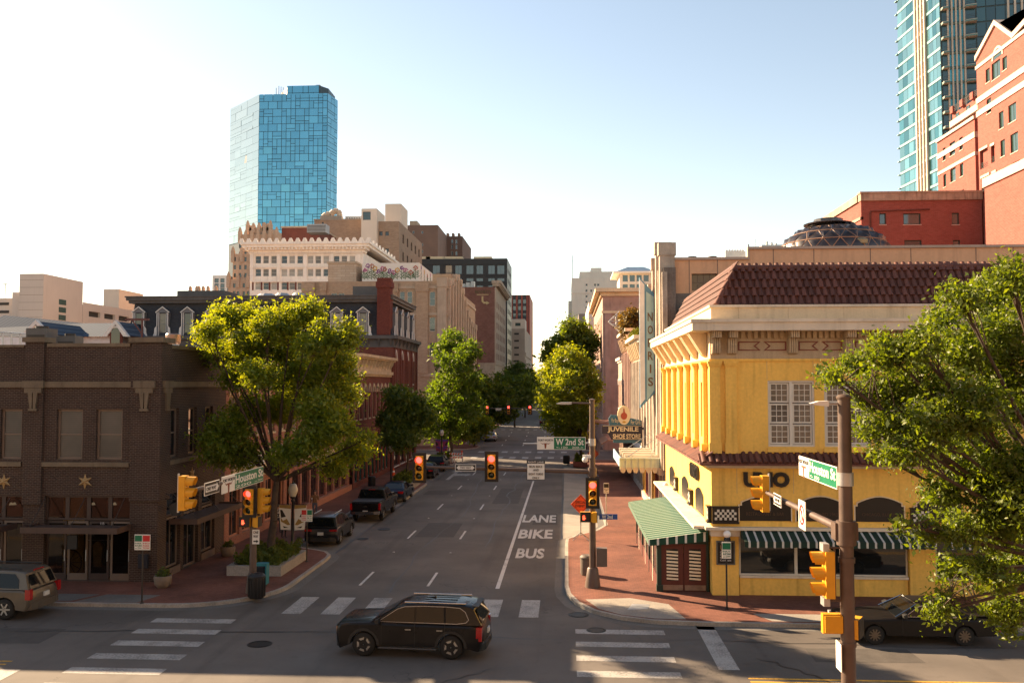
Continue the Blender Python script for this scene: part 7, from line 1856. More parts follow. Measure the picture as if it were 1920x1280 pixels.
suvw = [[(1.0, 1.155), (.40, 1.53), (.16, 1.605), (-.18, 1.625), (-.18, 1.155)], [(-.25, 1.155), (-.25, 1.625), (-1.14, 1.635), (-1.18, 1.155)], [(-1.25, 1.155), (-1.21, 1.63), (-1.68, 1.61), (-1.86, 1.50), (-1.98, 1.28), (-1.90, 1.20), (-1.6, 1.155)]]
p = gnd(767, 1230)
sv = car('suv', 'black SUV with bright chrome window trim driving through the crossing', (-5.12, 30.75), R(176), 5.0, 1.98, 1.75, suvb, suvg, suvw, P_blk, 2.9, (1.5, -1.42), .395, style='five', trim=pm('satin_trim', (.30, .28, .26), .35, 0, metal=.4), trimpoly=[(1.0, 1.155), (.40, 1.53), (.16, 1.605), (-.5, 1.635), (-1.21, 1.635), (-1.68, 1.61), (-1.86, 1.50), (-1.98, 1.28), (-1.90, 1.20), (-1.6, 1.155)], clad=M_plast, belt=1.12, tumble=.34, ws=1, rw=1)
bits(sv, 1.98, 5.0, (2.2, 2.44, .62, .90, .64, .94), (-2.44, -2.25, .74, .985, .62, 1.06), .78, (.95, 1.12), ((.0, .93), (-1.05, .93)), 1.12, sill=(1.0, -.95, .30, .35, M_chrome), bumper=[(2.42, 2.53, .3, .52, M_plast), (-2.53, -2.42, .3, .58, M_plast), (-2.54, -2.48, .52, .56, M_chrome)], rails=(.2, -1.85, .64, 1.73, M_chrome), headm=pm('amber_head_lamp', (.5, .25, .1), .2, 0, coat=.6))
seams(sv, 1.98, (.9, -.22, -1.22), .4, 1.12)
b = MB(); b.box(2.46, 2.52, -.6, .6, .58, .9); b.local('grille', M_plast, sv)
b = MB(); b.prism([(-2.02, 1.665), (-2.27, 1.645), (-2.26, 1.62), (-2.04, 1.64)], -.6, .6, 'y'); b.local('spoiler', M_plast, sv)
for i in range(4): b = MB(); b.box(-1.5, -.4, -.5 + .3 * i, -.42 + .3 * i, 1.752, 1.762); b.local('roof_rib', P_blk, sv)
b = MB(); b.prism([(-.5, 1.75), (-.75, 1.75), (-.72, 1.81)], -.03, .03, 'y'); b.local('antenna_fin', P_blk, sv)
# parked line along the kerb
cub = [(2.2, .28), (2.28, .5), (2.28, .75), (2.15, .93), (1.6, 1.0), (1.0, 1.05), (0, 1.06), (-2.0, 1.06), (-2.2, .98), (-2.28, .75), (-2.28, .5), (-2.2, .3)]
cug = [(1.15, 1.04), (.35, 1.52), (0, 1.62), (-.8, 1.68), (-1.5, 1.64), (-1.85, 1.56), (-2.18, 1.04)]
cuw = [[(.85, 1.08), (.3, 1.47), (-.15, 1.55), (-.15, 1.08)], [(-.22, 1.08), (-.22, 1.555), (-1.05, 1.56), (-1.15, 1.08)], [(-1.22, 1.1), (-1.12, 1.55), (-1.5, 1.5), (-1.78, 1.2)]]
rv = car('parked_suv', 'dark grey compact SUV parked at the kerb behind the banner lamp post', (-13.55, 51.8), R(91), 4.6, 1.86, 1.68, cub, cug, cuw, P_grey, 2.69, (1.4, -1.3), .37, clad=M_plast, belt=1.05, group='vehicles parked along the kerb')
bits(rv, 1.86, 4.6, (2.05, 2.3, .55, .85, .68, .82), (-2.29, -2.05, .5, .9, .84, .95), .72, (.8, 1.05), ((.05, .92), (-.95, .92)), 1.05, bumper=[(-2.34, -2.2, .3, .52, M_plast), (2.2, 2.32, .3, .5, M_plast)], rails=(.2, -1.4, .58, 1.69, M_galv))
# pickup
pub = [(3.0, .4), (3.08, .7), (3.06, 1.05), (2.95, 1.2), (1.6, 1.27), (0, 1.28), (-.9, 1.28), (-3.0, 1.30), (-3.06, 1.26), (-3.06, .62), (-3.0, .55)]
pug = [(1.62, 1.25), (.9, 1.82), (.6, 1.92), (-.2, 1.95), (-.95, 1.9), (-1.12, 1.25)]
puw = [[(1.3, 1.3), (.82, 1.76), (.45, 1.82), (.4, 1.3)], [(.32, 1.3), (.37, 1.82), (-.5, 1.83), (-.6, 1.3)]]
pk = car('pickup_truck', 'black full size pickup truck with covered bed parked at the kerb', (-13.0, 61.3), R(90.5), 6.15, 2.03, 1.97, pub, pug, puw, P_blk, 4.0, (1.95, -1.95), .42, belt=1.27, bottom=.5, tumble=.28, style='six', group='vehicles parked along the kerb', cat='truck', clad=M_plast)
bits(pk, 2.03, 6.15, (2.85, 3.1, .62, .98, .85, 1.12), (-3.09, -2.95, .86, 1.0, .82, 1.24), .7, (1.2, 1.3), ((.5, 1.12), (-.45, 1.12)), 1.27, bumper=[(-3.25, -3.04, .55, .74, M_chrome), (3.02, 3.15, .5, .75, M_chrome)])
b = MB(); b.box(-3.0, -1.2, -.9, .9, 1.30, 1.34); b.local('bed_cover', M_plast, pk)
b = MB(); b.box(-3.08, -3.06, -.8, .8, .82, 1.24); b.local('tailgate', P_blk, pk)
b = MB(); b.prism([(-3.085 + 0, 1.03), (-3.085, 1.06)][:0] or [(-.12, 1.02), (.12, 1.02), (.12, 1.07), (-.12, 1.07)], -3.095, -3.08, 'x'); b.local('badge', M_chrome, pk)
b = MB(); b.box(-3.3, -3.1, -.05, .05, .45, .55); b.local('tow_hitch', M_dark, pk)
b = MB(); b.box(-1.0, -.96, -.22, .22, 1.86, 1.9); b.local('brake_light', M_tail, pk)
# sedans
seb = [(2.28, .26), (2.38, .45), (2.36, .66), (2.2, .78), (1.2, .9), (.9, .94), (0, .95), (-1.6, 1.0), (-2.2, .98), (-2.36, .85), (-2.38, .5), (-2.28, .3)]
seg = [(1.1, .92), (.25, 1.36), (-.15, 1.44), (-.7, 1.44), (-1.2, 1.36), (-1.95, .98)]
sew = [[(.75, .97), (.15, 1.3), (-.2, 1.37), (-.2, .97)], [(-.27, .97), (-.27, 1.375), (-.85, 1.36), (-1.2, 1.2), (-1.35, 1.0)]]
def sedan(loc, rot, paint, label, group='vehicles parked along the kerb'):
 c = car('sedan', label, loc, rot, 4.75, 1.83, 1.45, seb, seg, sew, paint, 2.8, (1.42, -1.38), .335, belt=.95, tumble=.42, group=group)
 bits(c, 1.83, 4.75, (2.1, 2.33, .5, .82, .6, .72), (-2.37, -2.2, .45, .86, .72, .88), .78, (.7, .95), ((.0, .84), (-.95, .84)), .95, bumper=[(-2.42, -2.3, .3, .45, M_plast)])
 return c
sedan((-13.1, 70.2), R(90), P_blue, 'dark blue sedan parked in front of the black pickup truck')
s1c = sedan((-13.4, 87.3), R(90), P_blk, 'black sedan parked just past the kerbside planter')
x2 = car('parked_suv', 'black SUV parked beyond the black sedan near the next crossing', (-13.3, 94.0), R(90), 4.6, 1.86, 1.68, cub, cug, cuw, P_blk, 2.69, (1.4, -1.3), .37, clad=M_plast, belt=1.05, group='vehicles parked along the kerb')
bits(x2, 1.86, 4.6, (2.05, 2.3, .55, .85, .68, .82), (-2.29, -2.05, .5, .9, .84, .95), .72, (.8, 1.05), ((.05, .92), (-.95, .92)), 1.05, bumper=[(-2.34, -2.2, .3, .52, M_plast)])
p = gnd(918, 828)
sedan((p.x, p.y + 2.3), R(91), P_silv, 'silver car parked on the block beyond the next crossing')
p = gnd(1019, 797)
sedan((p.x, p.y + 2.3), R(91), paintmat('maroon_paint', (.05, .012, .012)), 'dark maroon car driving away far up the street', group=None)
# tan SUV at the picture edge
dub = [(2.42, .34), (2.52, .55), (2.5, .85), (2.38, 1.02), (1.3, 1.14), (0, 1.16), (-2.2, 1.16), (-2.42, 1.08), (-2.5, .85), (-2.5, .55), (-2.4, .36)]
dug = [(1.3, 1.14), (.55, 1.68), (.2, 1.8), (-1.6, 1.83), (-2.1, 1.78), (-2.2, 1.72), (-2.38, 1.14)]
duw = [[(1.0, 1.19), (.5, 1.62), (.1, 1.7), (.05, 1.19)], [(-.02, 1.19), (.03, 1.7), (-.9, 1.72), (-.95, 1.19)], [(-1.02, 1.19), (-.98, 1.72), (-1.75, 1.7), (-1.95, 1.5), (-2.0, 1.19)]]
du = car('parked_suv', 'pewter tan older SUV with dark windows stopped by the brick building kerb', (-22.7, 34.6), R(177), 5.05, 1.93, 1.84, dub, dug, duw, P_tan, 3.0, (1.55, -1.45), .40, belt=1.15, tumble=.25, style='six')
bits(du, 1.93, 5.05, (2.35, 2.5, .6, .9, .75, .95), (-2.5, -2.3, .78, .97, .78, 1.16), .85, (.95, 1.15), ((.15, 1.0), (-.85, 1.0)), 1.15, bumper=[(-2.58, -2.42, .38, .66, P_tan), (2.45, 2.58, .36, .62, P_tan)], rails=(.1, -1.9, .62, 1.87, M_plast))
b = MB(); b.box(-2.2, -2.16, -.3, .3, 1.76, 1.8); b.local('brake_light', M_tail, du)
# old coupe utility
elb = [(2.52, .34), (2.62, .45), (2.62, .72), (2.5, .84), (1.2, .92), (.7, .94), (0, .94), (-.9, .95), (-2.55, .92), (-2.64, .88), (-2.62, .45), (-2.55, .36)]
elg = [(.82, .92), (.08, 1.33), (-.1, 1.37), (-.75, 1.37), (-.95, 1.34), (-1.9, .94)]
elw = [[(.5, .97), (.02, 1.27), (-.1, 1.3), (-.78, 1.3), (-.98, 1.2), (-1.18, .97)]]
ec = car('coupe_utility', 'old satin black coupe utility with chrome window trim parked by the yellow restaurant', (12.1, 33.15), R(180), 5.25, 1.88, 1.37, elb, elg, elw, P_mat, 2.97, (1.55, -1.45), .335, belt=.94, tumble=.42, trim=M_chrome, style='ten', rim=pm('wire_rim', (.16, .13, .10), .4, .1, 4, metal=.6), rw=0, group='vehicles parked along the kerb')
bits(ec, 1.88, 5.25, (2.5, 2.63, .6, .9, .58, .74), (-2.64, -2.5, .6, .9, .5, .66), .5, (.5, .95), ((-.75, .78),), .94, bumper=[(2.58, 2.72, .38, .55, M_plast), (-2.72, -2.58, .38, .55, M_chrome)])
seams(ec, 1.88, (.62, -.98), .4, .93)
b = MB(); b.box(2.6, 2.64, -.58, .58, .56, .76); b.local('grille', M_chrome, ec)
b = MB(); b.box(-2.5, -1.4, -.72, .72, .955, .985); b.local('bed_cover', P_mat, ec)
b = MB(); b.cyl((.06, -.76, 1.36), (.06, .76, 1.36), .018, n=5); b.local('screen_trim', M_chrome, ec)
for s in (-1, 1): b = MB(); b.cyl((.84, s * .86, .95), (.09, s * .70, 1.35), .02, n=5); b.local('screen_trim', M_chrome, ec)
for s in (-1, 1):
 b = MB(); b.box(-.5, -.2, s * .3, s * .62, .8, 1.15); b.local('seat', pm('teal_vinyl', (.03, .22, .22), .5, .1, 3), ec)
# ================================================================== traffic signals, poles, signs
M_sigy = pm('signal_yellow', (.62, .30, .015), .45, .08, 4)
M_sigb = pm('signal_black', (.012, .011, .011), .5, .1, 4)
M_red = emit('red_lens_lit', (1.0, .05, .04), 1.5); M_rdim = pm('dim_lens', (.02, .012, .006), .2, 0, coat=.7); M_gdim = pm('dim_green_lens', (.006, .03, .02), .2, 0, coat=.7)
M_amber = emit('amber_lens_lit', (1.0, .55, .15), 2.5); M_hand = emit('hand_lit', (1.0, .08, .03), .9)
M_sgn_w = pm('sign_white', (.70, .67, .60), .5, .05, 3); M_sgn_g = pm('sign_green', (.004, .14, .065), .45, .08, 3); M_sgn_k = pm('sign_black', (.015, .014, .014), .5, 0)
M_sgn_r = pm('sign_red', (.5, .02, .02), .5, 0); M_sgn_o = pm('sign_orange', (.75, .09, .02), .5, .06, 3); M_sgn_b = pm('sign_blue', (.02, .07, .25), .5, .05, 3)
SIG = {}
def signal(loc, rot, label, lit=0, back=True, lamp=None):
 """three-lamp head; local front faces -y, origin at its middle"""
 r = thing('traffic_signal', label, 'traffic light', loc, rot)
 if not SIG:
  b = MB(); b.box(-.17, .17, 0, .2, -.53, .53); SIG['h'] = b.mesh('housing', M_sigy)
  b = MB(); b.box(-.3, .3, .06, .08, -.66, .66); SIG['b'] = b.mesh('backplate', M_sigb)
  b = MB(); n = 10
  for i in range(n):
   t0, t1 = math.pi * (-.25 + 1.5 * i / n), math.pi * (-.25 + 1.5 * (i + 1) / n)
   b.add([(.165 * math.cos(t0), 0, .165 * math.sin(t0)), (.165 * math.cos(t1), 0, .165 * math.sin(t1)), (.16 * math.cos(t1), -.26 - .05 * math.sin(t1), .16 * math.sin(t1)), (.16 * math.cos(t0), -.26 - .05 * math.sin(t0), .16 * math.sin(t0))], [(0, 1, 2, 3)], True)
  SIG['v'] = b.mesh('visor', M_sigy)
  for k, m in (('r', M_red), ('a', M_amber), ('d', M_rdim), ('g', M_gdim)):
   b = MB(); b.lathe([(.02, -.035), (.1, -.025), (.145, 0)], (0, 0, 0), 16, 'y'); SIG[k] = b.mesh('lens', m)
 T = OM[r.name]
 h = link('housing', SIG['h'], r, T)
 if back: link('backplate', SIG['b'], r, T)
 for k in range(3):
  M = T @ Matrix.Translation((0, -.005, .35 - .35 * k)); link('visor', SIG['v'], r, M)
  link('lens', SIG[(lamp or 'r') if k == lit else ('g' if k == 2 else 'd')], r, M)
 return r
def pedhead(loc, rot, label, lit=True):
 r = thing('pedestrian_signal', label, 'traffic light', loc, rot); T = OM[r.name]
 b = MB(T); b.box(-.23, .23, 0, .18, -.22, .22); b.box(-.2, .2, .18, .24, -.19, .19); b.build('housing', M_sigy, r)
 b = MB(T); b.box(-.22, .22, -.03, 0, -.21, .21); b.build('face', M_sigb, r)
 if lit:
  b = MB(T)
  b.box(-.12, -.02, -.036, -.03, -.11, .0)
  for i in range(4): b.box(-.12 + .028 * i, -.102 + .028 * i, -.036, -.03, .0, .1 - .02 * abs(i - 1.5))
  b.box(-.02, .02, -.036, -.03, -.06, -.03); b.build('hand_symbol', M_hand, r)
 return r
def sign(name, label, M, u0, u1, z0, z1, face, border=None, cat='sign', v=0.0, thick=.02, clamp=None):
 c = M @ Vector(((u0 + u1) / 2, v, z0)); r = thing(name, label, cat, c)
 b = MB(M); b.box(u0, u1, v - thick, v, z0, z1); b.build('panel', border or face, r)
 if border: e = .022; b = MB(M); b.box(u0 + e, u1 - e, v - thick - .003, v - thick, z0 + e, z1 - e); b.build('face', face, r)
 b = MB(M); b.box((u0 + u1) / 2 - .02, (u0 + u1) / 2 + .02, v, v + .06, z0 + .02, z1 - .02); b.build('bracket', M_galv, r)
 return r
def longhorn(r, M, uc, zc, s, v, mat):
 b = MB(M)
 b.prism([(uc - s, zc + .35 * s), (uc - .55 * s, zc + .02 * s), (uc - .2 * s, zc + .08 * s), (uc - .2 * s, zc + .2 * s), (uc - .6 * s, zc + .16 * s)], v - .004, v, 'y'); b.prism([(uc + s, zc + .35 * s), (uc + .6 * s, zc + .16 * s), (uc + .2 * s, zc + .2 * s), (uc + .2 * s, zc + .08 * s), (uc + .55 * s, zc + .02 * s)], v - .004, v, 'y')
 b.prism([(uc - .22 * s, zc + .2 * s), (uc - .12 * s, zc - .7 * s), (uc + .12 * s, zc - .7 * s), (uc + .22 * s, zc + .2 * s)], v - .005, v, 'y'); b.build('longhorn_emblem', mat, r)
def street_sign(label, M, u0, u1, z0, z1, v, words, small, frac=.32):
 r = sign('street_name_sign', label, M, u0, u1, z0, z1, M_sgn_g, M_sgn_w, v=v)
 w_ = u1 - u0; h = z1 - z0; um = u0 + w_ * frac
 b = MB(M); b.box(u0 + .02, um, v - .03, v - .023, z0 + .02, z1 - .02); b.build('crest_panel', M_sgn_w, r)
 text(r, 'FORT WORTH', M, u0 + .06, um - .04, z0 + h * .66, z0 + h * .84, v - .034, M_sgn_k, bold=.02)
 longhorn(r, M, (u0 + um) / 2, z0 + h * .42, w_ * frac * .34, v - .031, pm('longhorn_brown', (.2, .05, .02), .6, 0))
 text(r, words, M, um + .08, u1 - .08, z0 + h * .36, z1 - h * .12, v - .028, M_sgn_w, bold=.02)
 text(r, small, M, um + .1, u1 - .1 if '200' in small else um + .1 + w_ * .25, z0 + h * .1, z0 + h * .26, v - .028, M_sgn_w)
 return r
def oneway(label, M, u0, u1, z0, z1, v, words='ONE WAY', both=False, right=True):
 r = sign('one_way_sign', label, M, u0, u1, z0, z1, M_sgn_k, M_sgn_w, v=v); h = z1 - z0; zc = (z0 + z1) / 2; w_ = u1 - u0
 a, c = u0 + w_ * .06, u1 - w_ * .06; t = h * .24; hd = h * .36; L = w_ * .14
 L1, R1 = (a + L if (both or not right) else a), (c - L if (both or right) else c)
 pts = [(L1, zc - t)] + [(R1, zc - t)] + ([(R1, zc - hd), (c, zc), (R1, zc + hd)] if (both or right) else []) + [(R1, zc + t), (L1, zc + t)] + ([(L1, zc + hd), (a, zc), (L1, zc - hd)] if (both or not right) else [])
 b = MB(M); b.prism(pts, v - .028, v - .024, 'y'); b.build('arrow', M_sgn_w, r)
 text(r, words, M, L1 + w_ * .04, R1 - w_ * .04, zc - t * .6, zc + t * .6, v - .031, M_sgn_k, bold=.02)
def polebase(b, x, y, r=.24):
 b.lathe([(r * 1.15, .154), (r * 1.1, .3), (r, .5), (r * .78, .95), (r * .66, 1.0)], (x, y, 0), 14)
# --- pole on the near corner of the crossing
PX, PY = at(1585, 900, 21.5).x, 21.5
po = thing('signal_pole', 'thick brown signal pole with mast arm and lamp in front of the yellow restaurant', 'traffic pole', (PX, PY, .154))
zt = at(1585, 748, PY).z
b = MB(); b.cyl((PX, PY, .154), (PX, PY, zt), .17, .145, n=18); polebase(b, PX, PY); b.build('pole', M_brownpole, po)
b = MB(); b.lathe([(.165, 0), (.175, .05), (.13, .1), (.02, .12)], (PX, PY, zt), 16); b.build('cap', M_brownpole, po)
aE = Vector((PX - .55, 27.4, 5.75)); aS = Vector((PX - .1, PY + .1, at(1585, 992, PY).z))
b = MB(); b.cyl(aS, aE, .1, .06, n=12); b.build('mast_arm', M_brownpole, po)
b = MB(); b.cyl((PX, PY, aS.z - .35), (PX, PY, aS.z + .2), .22, n=16); b.box(PX - .26, PX + .26, PY - .05, PY + .3, aS.z - .25, aS.z + .15); b.build('arm_flange', M_brownpole, po)
zl = at(1585, 756, PY).z
b = MB(); b.cyl((PX, PY, zl), (PX - .42, PY, zl), .035, n=8); b.build('lamp_arm', M_galv, po)
b = MB(); b.prism([(PX - .38, zl + .06), (PX - .38, zl - .07), (PX - .6, zl - .05), (PX - .78, zl + .0), (PX - .6, zl + .05)], PY - .12, PY + .12, 'y'); b.build('lamp_head', M_wpaint, po)
for z_, h in ((6.75, .3), (7.95, .0), (4.9, .12), (3.0, .1)):
 if h: b = MB(); b.cyl((PX, PY, z_ - h / 2), (PX, PY, z_ + h / 2), .185, n=16); b.build('clamp', M_galv if z_ > 6 else M_brownpole, po)
street_sign('green Houston St name sign on the thick brown signal pole', FT(PX - .1), -25.2, -21.75, 6.48, 7.0, 0, 'Houston St', '<- 300', .3)
def onarm(px):   # point of the near arm seen at a picture column
 best = min((abs((at(px, 900, y).x) - (aS.x + (aE.x - aS.x) * (y - aS.y) / (aE.y - aS.y))), y) for y in [aS.y + (aE.y - aS.y) * i / 60 for i in range(61)])
 y = best[1]; t = (y - aS.y) / (aE.y - aS.y); return aS.lerp(aE, t)
q = onarm(1513); r = sign('turn_sign', 'white no left turn sign with red ring on the near mast arm', FT(q.x - .12), -q.y - .33, -q.y + .33, q.z - .42, q.z + .3, M_sgn_w)
b = MB(FT(q.x - .145)); n = 18
for i in range(n):
 t0, t1 = 2 * math.pi * i / n, 2 * math.pi * (i + 1) / n
 b.prism([(-q.y + k * math.cos(t), q.z - .06 + k * math.sin(t)) for t, k in ((t0, .2), (t0, .26), (t1, .26), (t1, .2))], -.004, 0, 'y')
b.prism([(-q.y - .17, q.z + .1), (-q.y - .13, q.z + .14), (-q.y + .19, q.z - .2), (-q.y + .15, q.z - .24)], -.005, 0, 'y'); b.build('ring', M_sgn_r, r)
b = MB(FT(q.x - .144)); b.box(-q.y - .02, -q.y + .03, -.003, 0, q.z - .22, q.z + .02); b.prism([(-q.y + .03, q.z), (-q.y + .03, q.z + .05), (-q.y - .1, q.z + .05), (-q.y - .1, q.z)], -.003, 0, 'y'); b.build('arrow', M_sgn_k, r)
q = onarm(1467); oneway('small black one way sign near the end of the near mast arm', FT(q.x - .12), -q.y - .45, -q.y + .45, q.z - .16, q.z + .16, 0, right=False)
signal((aE.x - .12, aE.y + .05, aE.z - .05), R(-90), 'yellow signal head at the end of the near mast arm', lit=9, back=False)
b = MB(); b.cyl((aE.x + .1, aE.y, aE.z - .55), (aE.x + .1, aE.y, aE.z + .55), .03, n=6); b.build('signal_bracket', M_galv, po)
signal((PX - .52, PY - .02, at(1538, 1075, PY).z), R(-90), 'large yellow signal head mounted low on the thick brown pole', lit=9, back=False)
b = MB(); zz = at(1538, 1075, PY).z; b.cyl((PX - .28, PY, zz - .6), (PX - .28, PY, zz + .6), .03, n=6)
for s in (-.6, .6): b.cyl((PX - .5, PY, zz + s), (PX, PY, zz + s), .025, n=6)
b.build('signal_bracket', M_brownpole, po)
for s in (-.62, .62):
 b = MB(); b.box(PX - .56, PX - .42, PY - .12, PY + .18, zz + s - .1, zz + s + .08); b.build('vented_cap', M_galv, po)
pedhead((PX - .34, PY + .12, at(1558, 1168, PY).z), R(180), 'yellow pedestrian signal box seen from behind on the thick brown pole', False)
pedhead((PX + .3, PY + .05, at(1605, 1178, PY).z), R(60), 'pedestrian signal turned sideways with a dark face on the thick brown pole', False)
r = sign('parking_sign', 'white sign seen almost edge on low on the thick brown pole', FT(PX - .2), -PY - .2, -PY + .2, at(1578, 1255, PY).z, at(1578, 1203, PY).z, M_sgn_w)
# --- far corner pole with the long mast arm across the street
FX, FY = at(1111, 1000, 39.9).x, 39.9
pf = thing('signal_pole', 'brown signal pole on the brick corner with a long arm over the lanes', 'traffic pole', (FX, FY, .154))
fz_ = lambda py: at(1080, py, FY).z; fx_ = lambda px: at(px, 880, FY).x
b = MB(); b.cyl((FX, FY, .154), (FX, FY, fz_(751)), .15, .115, n=16); polebase(b, FX, FY, .3); b.build('pole', M_brownpole, pf)
b = MB(); b.lathe([(.13, 0), (.14, .05), (.02, .1)], (FX, FY, fz_(751)), 14); b.build('cap', M_brownpole, pf)
b = MB(); b.cyl((FX, FY, fz_(884)), (fx_(775), FY, fz_(876)), .1, .055, n=12); b.cyl((FX, FY, fz_(892)), (FX, FY, fz_(876)), .19, n=14); b.build('mast_arm', M_brownpole, pf)
b = MB(); b.cyl((FX, FY, fz_(756)), (fx_(1070), FY, fz_(755)), .04, .035, n=8); b.build('lamp_arm', M_brownpole, pf)
b = MB(); b.prism([(fx_(1072), fz_(753.5)), (fx_(1072), fz_(758)), (fx_(1052), fz_(758)), (fx_(1043), fz_(756.5)), (fx_(1052), fz_(754))], FY - .14, FY + .14, 'y'); b.build('lamp_head', M_galv, pf)
b = MB(); b.cyl((FX, FY, fz_(830)), (fx_(981), FY, fz_(832)), .035, n=8); b.build('sign_arm', M_galv, pf)
b = MB(); b.cyl((FX, FY, fz_(835)), (FX, FY, fz_(822)), .15, n=14); b.build('clamp', M_galv, pf)
b = MB(); b.sphere((fx_(1097), FY - .15, fz_(861)), .13, 12); b.box(fx_(1097) - .1, fx_(1108), FY - .12, FY, fz_(858), fz_(852)); b.build('camera', M_wpaint, pf)
b = MB(); b.box(FX + .16, FX + .62, FY - .2, FY + .2, fz_(1060), fz_(1026)); b.build('control_box', pm('control_box_brown', (.11, .085, .07), .5, .1, 3), pf)
street_sign('green W 2nd St name sign over the bus lane', FR(FY - .06), fx_(1007), fx_(1098), fz_(842.5), fz_(819), 0, 'W 2nd St', '<-100   200->', .35)
signal((fx_(787), FY - .14, fz_(878)), 0, 'red signal at the free end of the long mast arm')
signal((fx_(922), FY - .14, fz_(875)), 0, 'red signal in the middle of the long mast arm')
signal((FX - .0, FY - .42, fz_(922)), 0, 'red signal mounted on the brown corner pole')
b = MB(); b.cyl((FX, FY - .3, fz_(951)), (FX, FY, fz_(951)), .03, n=6); b.cyl((FX, FY - .3, fz_(895)), (FX, FY, fz_(895)), .03, n=6); b.build('signal_bracket', M_dark, pf)
oneway('black two way arrow sign on the long mast arm', FR(FY - .12), fx_(854), fx_(893), fz_(883.5), fz_(870.5), 0, 'TWO WAY', both=True)
r = sign('lane_use_sign', 'white right lane bus bike sign hanging on the long mast arm', FR(FY - .14), fx_(988), fx_(1022), fz_(899), fz_(862), M_sgn_w, M_sgn_k)
b = MB(FR(FY - .14)); b.box(fx_(989), fx_(1021), -.028, -.0235, fz_(868.5), fz_(863)); b.build('header', M_sgn_k, r)
for k, (s_, a, c) in enumerate((('RIGHT LANE', 990.5, 1019.5), ('BUS BIKE', 993, 1017), ('AND', 1000, 1010.5), ('RIGHT TURNS', 991.5, 1018.5), ('ONLY', 998.5, 1011.5))):
 y0_ = (867.3, 876, 882.5, 890, 897)[k]; text(r, s_, FR(FY - .14), fx_(a), fx_(c), fz_(y0_), fz_(y0_ - (3.2 if k == 0 else 4)), -.031, M_sgn_w if k == 0 else M_sgn_k, bold=.015)
pedhead((fx_(1097), FY - .3, fz_(967)), 0, 'pedestrian signal showing a red hand on the brown corner pole')
pedhead((fx_(1118), FY - .2, fz_(967)), R(90), 'yellow pedestrian signal box turned to the pavement on the brown corner pole', False)
r = sign('street_name_sign', 'small blue W 2nd sign low on the brown corner pole', FR(FY - .1), fx_(1123), fx_(1157), fz_(972), fz_(962), M_sgn_b); text(r, 'W 2nd', FR(FY - .1), fx_(1128), fx_(1148), fz_(970.5), fz_(963.5), -.026, M_sgn_w, bold=.02)
# --- pole beside the planter
LX, LY = -13.25, 38.0
pl = thing('signal_pole', 'brown signal pole beside the planter with an arm over the side street', 'traffic pole', (LX, LY, .154))
lz_ = lambda py: at(470, py, LY).z
b = MB(); b.cyl((LX, LY, .154), (LX, LY, lz_(878)), .15, .13, n=16); polebase(b, LX, LY, .26); b.build('pole', M_brownpole, pl)
e0, e1 = Vector((LX, LY, lz_(890))), Vector((LX + 1.3, 27.8, 5.55))
b = MB(); b.cyl(e0, e1, .1, .06, n=12); b.build('mast_arm', M_brownpole, pl)
def arm2(y): return e0.lerp(e1, (y - e0.y) / (e1.y - e0.y))
q0, q1 = arm2(32.2), arm2(36.2)
street_sign('green Houston St name sign on the arm beside the planter', FL(-12.5), 32.4, 36.9, arm2(34).z - .32, arm2(34).z + .3, 0, 'Houston St', '200 ->', .28)
q = arm2(30.6); oneway('small white framed one way sign on the arm over the side street', FL(q.x + .14), 30.0, 31.3, q.z - .25, q.z + .18, 0)
signal((e1.x + .12, e1.y, e1.z - .0), R(90), 'yellow signal head at the end of the arm over the side street', lit=9, back=False)
b = MB(); b.cyl((e1.x - .12, e1.y - .05, e1.z - .6), (e1.x - .12, e1.y - .05, e1.z + .6), .035, n=6); b.build('signal_bracket', M_galv, pl)
signal((LX - .05, LY - .45, lz_(938)), 0, 'red signal on the pole beside the planter')
signal((LX + .42, LY, lz_(938)), R(90), 'yellow signal head facing the side street on the planter pole', lit=9, back=False)
pedhead((LX - .28, LY - .3, lz_(976)), 0, 'pedestrian signal with red hand on the planter pole'); pedhead((LX + .3, LY - .1, lz_(976)), R(90), 'yellow pedestrian signal box facing the side street on the planter pole', False)
b = MB(); b.box(LX - .06, LX + .5, LY - .03, LY + .03, lz_(958), lz_(954)); b.cyl((LX, LY - .4, lz_(955)), (LX, LY, lz_(955)), .03, n=6); b.build('signal_bracket', M_dark, pl)
r = sign('one_way_sign', 'tall white one way plate low on the planter pole', FR(LY - .16), LX + .02, LX + .32, lz_(1018), lz_(991), M_sgn_w)
for k, s_ in enumerate(('ONE', 'WAY')): text(r, s_, FR(LY - .16), LX + .06, LX + .28, lz_(998.5 + 7.5 * k), lz_(993.5 + 7.5 * k), -.024, M_sgn_k, bold=.02)
b = MB(FR(LY - .16)); b.box(LX + .07, LX + .22, -.024, -.02, lz_(1014), lz_(1011.5)); b.prism([(LX + .2, lz_(1016)), (LX + .29, lz_(1012.7)), (LX + .2, lz_(1009.5))], -.024, -.02, 'y'); b.build('arrow', M_sgn_k, r)
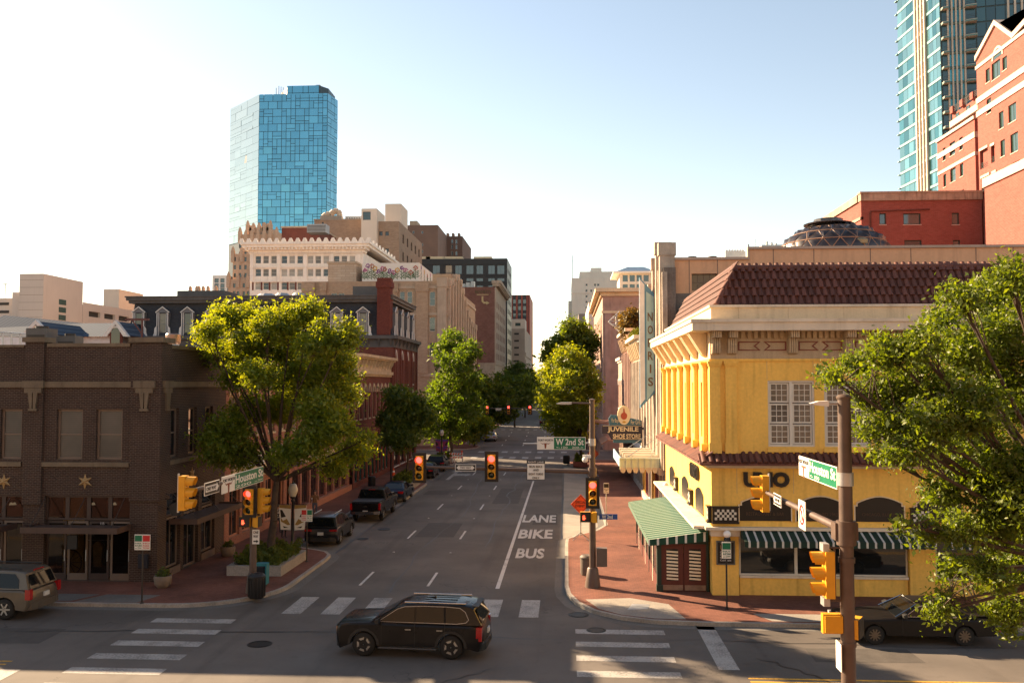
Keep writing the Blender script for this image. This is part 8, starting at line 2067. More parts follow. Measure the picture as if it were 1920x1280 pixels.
# --- signals at the crossings beyond
p3_ = thing('signal_pole', 'distant signal pole with arm at the next crossing', 'traffic pole', (2.6, 122.5, .154))
b = MB(); b.cyl((2.6, 122.5, .154), (2.6, 122.5, 7.5), .14, .11, n=10); b.build('pole', M_dark, p3_)
b = MB(); b.cyl((2.6, 122.5, 5.6), (at(905, 768, 122.5).x, 122.5, 5.6), .09, .06, n=8); b.build('mast_arm', M_dark, p3_)
for px, nm in ((913.5, 'red signal at the free end of the next crossing arm'), (953.5, 'red signal in the middle of the next crossing arm'), (993.5, 'red signal nearest the pole on the next crossing arm')): signal((at(px, 768, 122.3).x, 122.3, at(px, 768, 122.3).z), 0, nm)
oneway('tiny one way sign on the next crossing arm', FR(122.3), at(929, 767, 122.3).x, at(940, 767, 122.3).x, at(935, 769.5, 122.3).z, at(935, 764.5, 122.3).z, 0, right=False)
p4_ = thing('signal_pole', 'far signal pole with a low arm two crossings away', 'traffic pole', (3, 186, .154))
b = MB(); b.cyl((2, 186, .154), (2, 186, 7), .14, .11, n=8); b.build('pole', M_dark, p4_)
b = MB(); b.cyl((2, 186, at(985, 757, 186).z), (at(970, 757, 186).x, 186, at(985, 757, 186).z), .09, .06, n=8); b.build('mast_arm', M_dark, p4_)
for px, nm in ((976.5, 'amber signal farther from the pole two crossings away'), (993.5, 'amber signal closer to the pole two crossings away')): signal((at(px, 753, 185.8).x, 185.8, at(px, 754, 185.8).z), 0, nm, lit=1, lamp='a')
# --- small post signs
def postsign(px, pyb, py0, py1, w_, label, panels, mat=M_dark, Y=None):
 g = gnd(px, pyb, .154); r = thing('parking_sign', label, 'sign', g)
 z0, z1 = at(px, py1, g.y).z, at(px, py0, g.y).z
 b = MB(); b.cyl((g.x, g.y, .154), (g.x, g.y, z1), .035, n=8); b.lathe([(.09, .154), (.09, .18), (.04, .2)], (g.x, g.y, 0), 10); b.build('post', mat, r)
 n = len(panels); k = w_ / n
 for i, (c, lines) in enumerate(panels):
  u0 = g.x - w_ / 2 + k * i
  b = MB(); b.box(u0 + .005, u0 + k - .005, g.y - .06, g.y - .04, z0, z1); o = b.build('panel', M_sgn_w, r)
  h = z1 - z0
  b = MB(); b.box(u0 + .02, u0 + k - .02, g.y - .064, g.y - .061, z1 - h * .45, z1 - h * .06); b.build('symbol_field', c, o)
  for j, s_ in enumerate(lines): text(o, s_, FR(g.y), u0 + .03, u0 + k - .03, z0 + h * (.08 + .15 * (len(lines) - 1 - j)), z0 + h * (.18 + .15 * (len(lines) - 1 - j)), -.064, c, bold=.01)
 return r
postsign(266, 1130, 1001, 1030, .66, 'pair of green and red parking signs on a post by the brick building', [(M_sgn_g, ('PARK', '8AM', '->')), (M_sgn_r, ('NO', 'PARK', 'TOW'))])
postsign(575, 1052, 954, 977, .56, 'pair of red and green parking signs beside the banner lamp post', [(M_sgn_r, ('NO', 'PARK', 'TOW')), (M_sgn_g, ('2 HR', '8-6', '->'))])
postsign(1363, 1141, 1015, 1046, .36, 'faded green and white parking sign in front of the menu board', [(M_sgn_g, ('PAY', '6PM', '->'))], M_black)
postsign(1137, 985, 905, 924, .34, 'slim white bus stop sign on the sunny pavement', [(M_sgn_k, ('BUS', '7', '->'))], M_galv)
postsign(886, 815, 0, 0, .3, 'x', [(M_sgn_w, ())]) if False else None
def eventsign(px, pyb, pyc, half, label, lines):
 g = gnd(px, pyb, .154); r = thing('event_sign', label, 'sign', g); zc = at(px, pyc, g.y).z; h = half * g.y / FPX
 b = MB(); b.prism([(g.x, zc - h), (g.x + h, zc), (g.x, zc + h), (g.x - h, zc)], g.y - .03, g.y, 'y'); o = b.build('panel', M_sgn_o, r)
 q = inset([(g.x, zc - h), (g.x + h, zc), (g.x, zc + h), (g.x - h, zc)], .05); q2 = inset(q, .02); b = MB()
 for i in range(4): b.prism([q[i], q[(i + 1) % 4], q2[(i + 1) % 4], q2[i]], g.y - .034, g.y - .03, 'y')
 b.build('border', M_sgn_k, o)
 for k, s_ in enumerate(lines): text(o, s_, FR(g.y), g.x - h * .52, g.x + h * (.52 if len(s_) > 5 else .42), zc + h * (.08 - .36 * k), zc + h * (.34 - .36 * k), -.035, M_sgn_k, bold=.015)
 b = MB(); b.cyl((g.x, g.y + .03, .35), (g.x, g.y + .03, zc + h * .5), .03, n=6); b.build('mast', M_galv, r)
 for a in range(4):
  t = R(45 + 90 * a); b = MB(); b.cyl((g.x, g.y + .03, .55), (g.x + .62 * math.cos(t), g.y + .03 + .62 * math.sin(t), .17), .022, n=6); b.build('leg', M_galv, r)
eventsign(1089, 1011, 945, 18.5, 'orange diamond special event sign on a folding tripod', ('SPECIAL', 'EVENT'))
eventsign(1113, 892, 850, 11, 'distant orange diamond sign half hidden behind the brown corner pole', ())
# --- litter bins, boxes, planters, lamp posts
def bin_(px, pyb, h, r0, label, mat, slats=True):
 g = gnd(px, pyb, .154); r = thing('litter_bin', label, 'bin', g)
 b = MB(); b.lathe([(r0 * .88, .154), (r0, .25), (r0, h), (r0 * .9, h + .02)], (g.x, g.y, 0), 18); b.build('drum', mat, r)
 b = MB(); b.lathe([(r0 * 1.08, h), (r0 * 1.08, h + .06), (r0 * .8, h + .14), (r0 * .45, h + .14), (.02, h + .08)], (g.x, g.y, 0), 18); b.build('lid', mat, r)
 if slats:
  for i in range(16):
   t = 2 * math.pi * i / 16; b = MB(); b.cyl((g.x + r0 * 1.03 * math.cos(t), g.y + r0 * 1.03 * math.sin(t), .22), (g.x + r0 * 1.03 * math.cos(t), g.y + r0 * 1.03 * math.sin(t), h - .02), .02, n=4); b.build('slat', mat, r)
 return r
M_binb = pm('bin_brown', (.13, .105, .085), .6, .15, 3)
bin_(1101, 1077, .92, .32, 'round brown litter bin behind the brown corner pole', M_binb, False)
bin_(481, 1120, 1.0, .33, 'black slatted litter bin at the foot of the planter pole', M_black)
bin_(697, 913, .95, .3, 'black litter bin on the pavement beside the far planter', M_black)
bin_(1062, 869, 1.0, .35, 'black litter bin by the red planter near the next crossing', M_black)
g = gnd(491, 1098, .154); r = thing('news_box', 'teal newspaper box behind the slatted litter bin', 'box', g)
b = MB(); b.box(g.x - .25, g.x + .25, g.y - .2, g.y + .2, .25, 1.15); b.build('cabinet', pm('teal_box', (.02, .16, .19), .5, .1, 3), r)
b = MB(); b.box(g.x - .2, g.x + .2, g.y - .215, g.y - .2, .6, 1.05); b.build('door', M_glass, r); b = MB(); b.box(g.x - .2, g.x + .2, g.y - .16, g.y + .16, .154, .25); b.build('base', M_dark, r)
def planter(x0, x1, y0, y1, h, label, mat):
 r = thing('planter', label, 'planter', ((x0 + x1) / 2, (y0 + y1) / 2, .154))
 t = .28
 for nm, a in (('wall', (x0, x1, y0, y0 + t)), ('wall', (x0, x1, y1 - t, y1)), ('wall', (x0, x0 + t, y0 + t, y1 - t)), ('wall', (x1 - t, x1, y0 + t, y1 - t))):
  n = max(2, int(max(a[1] - a[0], a[3] - a[2]) / .9))
  for k in range(n):
   b = MB(); e = .008
   if a[1] - a[0] > a[3] - a[2]: w_ = (a[1] - a[0]) / n; b.box(a[0] + w_ * k + e, a[0] + w_ * (k + 1) - e, a[2], a[3], .154, .154 + h)
   else: w_ = (a[3] - a[2]) / n; b.box(a[0], a[1], a[2] + w_ * k + e, a[2] + w_ * (k + 1) - e, .154, .154 + h)
   b.build('stone_block', mat, r)
 b = MB(); b.box(x0 + t, x1 - t, y0 + t, y1 - t, .154, .154 + h - .1); b.build('soil', pm('soil', (.03, .02, .014), .95, .2, 5), r)
planter(-15.6, -13.05, 41.2, 45.4, .45, 'long pale stone planter under the large street tree', M_conc)
planter(-14.6, -12.85, 74.6, 79.8, .5, 'pale stone planter on the kerb build out past the pickup truck', M_conc)
planter(.7, 2.2, 96.5, 100, .55, 'red brick planter with a green bush near the next crossing', M_redbk)
planter(-14.6, -12.9, 99.6, 103.4, .5, 'pale stone planter by the barricades at the next crossing', M_conc)
def lamppost(px, pyb, label, H=3.35, banner=None):
 g = gnd(px, pyb, .154); r = thing('lamp_post', label, 'lamp post', g)
 b = MB(); b.lathe([(.2, 0), (.2, .15), (.13, .3), (.16, .42), (.085, .6), (.07, 1.2), (.06, H - .6), (.1, H - .55), (.06, H - .45), (.12, H - .4), (.16, H - .32)], (g.x, g.y, .154), 14); b.build('post', M_black, r)
 b = MB(); b.lathe([(.14, H - .32), (.24, H - .1), (.25, H + .05), (.17, H + .28), (.05, H + .36)], (g.x, g.y, .154), 14); b.build('globe', pm('lamp_acorn', (.5, .48, .42), .3, .1, 3), r)
 b = MB(); b.lathe([(.12, H + .3), (.05, H + .4), (.02, H + .5)], (g.x, g.y, .154), 10); b.build('finial', M_black, r)
 if banner:
  for s in (-1, 1):
   b = MB(); b.prism([(g.x + s * .1, 1.35 + .1), (g.x + s * .1, 2.75), (g.x + s * .72, 2.75), (g.x + s * .62, 1.5)][::s], g.y - .01, g.y + .01, 'y'); o = b.build('banner', banner[0], r)
   b = MB(); b.cyl((g.x, g.y, 2.77), (g.x + s * .74, g.y, 2.77), .018, n=5); b.cyl((g.x, g.y, 1.48), (g.x + s * .62, g.y, 1.48), .015, n=5); b.build('banner_rod', M_black, o)
   b = MB(); b.prism([(g.x + s * .1, 2.55), (g.x + s * .1, 2.75), (g.x + s * .71, 2.75), (g.x + s * .7, 2.6)][::s], g.y - .014, g.y - .01, 'y'); b.prism([(g.x + s * .12, 1.75), (g.x + s * .3, 2.05), (g.x + s * .5, 1.95), (g.x + s * .62, 2.1), (g.x + s * .6, 1.9), (g.x + s * .4, 1.8), (g.x + s * .25, 1.72)][::s], g.y - .014, g.y - .01, 'y'); b.build('banner_print', banner[1], o)
   b = MB(); b.prism([(g.x + s * .35, 2.15), (g.x + s * .55, 2.5), (g.x + s * .66, 2.5), (g.x + s * .6, 2.1)][::s], g.y - .014, g.y - .01, 'y'); b.prism([(g.x + s * .2, 1.6), (g.x + s * .5, 1.68), (g.x + s * .45, 1.58)][::s], g.y - .014, g.y - .01, 'y'); b.build('banner_print', M_sgn_k, o)
 return r
lamppost(548, 1042, 'black lamp post with two pale printed banners beside the planter', banner=(M_sgn_w, pm('banner_gold', (.32, .2, .06), .7, .2, 6)))
lamppost(733, 914, 'black lamp post standing past the pickup truck by the far planter')
lamppost(828, 868, 'lamp post with magenta and purple banners at the next crossing', banner=(pm('banner_magenta', (.25, .03, .09), .7, .2, 4), pm('banner_purple', (.08, .04, .2), .7, .1, 4)))
g = gnd(738, 891, .154); r = thing('traffic_cone', 'orange traffic cone near the teal shopfront', 'cone', g); b = MB(); b.lathe([(.17, .04), (.03, .7)], (g.x, g.y, .154), 12); b.build('cone', M_sgn_o, r); b = MB(); b.box(g.x - .2, g.x + .2, g.y - .2, g.y + .2, .154, .2); b.build('base', M_sgn_o, r); b = MB(); b.lathe([(.125, .3), (.085, .46)], (g.x, g.y, .156), 12); b.build('band', M_sgn_w, r)
for px, nm in ((843, 'striped A-frame barricade closest to the banner lamp at the next crossing'), (858, 'striped A-frame barricade with an orange lamp at the next crossing')):
 g = gnd(px, 866, .154); r = thing('barricade', nm, 'barricade', g)
 for s in (-1, 1):
  b = MB(); b.prism([(g.x + s * .55 - .05, .154), (g.x + s * .55 + .05, .154), (g.x + s * .55 + .05, 1.25), (g.x + s * .55 - .05, 1.25)], g.y - .2, g.y - .15, 'y'); b.prism([(g.y + .35, .154), (g.y + .41, .154), (g.y - .12, 1.25), (g.y - .18, 1.25)], g.x + s * .55 - .03, g.x + s * .55 + .03, 'x'); b.build('leg', M_sgn_w, r)
 for z_ in (.6, 1.0):
  b = MB(); b.box(g.x - .65, g.x + .65, g.y - .24, g.y - .2, z_, z_ + .2); o = b.build('board', M_sgn_w, r)
  for k in range(4): b = MB(); b.prism([(g.x - .6 + .32 * k, z_), (g.x - .46 + .32 * k, z_), (g.x - .36 + .32 * k, z_ + .2), (g.x - .5 + .32 * k, z_ + .2)], g.y - .245, g.y - .24, 'y'); b.build('stripe', M_sgn_o, o)
 if px > 850: b = MB(); b.sphere((g.x + .5, g.y - .18, 1.36), .12, 10); b.build('lamp', M_sgn_o, r)
def pot(px, pyb, label):
 g = gnd(px, pyb, .154); r = thing('flower_pot', label, 'pot', g)
 b = MB(); b.lathe([(.22, 0), (.33, .12), (.38, .4), (.36, .5), (.3, .5), (.28, .42), (.02, .42)], (g.x, g.y, .154), 16); b.build('pot', pm('pot_stone', (.2, .16, .12), .8, .2, 4), r)
 return r, g
POTS = [pot(305, 1100, 'round stone pot at the brick building corner'), pot(427, 1042, 'round stone pot with a small plant at the end of the brick building')]
# ================================================================== trees and plants
def leafmat(name, c1, c2, tr=.42, tint=(2.9, 2.05, .3)):
 m, t = new(name)
 nt = t.t; nt.nodes.remove(t.bsdf)
 gi = t.n('ShaderNodeNewGeometry')
 colr = t.mix(gi.outputs['Random Per Island'], c1, c2)
 d = t.n('ShaderNodeBsdfDiffuse'); tl = t.n('ShaderNodeBsdfTranslucent'); gl = t.n('ShaderNodeBsdfGlossy'); gl.inputs['Roughness'].default_value = .5; gl.inputs['Color'].default_value = (.4, .4, .34, 1)
 t.l(colr, d.inputs[0])
 hs = t.mix(1.0, colr, tint, 'MULTIPLY'); t.l(hs, tl.inputs[0])
 m1 = t.n('ShaderNodeMixShader'); m1.inputs[0].default_value = tr; t.l(d.outputs[0], m1.inputs[1]); t.l(tl.outputs[0], m1.inputs[2])
 m2 = t.n('ShaderNodeMixShader'); m2.inputs[0].default_value = .07; t.l(m1.outputs[0], m2.inputs[1]); t.l(gl.outputs[0], m2.inputs[2])
 t.l(m2.outputs[0], t.out.inputs[0])
 return m
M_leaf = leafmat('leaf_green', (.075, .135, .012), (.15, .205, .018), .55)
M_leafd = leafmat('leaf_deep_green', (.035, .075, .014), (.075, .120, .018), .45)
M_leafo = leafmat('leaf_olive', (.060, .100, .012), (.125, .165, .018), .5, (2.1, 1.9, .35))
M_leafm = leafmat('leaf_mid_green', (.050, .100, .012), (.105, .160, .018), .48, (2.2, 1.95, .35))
M_bark = pm('bark', (.06, .042, .030), .9, .35, 4, bump=.6)
M_bush = leafmat('bush_green', (.05, .085, .012), (.10, .13, .018), .3)
def leaves_mesh(name, P, size, mat, seed):
 """P: n x 3 positions; one folded two-quad leaf each"""
 g = np.random.default_rng(seed); n = len(P)
 a = g.normal(size=(n, 3)); a /= np.linalg.norm(a, axis=1, keepdims=True)
 b = g.normal(size=(n, 3)); b -= (a * b).sum(1, keepdims=True) * a; b /= np.linalg.norm(b, axis=1, keepdims=True)
 s = size * np.clip(g.lognormal(0, .38, (n, 1)), .4, 2.2); c = np.cross(a, b) * s * .18
 V = np.stack([P - a * s, P - b * s * .45 + c, P + a * s, P + b * s * .45 + c], 1).reshape(-1, 3)
 me = bpy.data.meshes.new(name)
 me.vertices.add(4 * n); me.vertices.foreach_set('co', V.astype(np.float32).ravel())
 me.loops.add(4 * n); me.loops.foreach_set('vertex_index', np.arange(4 * n, dtype=np.int32))
 me.polygons.add(n); me.polygons.foreach_set('loop_start', np.arange(0, 4 * n, 4, dtype=np.int32))
 me.materials.append(mat); me.update(calc_edges=True)
 return me
def clumps(blobs, n, seed, sub=26, spread=.30, shell=.55):
 """leaves gathered in twig-sized clumps spread through overlapping blobs (x,y,z,r)"""
 g = np.random.default_rng(seed); out = []; vol = np.array([b[3] ** 2.2 for b in blobs]); vol /= vol.sum()
 cen = []
 for (x, y, z, r), k in zip(blobs, vol):
  m = max(5, int(n * k / sub)); d = g.normal(size=(m, 3)); d /= np.linalg.norm(d, axis=1, keepdims=True)
  rr = r * (shell + (1 - shell) * g.random((m, 1)) ** .6) * g.uniform(.62, 1.28, (m, 1))
  c = np.array([x, y, z]) + d * rr * np.array([1, 1, .85]); cen.append(c)
  p = np.repeat(c, sub, 0); p += g.normal(size=p.shape) * (spread * np.repeat(g.uniform(.5, 1.3, (m, 1)), sub, 0)) * np.array([1, 1, .8])
  out.append(p)
 return np.concatenate(out), np.concatenate(cen)
def tree(name, label, base, fork, blobs, n, size, mat, seed, r0=.2, spread=.30, nb=26, group=None, loc=None, sub=26, shell=.55):
 r = thing(name, label, 'tree', base, group=group)
 rr = random.Random(seed); base, fork = Vector(base), Vector(fork)
 P, C = clumps(blobs, n, seed, sub, spread, shell)
 b = MB(); pts = [base + Vector((0, 0, -.1))]
 for i in range(1, 5): t = i / 4; pts.append(base.lerp(fork, t) + Vector((rr.uniform(-.08, .08), rr.uniform(-.08, .08), 0)))
 for i in range(4): b.cyl(pts[i], pts[i + 1], r0 * (1.25 - .12 * i if i else 1.45), r0 * (1.25 - .12 * (i + 1)), n=10, cap=False)
 top = pts[-1]; limbs = MB()
 for (x, y, z, rad) in blobs:
  tip = Vector((x, y, z)); mid = top.lerp(tip, .5) + Vector((rr.uniform(-.3, .3), rr.uniform(-.3, .3), rr.uniform(-.1, .45))) * min(1.5, rad)
  ra = r0 * .42
  b.cyl(top, mid, ra, ra * .68, n=6, cap=False); b.cyl(mid, tip, ra * .68, ra * .3, n=6, cap=False)
  ds = sorted(range(len(C)), key=lambda i: (Vector(C[i]) - tip).length_squared)[:max(3, nb)]
  for i in rr.sample(ds, min(len(ds), nb // 2)):
   q = Vector(C[i]); s0 = tip.lerp(mid, rr.random() * .5); m = s0.lerp(q, .5) + Vector((0, 0, rr.uniform(0, .25)))
   b.cyl(s0, m, ra * .24, ra * .15, n=4, cap=False); b.cyl(m, q, ra * .15, ra * .06, n=4, cap=False)
 b.build('trunk', M_bark, r)
 me = leaves_mesh('crown', P - np.array(OM[r.name].translation), size, mat, seed)
 link('crown', me, r)
 return r
def pblobs(lst, Y, seed, depth=1.0):
 rr = random.Random(seed); out = []
 for px, py, rp in lst:
  y = Y + rr.uniform(-1, 1) * depth; p = at(px, py, y); out.append((p.x, p.y, p.z, rp * y / FPX))
 return out
# large street tree in the planter
TB = (-14.25, 43.4, .5)
bl = [(392, 618, 28), (430, 600, 36), (470, 590, 30), (500, 612, 34), (545, 600, 40), (580, 582, 28), (470, 650, 46), (535, 650, 48), (600, 640, 42), (645, 630, 30), (420, 665, 34), (628, 690, 44), (560, 710, 52), (490, 705, 48), (440, 705, 30), (640, 735, 34), (600, 765, 46), (530, 765, 44), (468, 770, 34), (630, 800, 36), (590, 830, 40), (668, 845, 28), (630, 872, 26), (430, 800, 40), (405, 840, 36), (455, 850, 36), (540, 850, 30), (690, 822, 16), (385, 635, 18)]
bl = [(a, c, d * (.68 if (a, c) in ((535, 650), (490, 705), (530, 765)) else .92)) for a, c, d in bl]
tree('street_tree', 'large bright green street tree rising from the long stone planter', TB, (-14.1, 43.5, 4.2), pblobs(bl, 43.4, 1, 2.2), 76000, .078, M_leaf, 1, .17, .26, 24, group='street trees', sub=50)
# row along the shaded kerb
bl = [(850, 640, 26), (828, 665, 24), (880, 660, 24), (855, 690, 34), (835, 730, 34), (880, 715, 28), (812, 770, 26), (860, 770, 36), (838, 810, 30), (885, 760, 22), (800, 800, 20)]
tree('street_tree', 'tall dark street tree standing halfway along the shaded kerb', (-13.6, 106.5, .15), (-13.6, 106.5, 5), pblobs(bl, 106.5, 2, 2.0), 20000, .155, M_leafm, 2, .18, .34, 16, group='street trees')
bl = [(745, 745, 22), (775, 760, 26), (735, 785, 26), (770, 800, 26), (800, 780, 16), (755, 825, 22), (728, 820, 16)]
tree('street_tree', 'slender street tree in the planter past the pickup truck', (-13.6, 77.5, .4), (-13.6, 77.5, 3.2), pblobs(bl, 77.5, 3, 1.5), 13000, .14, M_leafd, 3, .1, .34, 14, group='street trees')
bl = [(872, 800, 22), (890, 792, 20), (905, 800, 16), (885, 815, 14)]
tree('street_tree', 'small sunlit street tree just past the next crossing', (-12.9, 127, .15), (-12.9, 127, 2.6), pblobs(bl, 127, 4, 1.5), 6000, .19, M_leaf, 4, .1, .4, 10, group='street trees')
for i, (bl, Y, lab) in enumerate(((((920, 770, 26), (900, 750, 24), (935, 745, 26), (915, 735, 22), (945, 770, 22)), 150, 'dark rounded street tree behind the small sunlit tree'), (((955, 735, 26), (975, 720, 22), (945, 715, 20), (965, 750, 24), (985, 745, 20)), 185, 'dark street tree overhanging the far crossing signals'), (((985, 705, 20), (970, 695, 18), (1000, 715, 18), (955, 705, 16), (990, 735, 18), (1005, 735, 14)), 240, 'darkest far tree closing the end of the street'), (((895, 715, 16), (900, 740, 18), (880, 745, 16)), 140, 'street tree standing against the low pale stone building'))):
 bb_ = pblobs(bl, Y, 20 + i, 2.5); cx = sum(q[0] for q in bb_) / len(bb_); zl = min(q[2] - q[3] for q in bb_)
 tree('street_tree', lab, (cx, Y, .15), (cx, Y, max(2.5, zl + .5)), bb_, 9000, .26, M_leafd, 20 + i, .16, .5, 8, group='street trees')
bl = [(1010, 722, 12), (1025, 728, 12), (1000, 740, 12), (1020, 745, 14), (1040, 735, 14), (975, 735, 14), (955, 730, 12)]
tree('street_tree', 'far tree spreading across the vanishing street', (-10, 330, .15), (-10, 330, 4), pblobs(bl, 330, 31, 4), 7000, .42, M_leafd, 31, .2, .8, 6, group='street trees')
# lit trees on the sunny side
bl = [(1075, 620, 24), (1098, 640, 24), (1048, 650, 22), (1030, 670, 14), (1090, 670, 22)]
tree('street_tree', 'tall street tree behind the bright one on the sunny side', (2.5, 128, .15), (2.6, 128, 6), pblobs(bl, 128, 5, 2), 12000, .22, M_leafo, 5, .2, .5, 12, group='street trees')
bl = [(1065, 675, 30), (1040, 700, 28), (1090, 700, 30), (1062, 725, 38), (1030, 745, 26), (1100, 740, 26), (1070, 770, 34), (1040, 785, 24), (1095, 785, 24), (1062, 808, 22), (1115, 720, 14), (1085, 812, 16)]
tree('street_tree', 'bright yellow green street tree on the sunny side beyond the name sign', (1.5, 98, .6), (1.5, 98, 3.5), pblobs(bl, 98, 6, 2), 27000, .14, M_leaf, 6, .14, .3, 16, group='street trees')
# close live oak beside the restaurant, trunk outside the frame
TO = (12.6, 22.2, .15)
bl = [(1890, 520, 50), (1850, 560, 55), (1800, 560, 40), (1760, 600, 38), (1720, 650, 40), (1660, 660, 46), (1600, 690, 36), (1565, 705, 22), (1880, 640, 70), (1800, 660, 60), (1730, 720, 60), (1650, 740, 56), (1820, 760, 75), (1905, 760, 70), (1740, 800, 60), (1665, 800, 40), (1690, 850, 36), (1900, 880, 66), (1830, 900, 56), (1780, 860, 50), (1870, 980, 60), (1800, 990, 44), (1740, 1000, 30), (1910, 1060, 56), (1850, 1080, 40), (1790, 1070, 34), (1770, 1130, 30), (1885, 1140, 40), (1750, 1150, 14), (1890, 1180, 18), (1550, 705, 14), (1640, 850, 14), (1625, 800, 24), (1950, 700, 60), (1960, 900, 60), (1700, 985, 20), (1840, 830, 50), (1765, 925, 44), (1900, 960, 60), (1850, 690, 60), (1940, 560, 50), (1930, 1000, 60)]
bl = [(a, c, d * .9) for a, c, d in bl]
tree('live_oak', 'broad live oak with small glossy leaves reaching in front of the yellow restaurant', TO, (12.3, 22.4, 4.6), pblobs(bl, 22.2, 8, 1.7), 84000, .05, M_leafo, 8, .19, .16, 26, sub=46, shell=.3)
# shrubs
def bush(name, label, x0, x1, y0, y1, z0, h, n, size, seed, mat=M_bush):
 rr = np.random.default_rng(seed); r = thing(name, label, 'shrub', ((x0 + x1) / 2, (y0 + y1) / 2, z0))
 P = np.column_stack([rr.uniform(x0, x1, n), rr.uniform(y0, y1, n), np.zeros(n)])
 hh = h * (.55 + .45 * np.sin(P[:, 0] * 5.1 + seed) * np.sin(P[:, 1] * 4.3)) ; P[:, 2] = z0 + np.abs(hh) * rr.random(n) ** .5
 link('foliage', leaves_mesh('foliage', P - np.array(OM[r.name].translation), size, mat, seed), r)
 b = MB(); k = random.Random(seed)
 for i in range(14):
  x, y = k.uniform(x0, x1), k.uniform(y0, y1); b.cyl((x, y, z0 - .1), (x + k.uniform(-.2, .2), y + k.uniform(-.2, .2), z0 + h * .6), .015, .006, n=4)
 b.build('stems', M_bark, r)
bush('shrub', 'low juniper shrub filling the long planter under the large tree', -15.4, -13.2, 41.4, 45.2, .5, .85, 9000, .06, 41)
bush('shrub', 'rounded shrub in the kerbside planter past the pickup truck', -14.4, -13.0, 74.8, 79.6, .55, 1.0, 5000, .09, 42)
bush('shrub', 'bright small shrub in the red planter near the next crossing', .9, 2.0, 96.7, 99.8, .6, .9, 3000, .09, 43)
bush('shrub', 'low shrub in the planter by the barricades', -14.4, -13.1, 99.8, 103.2, .55, .8, 3000, .1, 44)
for k, (r, g) in enumerate(POTS):
 bush('shrub', ['little plant in the stone pot at the brick building corner', 'little plant in the stone pot at the end of the brick building'][k], g.x - .24, g.x + .24, g.y - .24, g.y + .24, .6, .4, 260, .05, 50 + k)
q = at(1180, 620, 86)
tree('roof_tree', 'scraggly reddish roof garden tree on the ornate shop roof', (q.x, 86, 13.9), (q.x, 86, 15.2), pblobs([(1180, 600, 14), (1192, 590, 12), (1175, 615, 12), (1195, 615, 12), (1188, 640, 12)], 86, 9, .8), 5000, .11, leafmat('leaf_bronze', (.07, .055, .02), (.12, .09, .03), .35), 9, .07, .3, 12)
bush('roof_shrub', 'green plants trailing over the ornate shop cornice', 5.7, 6.6, 76, 83, 12.9, .9, 2500, .1, 55)
bush('roof_shrub', 'greenery along the red brick shop roof edge', 5.7, 6.6, 92, 96.5, 14.1, .7, 1500, .1, 56)
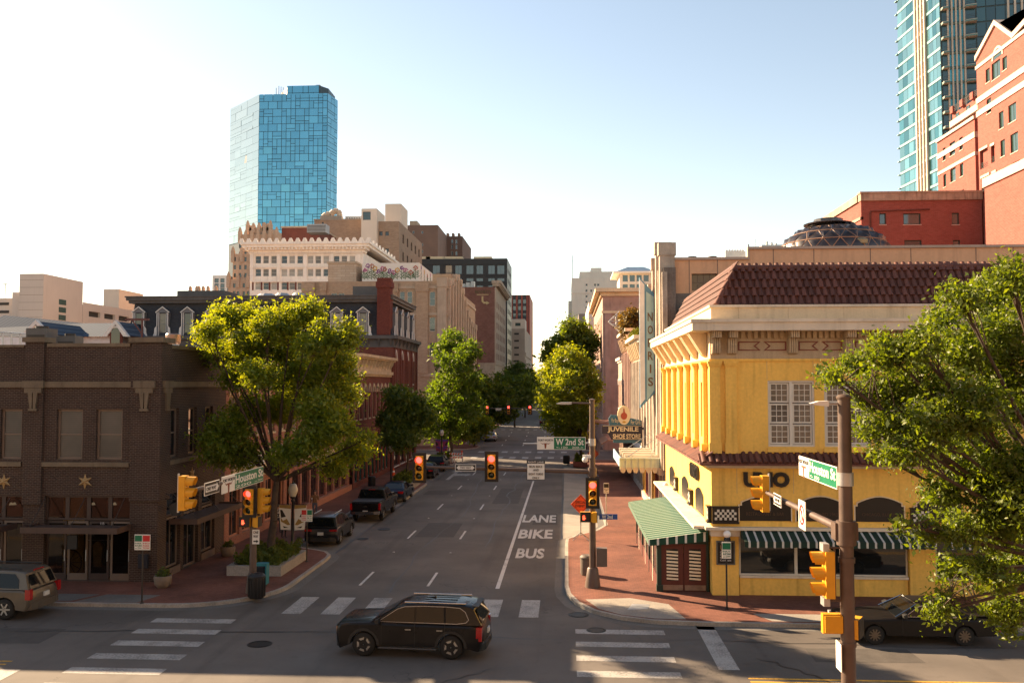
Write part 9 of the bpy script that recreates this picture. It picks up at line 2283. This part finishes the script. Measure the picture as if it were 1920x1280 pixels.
# ================================================================== people
def person(label, loc, rot, h, top, legs, hair, arm='down', topn='shirt'):
 """one skinned body; colours change at waist, wrists and neck"""
 r = thing('person', label, 'person', loc, rot); s = h / 1.75
 hp, kn, an = .92, .5, .08
 V = {'pel': (0, 0, .95, .125, .10), 'bel': (0, 0, 1.1, .13, .10), 'che': (0, 0, 1.32, .155, .11), 'nek': (0, .0, 1.48, .055, .055), 'hd0': (0, -.01, 1.56, .075, .08), 'hd1': (0, -.015, 1.65, .085, .10), 'hd2': (0, 0, 1.72, .06, .07)}
 for sd, k in (('l', 1), ('r', -1)):
  st = .06 * k
  V.update({'hip' + sd: (.1 * k, 0, .9, .088, .09), 'kne' + sd: (.11 * k, -.02 + st, .5, .06, .062), 'ank' + sd: (.11 * k, .03 + st, .1, .042, .045), 'toe' + sd: (.12 * k, -.14 + st, .035, .035, .03)})
  if arm == 'cup' and k == 1: V.update({'sho' + sd: (.19 * k, 0, 1.40, .06, .06), 'elb' + sd: (.24 * k, .02, 1.13, .045, .045), 'wri' + sd: (.10 * k, -.24, 1.2, .033, .033), 'han' + sd: (.05 * k, -.30, 1.24, .036, .025)})
  else: V.update({'sho' + sd: (.19 * k, 0, 1.40, .06, .06), 'elb' + sd: (.25 * k, .03, 1.13, .045, .045), 'wri' + sd: (.27 * k, -.04, .9, .032, .032), 'han' + sd: (.27 * k, -.06, .8, .038, .024)})
 E_ = [('pel', 'bel'), ('bel', 'che'), ('che', 'nek'), ('nek', 'hd0'), ('hd0', 'hd1'), ('hd1', 'hd2')]
 for sd in 'lr': E_ += [('pel', 'hip' + sd), ('hip' + sd, 'kne' + sd), ('kne' + sd, 'ank' + sd), ('ank' + sd, 'toe' + sd), ('che', 'sho' + sd), ('sho' + sd, 'elb' + sd), ('elb' + sd, 'wri' + sd), ('wri' + sd, 'han' + sd)]
 ks = list(V); me = bpy.data.meshes.new('body')
 me.from_pydata([tuple(c * s for c in V[k][:3]) for k in ks], [(ks.index(a), ks.index(c)) for a, c in E_], [])
 o = link('body', me, r); md = o.modifiers.new('skin', 'SKIN'); md.use_smooth_shade = True
 for i, k in enumerate(ks):
  sv_ = me.skin_vertices[0].data[i]; sv_.radius = (V[k][3] * s, V[k][4] * s); sv_.use_root = (k == 'pel')
 o.modifiers.new('sub', 'SUBSURF').render_levels = 2
 m, t = new('clothes_' + str(len(MATS)))
 z = t.n('ShaderNodeSeparateXYZ'); t.l(t.obj(), z.inputs[0])
 x = t.math('ABSOLUTE', z.outputs[0]); skin = (.36, .19, .13)
 isleg = t.math('LESS_THAN', z.outputs[2], .96 * s); isshoe = t.math('LESS_THAN', z.outputs[2], .1 * s); ishead = t.math('GREATER_THAN', z.outputs[2], 1.49 * s); ishair = t.math('GREATER_THAN', t.math('ADD', z.outputs[2], t.math('MULTIPLY', z.outputs[1], .7)), 1.655 * s)
 ishand = t.math('MULTIPLY', t.math('GREATER_THAN', x, .215 * s), isleg)
 tv = t.mix(t.ramp(t.noise(18, 2, t.obj()), .45, .55), top, tuple(v * .7 for v in top)) if topn != 'print' else t.mix(t.ramp(t.noise(16, 2, t.obj()), .46, .54), top, (.03, .03, .035))
 c = t.mix(isleg, tv, legs); c = t.mix(isshoe, c, (.03, .03, .03)); c = t.mix(ishand, c, skin); c = t.mix(ishead, c, skin); c = t.mix(ishair, c, hair)
 t.l(c, t.bsdf.inputs['Base Color']); t.bsdf.inputs['Roughness'].default_value = .8
 me.materials.append(m)
 b = MB(); b.sphere((0, .015 * s, 1.69 * s), .098 * s, 12, .85); b.local('hair', pm('hair_' + str(len(MATS)), hair, .7, .2, 20), r)
 b = MB()
 for k in (-1, 1): b.sphere((.035 * k * s, -.095 * s, 1.645 * s), .012 * s, 6)
 b.prism([(-.012 * s, 1.60 * s), (.012 * s, 1.60 * s), (0, 1.645 * s)], -.125 * s, -.09 * s, 'y'); b.local('face_features', pm('face_detail', (.2, .1, .07), .6, 0), r)
 b = MB()
 for sd, k in (('l', 1), ('r', -1)):
  hx, hy, hz_ = V['han' + sd][:3]
  for f in range(5):
   fx = (f - 2) * .016; L = (.06, .075, .08, .075, .05)[f]
   if f == 4: b.cyl(tuple(q * s for q in (hx, hy - .02, hz_ + .03)), tuple(q * s for q in (hx - .02 * k, hy - .06, hz_ - .01)), .009 * s, .007 * s, n=5)
   else:
    p0 = (hx, hy + fx, hz_ - .02); p1 = (hx - .01 * k, hy + fx - .01, hz_ - .02 - L * .6); p2 = (hx - .025 * k, hy + fx - .02, hz_ - .02 - L)
    b.cyl(tuple(q * s for q in p0), tuple(q * s for q in p1), .009 * s, .008 * s, n=5); b.cyl(tuple(q * s for q in p1), tuple(q * s for q in p2), .008 * s, .006 * s, n=5)
 b.local('fingers', pm('skin', (.36, .19, .13), .6, .1, 10), r)
 return r
person('man in a brown shirt and jeans holding a white cup on the pavement', (-16.6, 59.4, .154), R(25), 1.76, (.17, .085, .035), (.05, .07, .10), (.03, .02, .014), 'cup')
person('child dressed all in black walking past the tree trunk', (-16.15, 51.4, .154), R(150), 1.36, (.012, .012, .013), (.012, .012, .013), (.012, .010, .008))
person('person in a black and white patterned shirt half hidden by the tree trunk', (-17.0, 53.0, .154), R(170), 1.66, (.6, .58, .54), (.05, .06, .08), (.05, .03, .02), topn='print')
r = thing('paper_cup', 'white paper cup in the hand of the man in brown', 'cup', (-16.66, 59.02, 1.36)); b = MB(); b.lathe([(.03, 0), (.04, .11), (.042, .12), (.02, .12)], (-16.72, 59.08, 1.36), 12); b.build('cup', M_sgn_w, r); b = MB(); b.lathe([(.043, .12), (.04, .135), (.02, .135)], (-16.72, 59.08, 1.36), 12); b.build('lid', M_black, r)
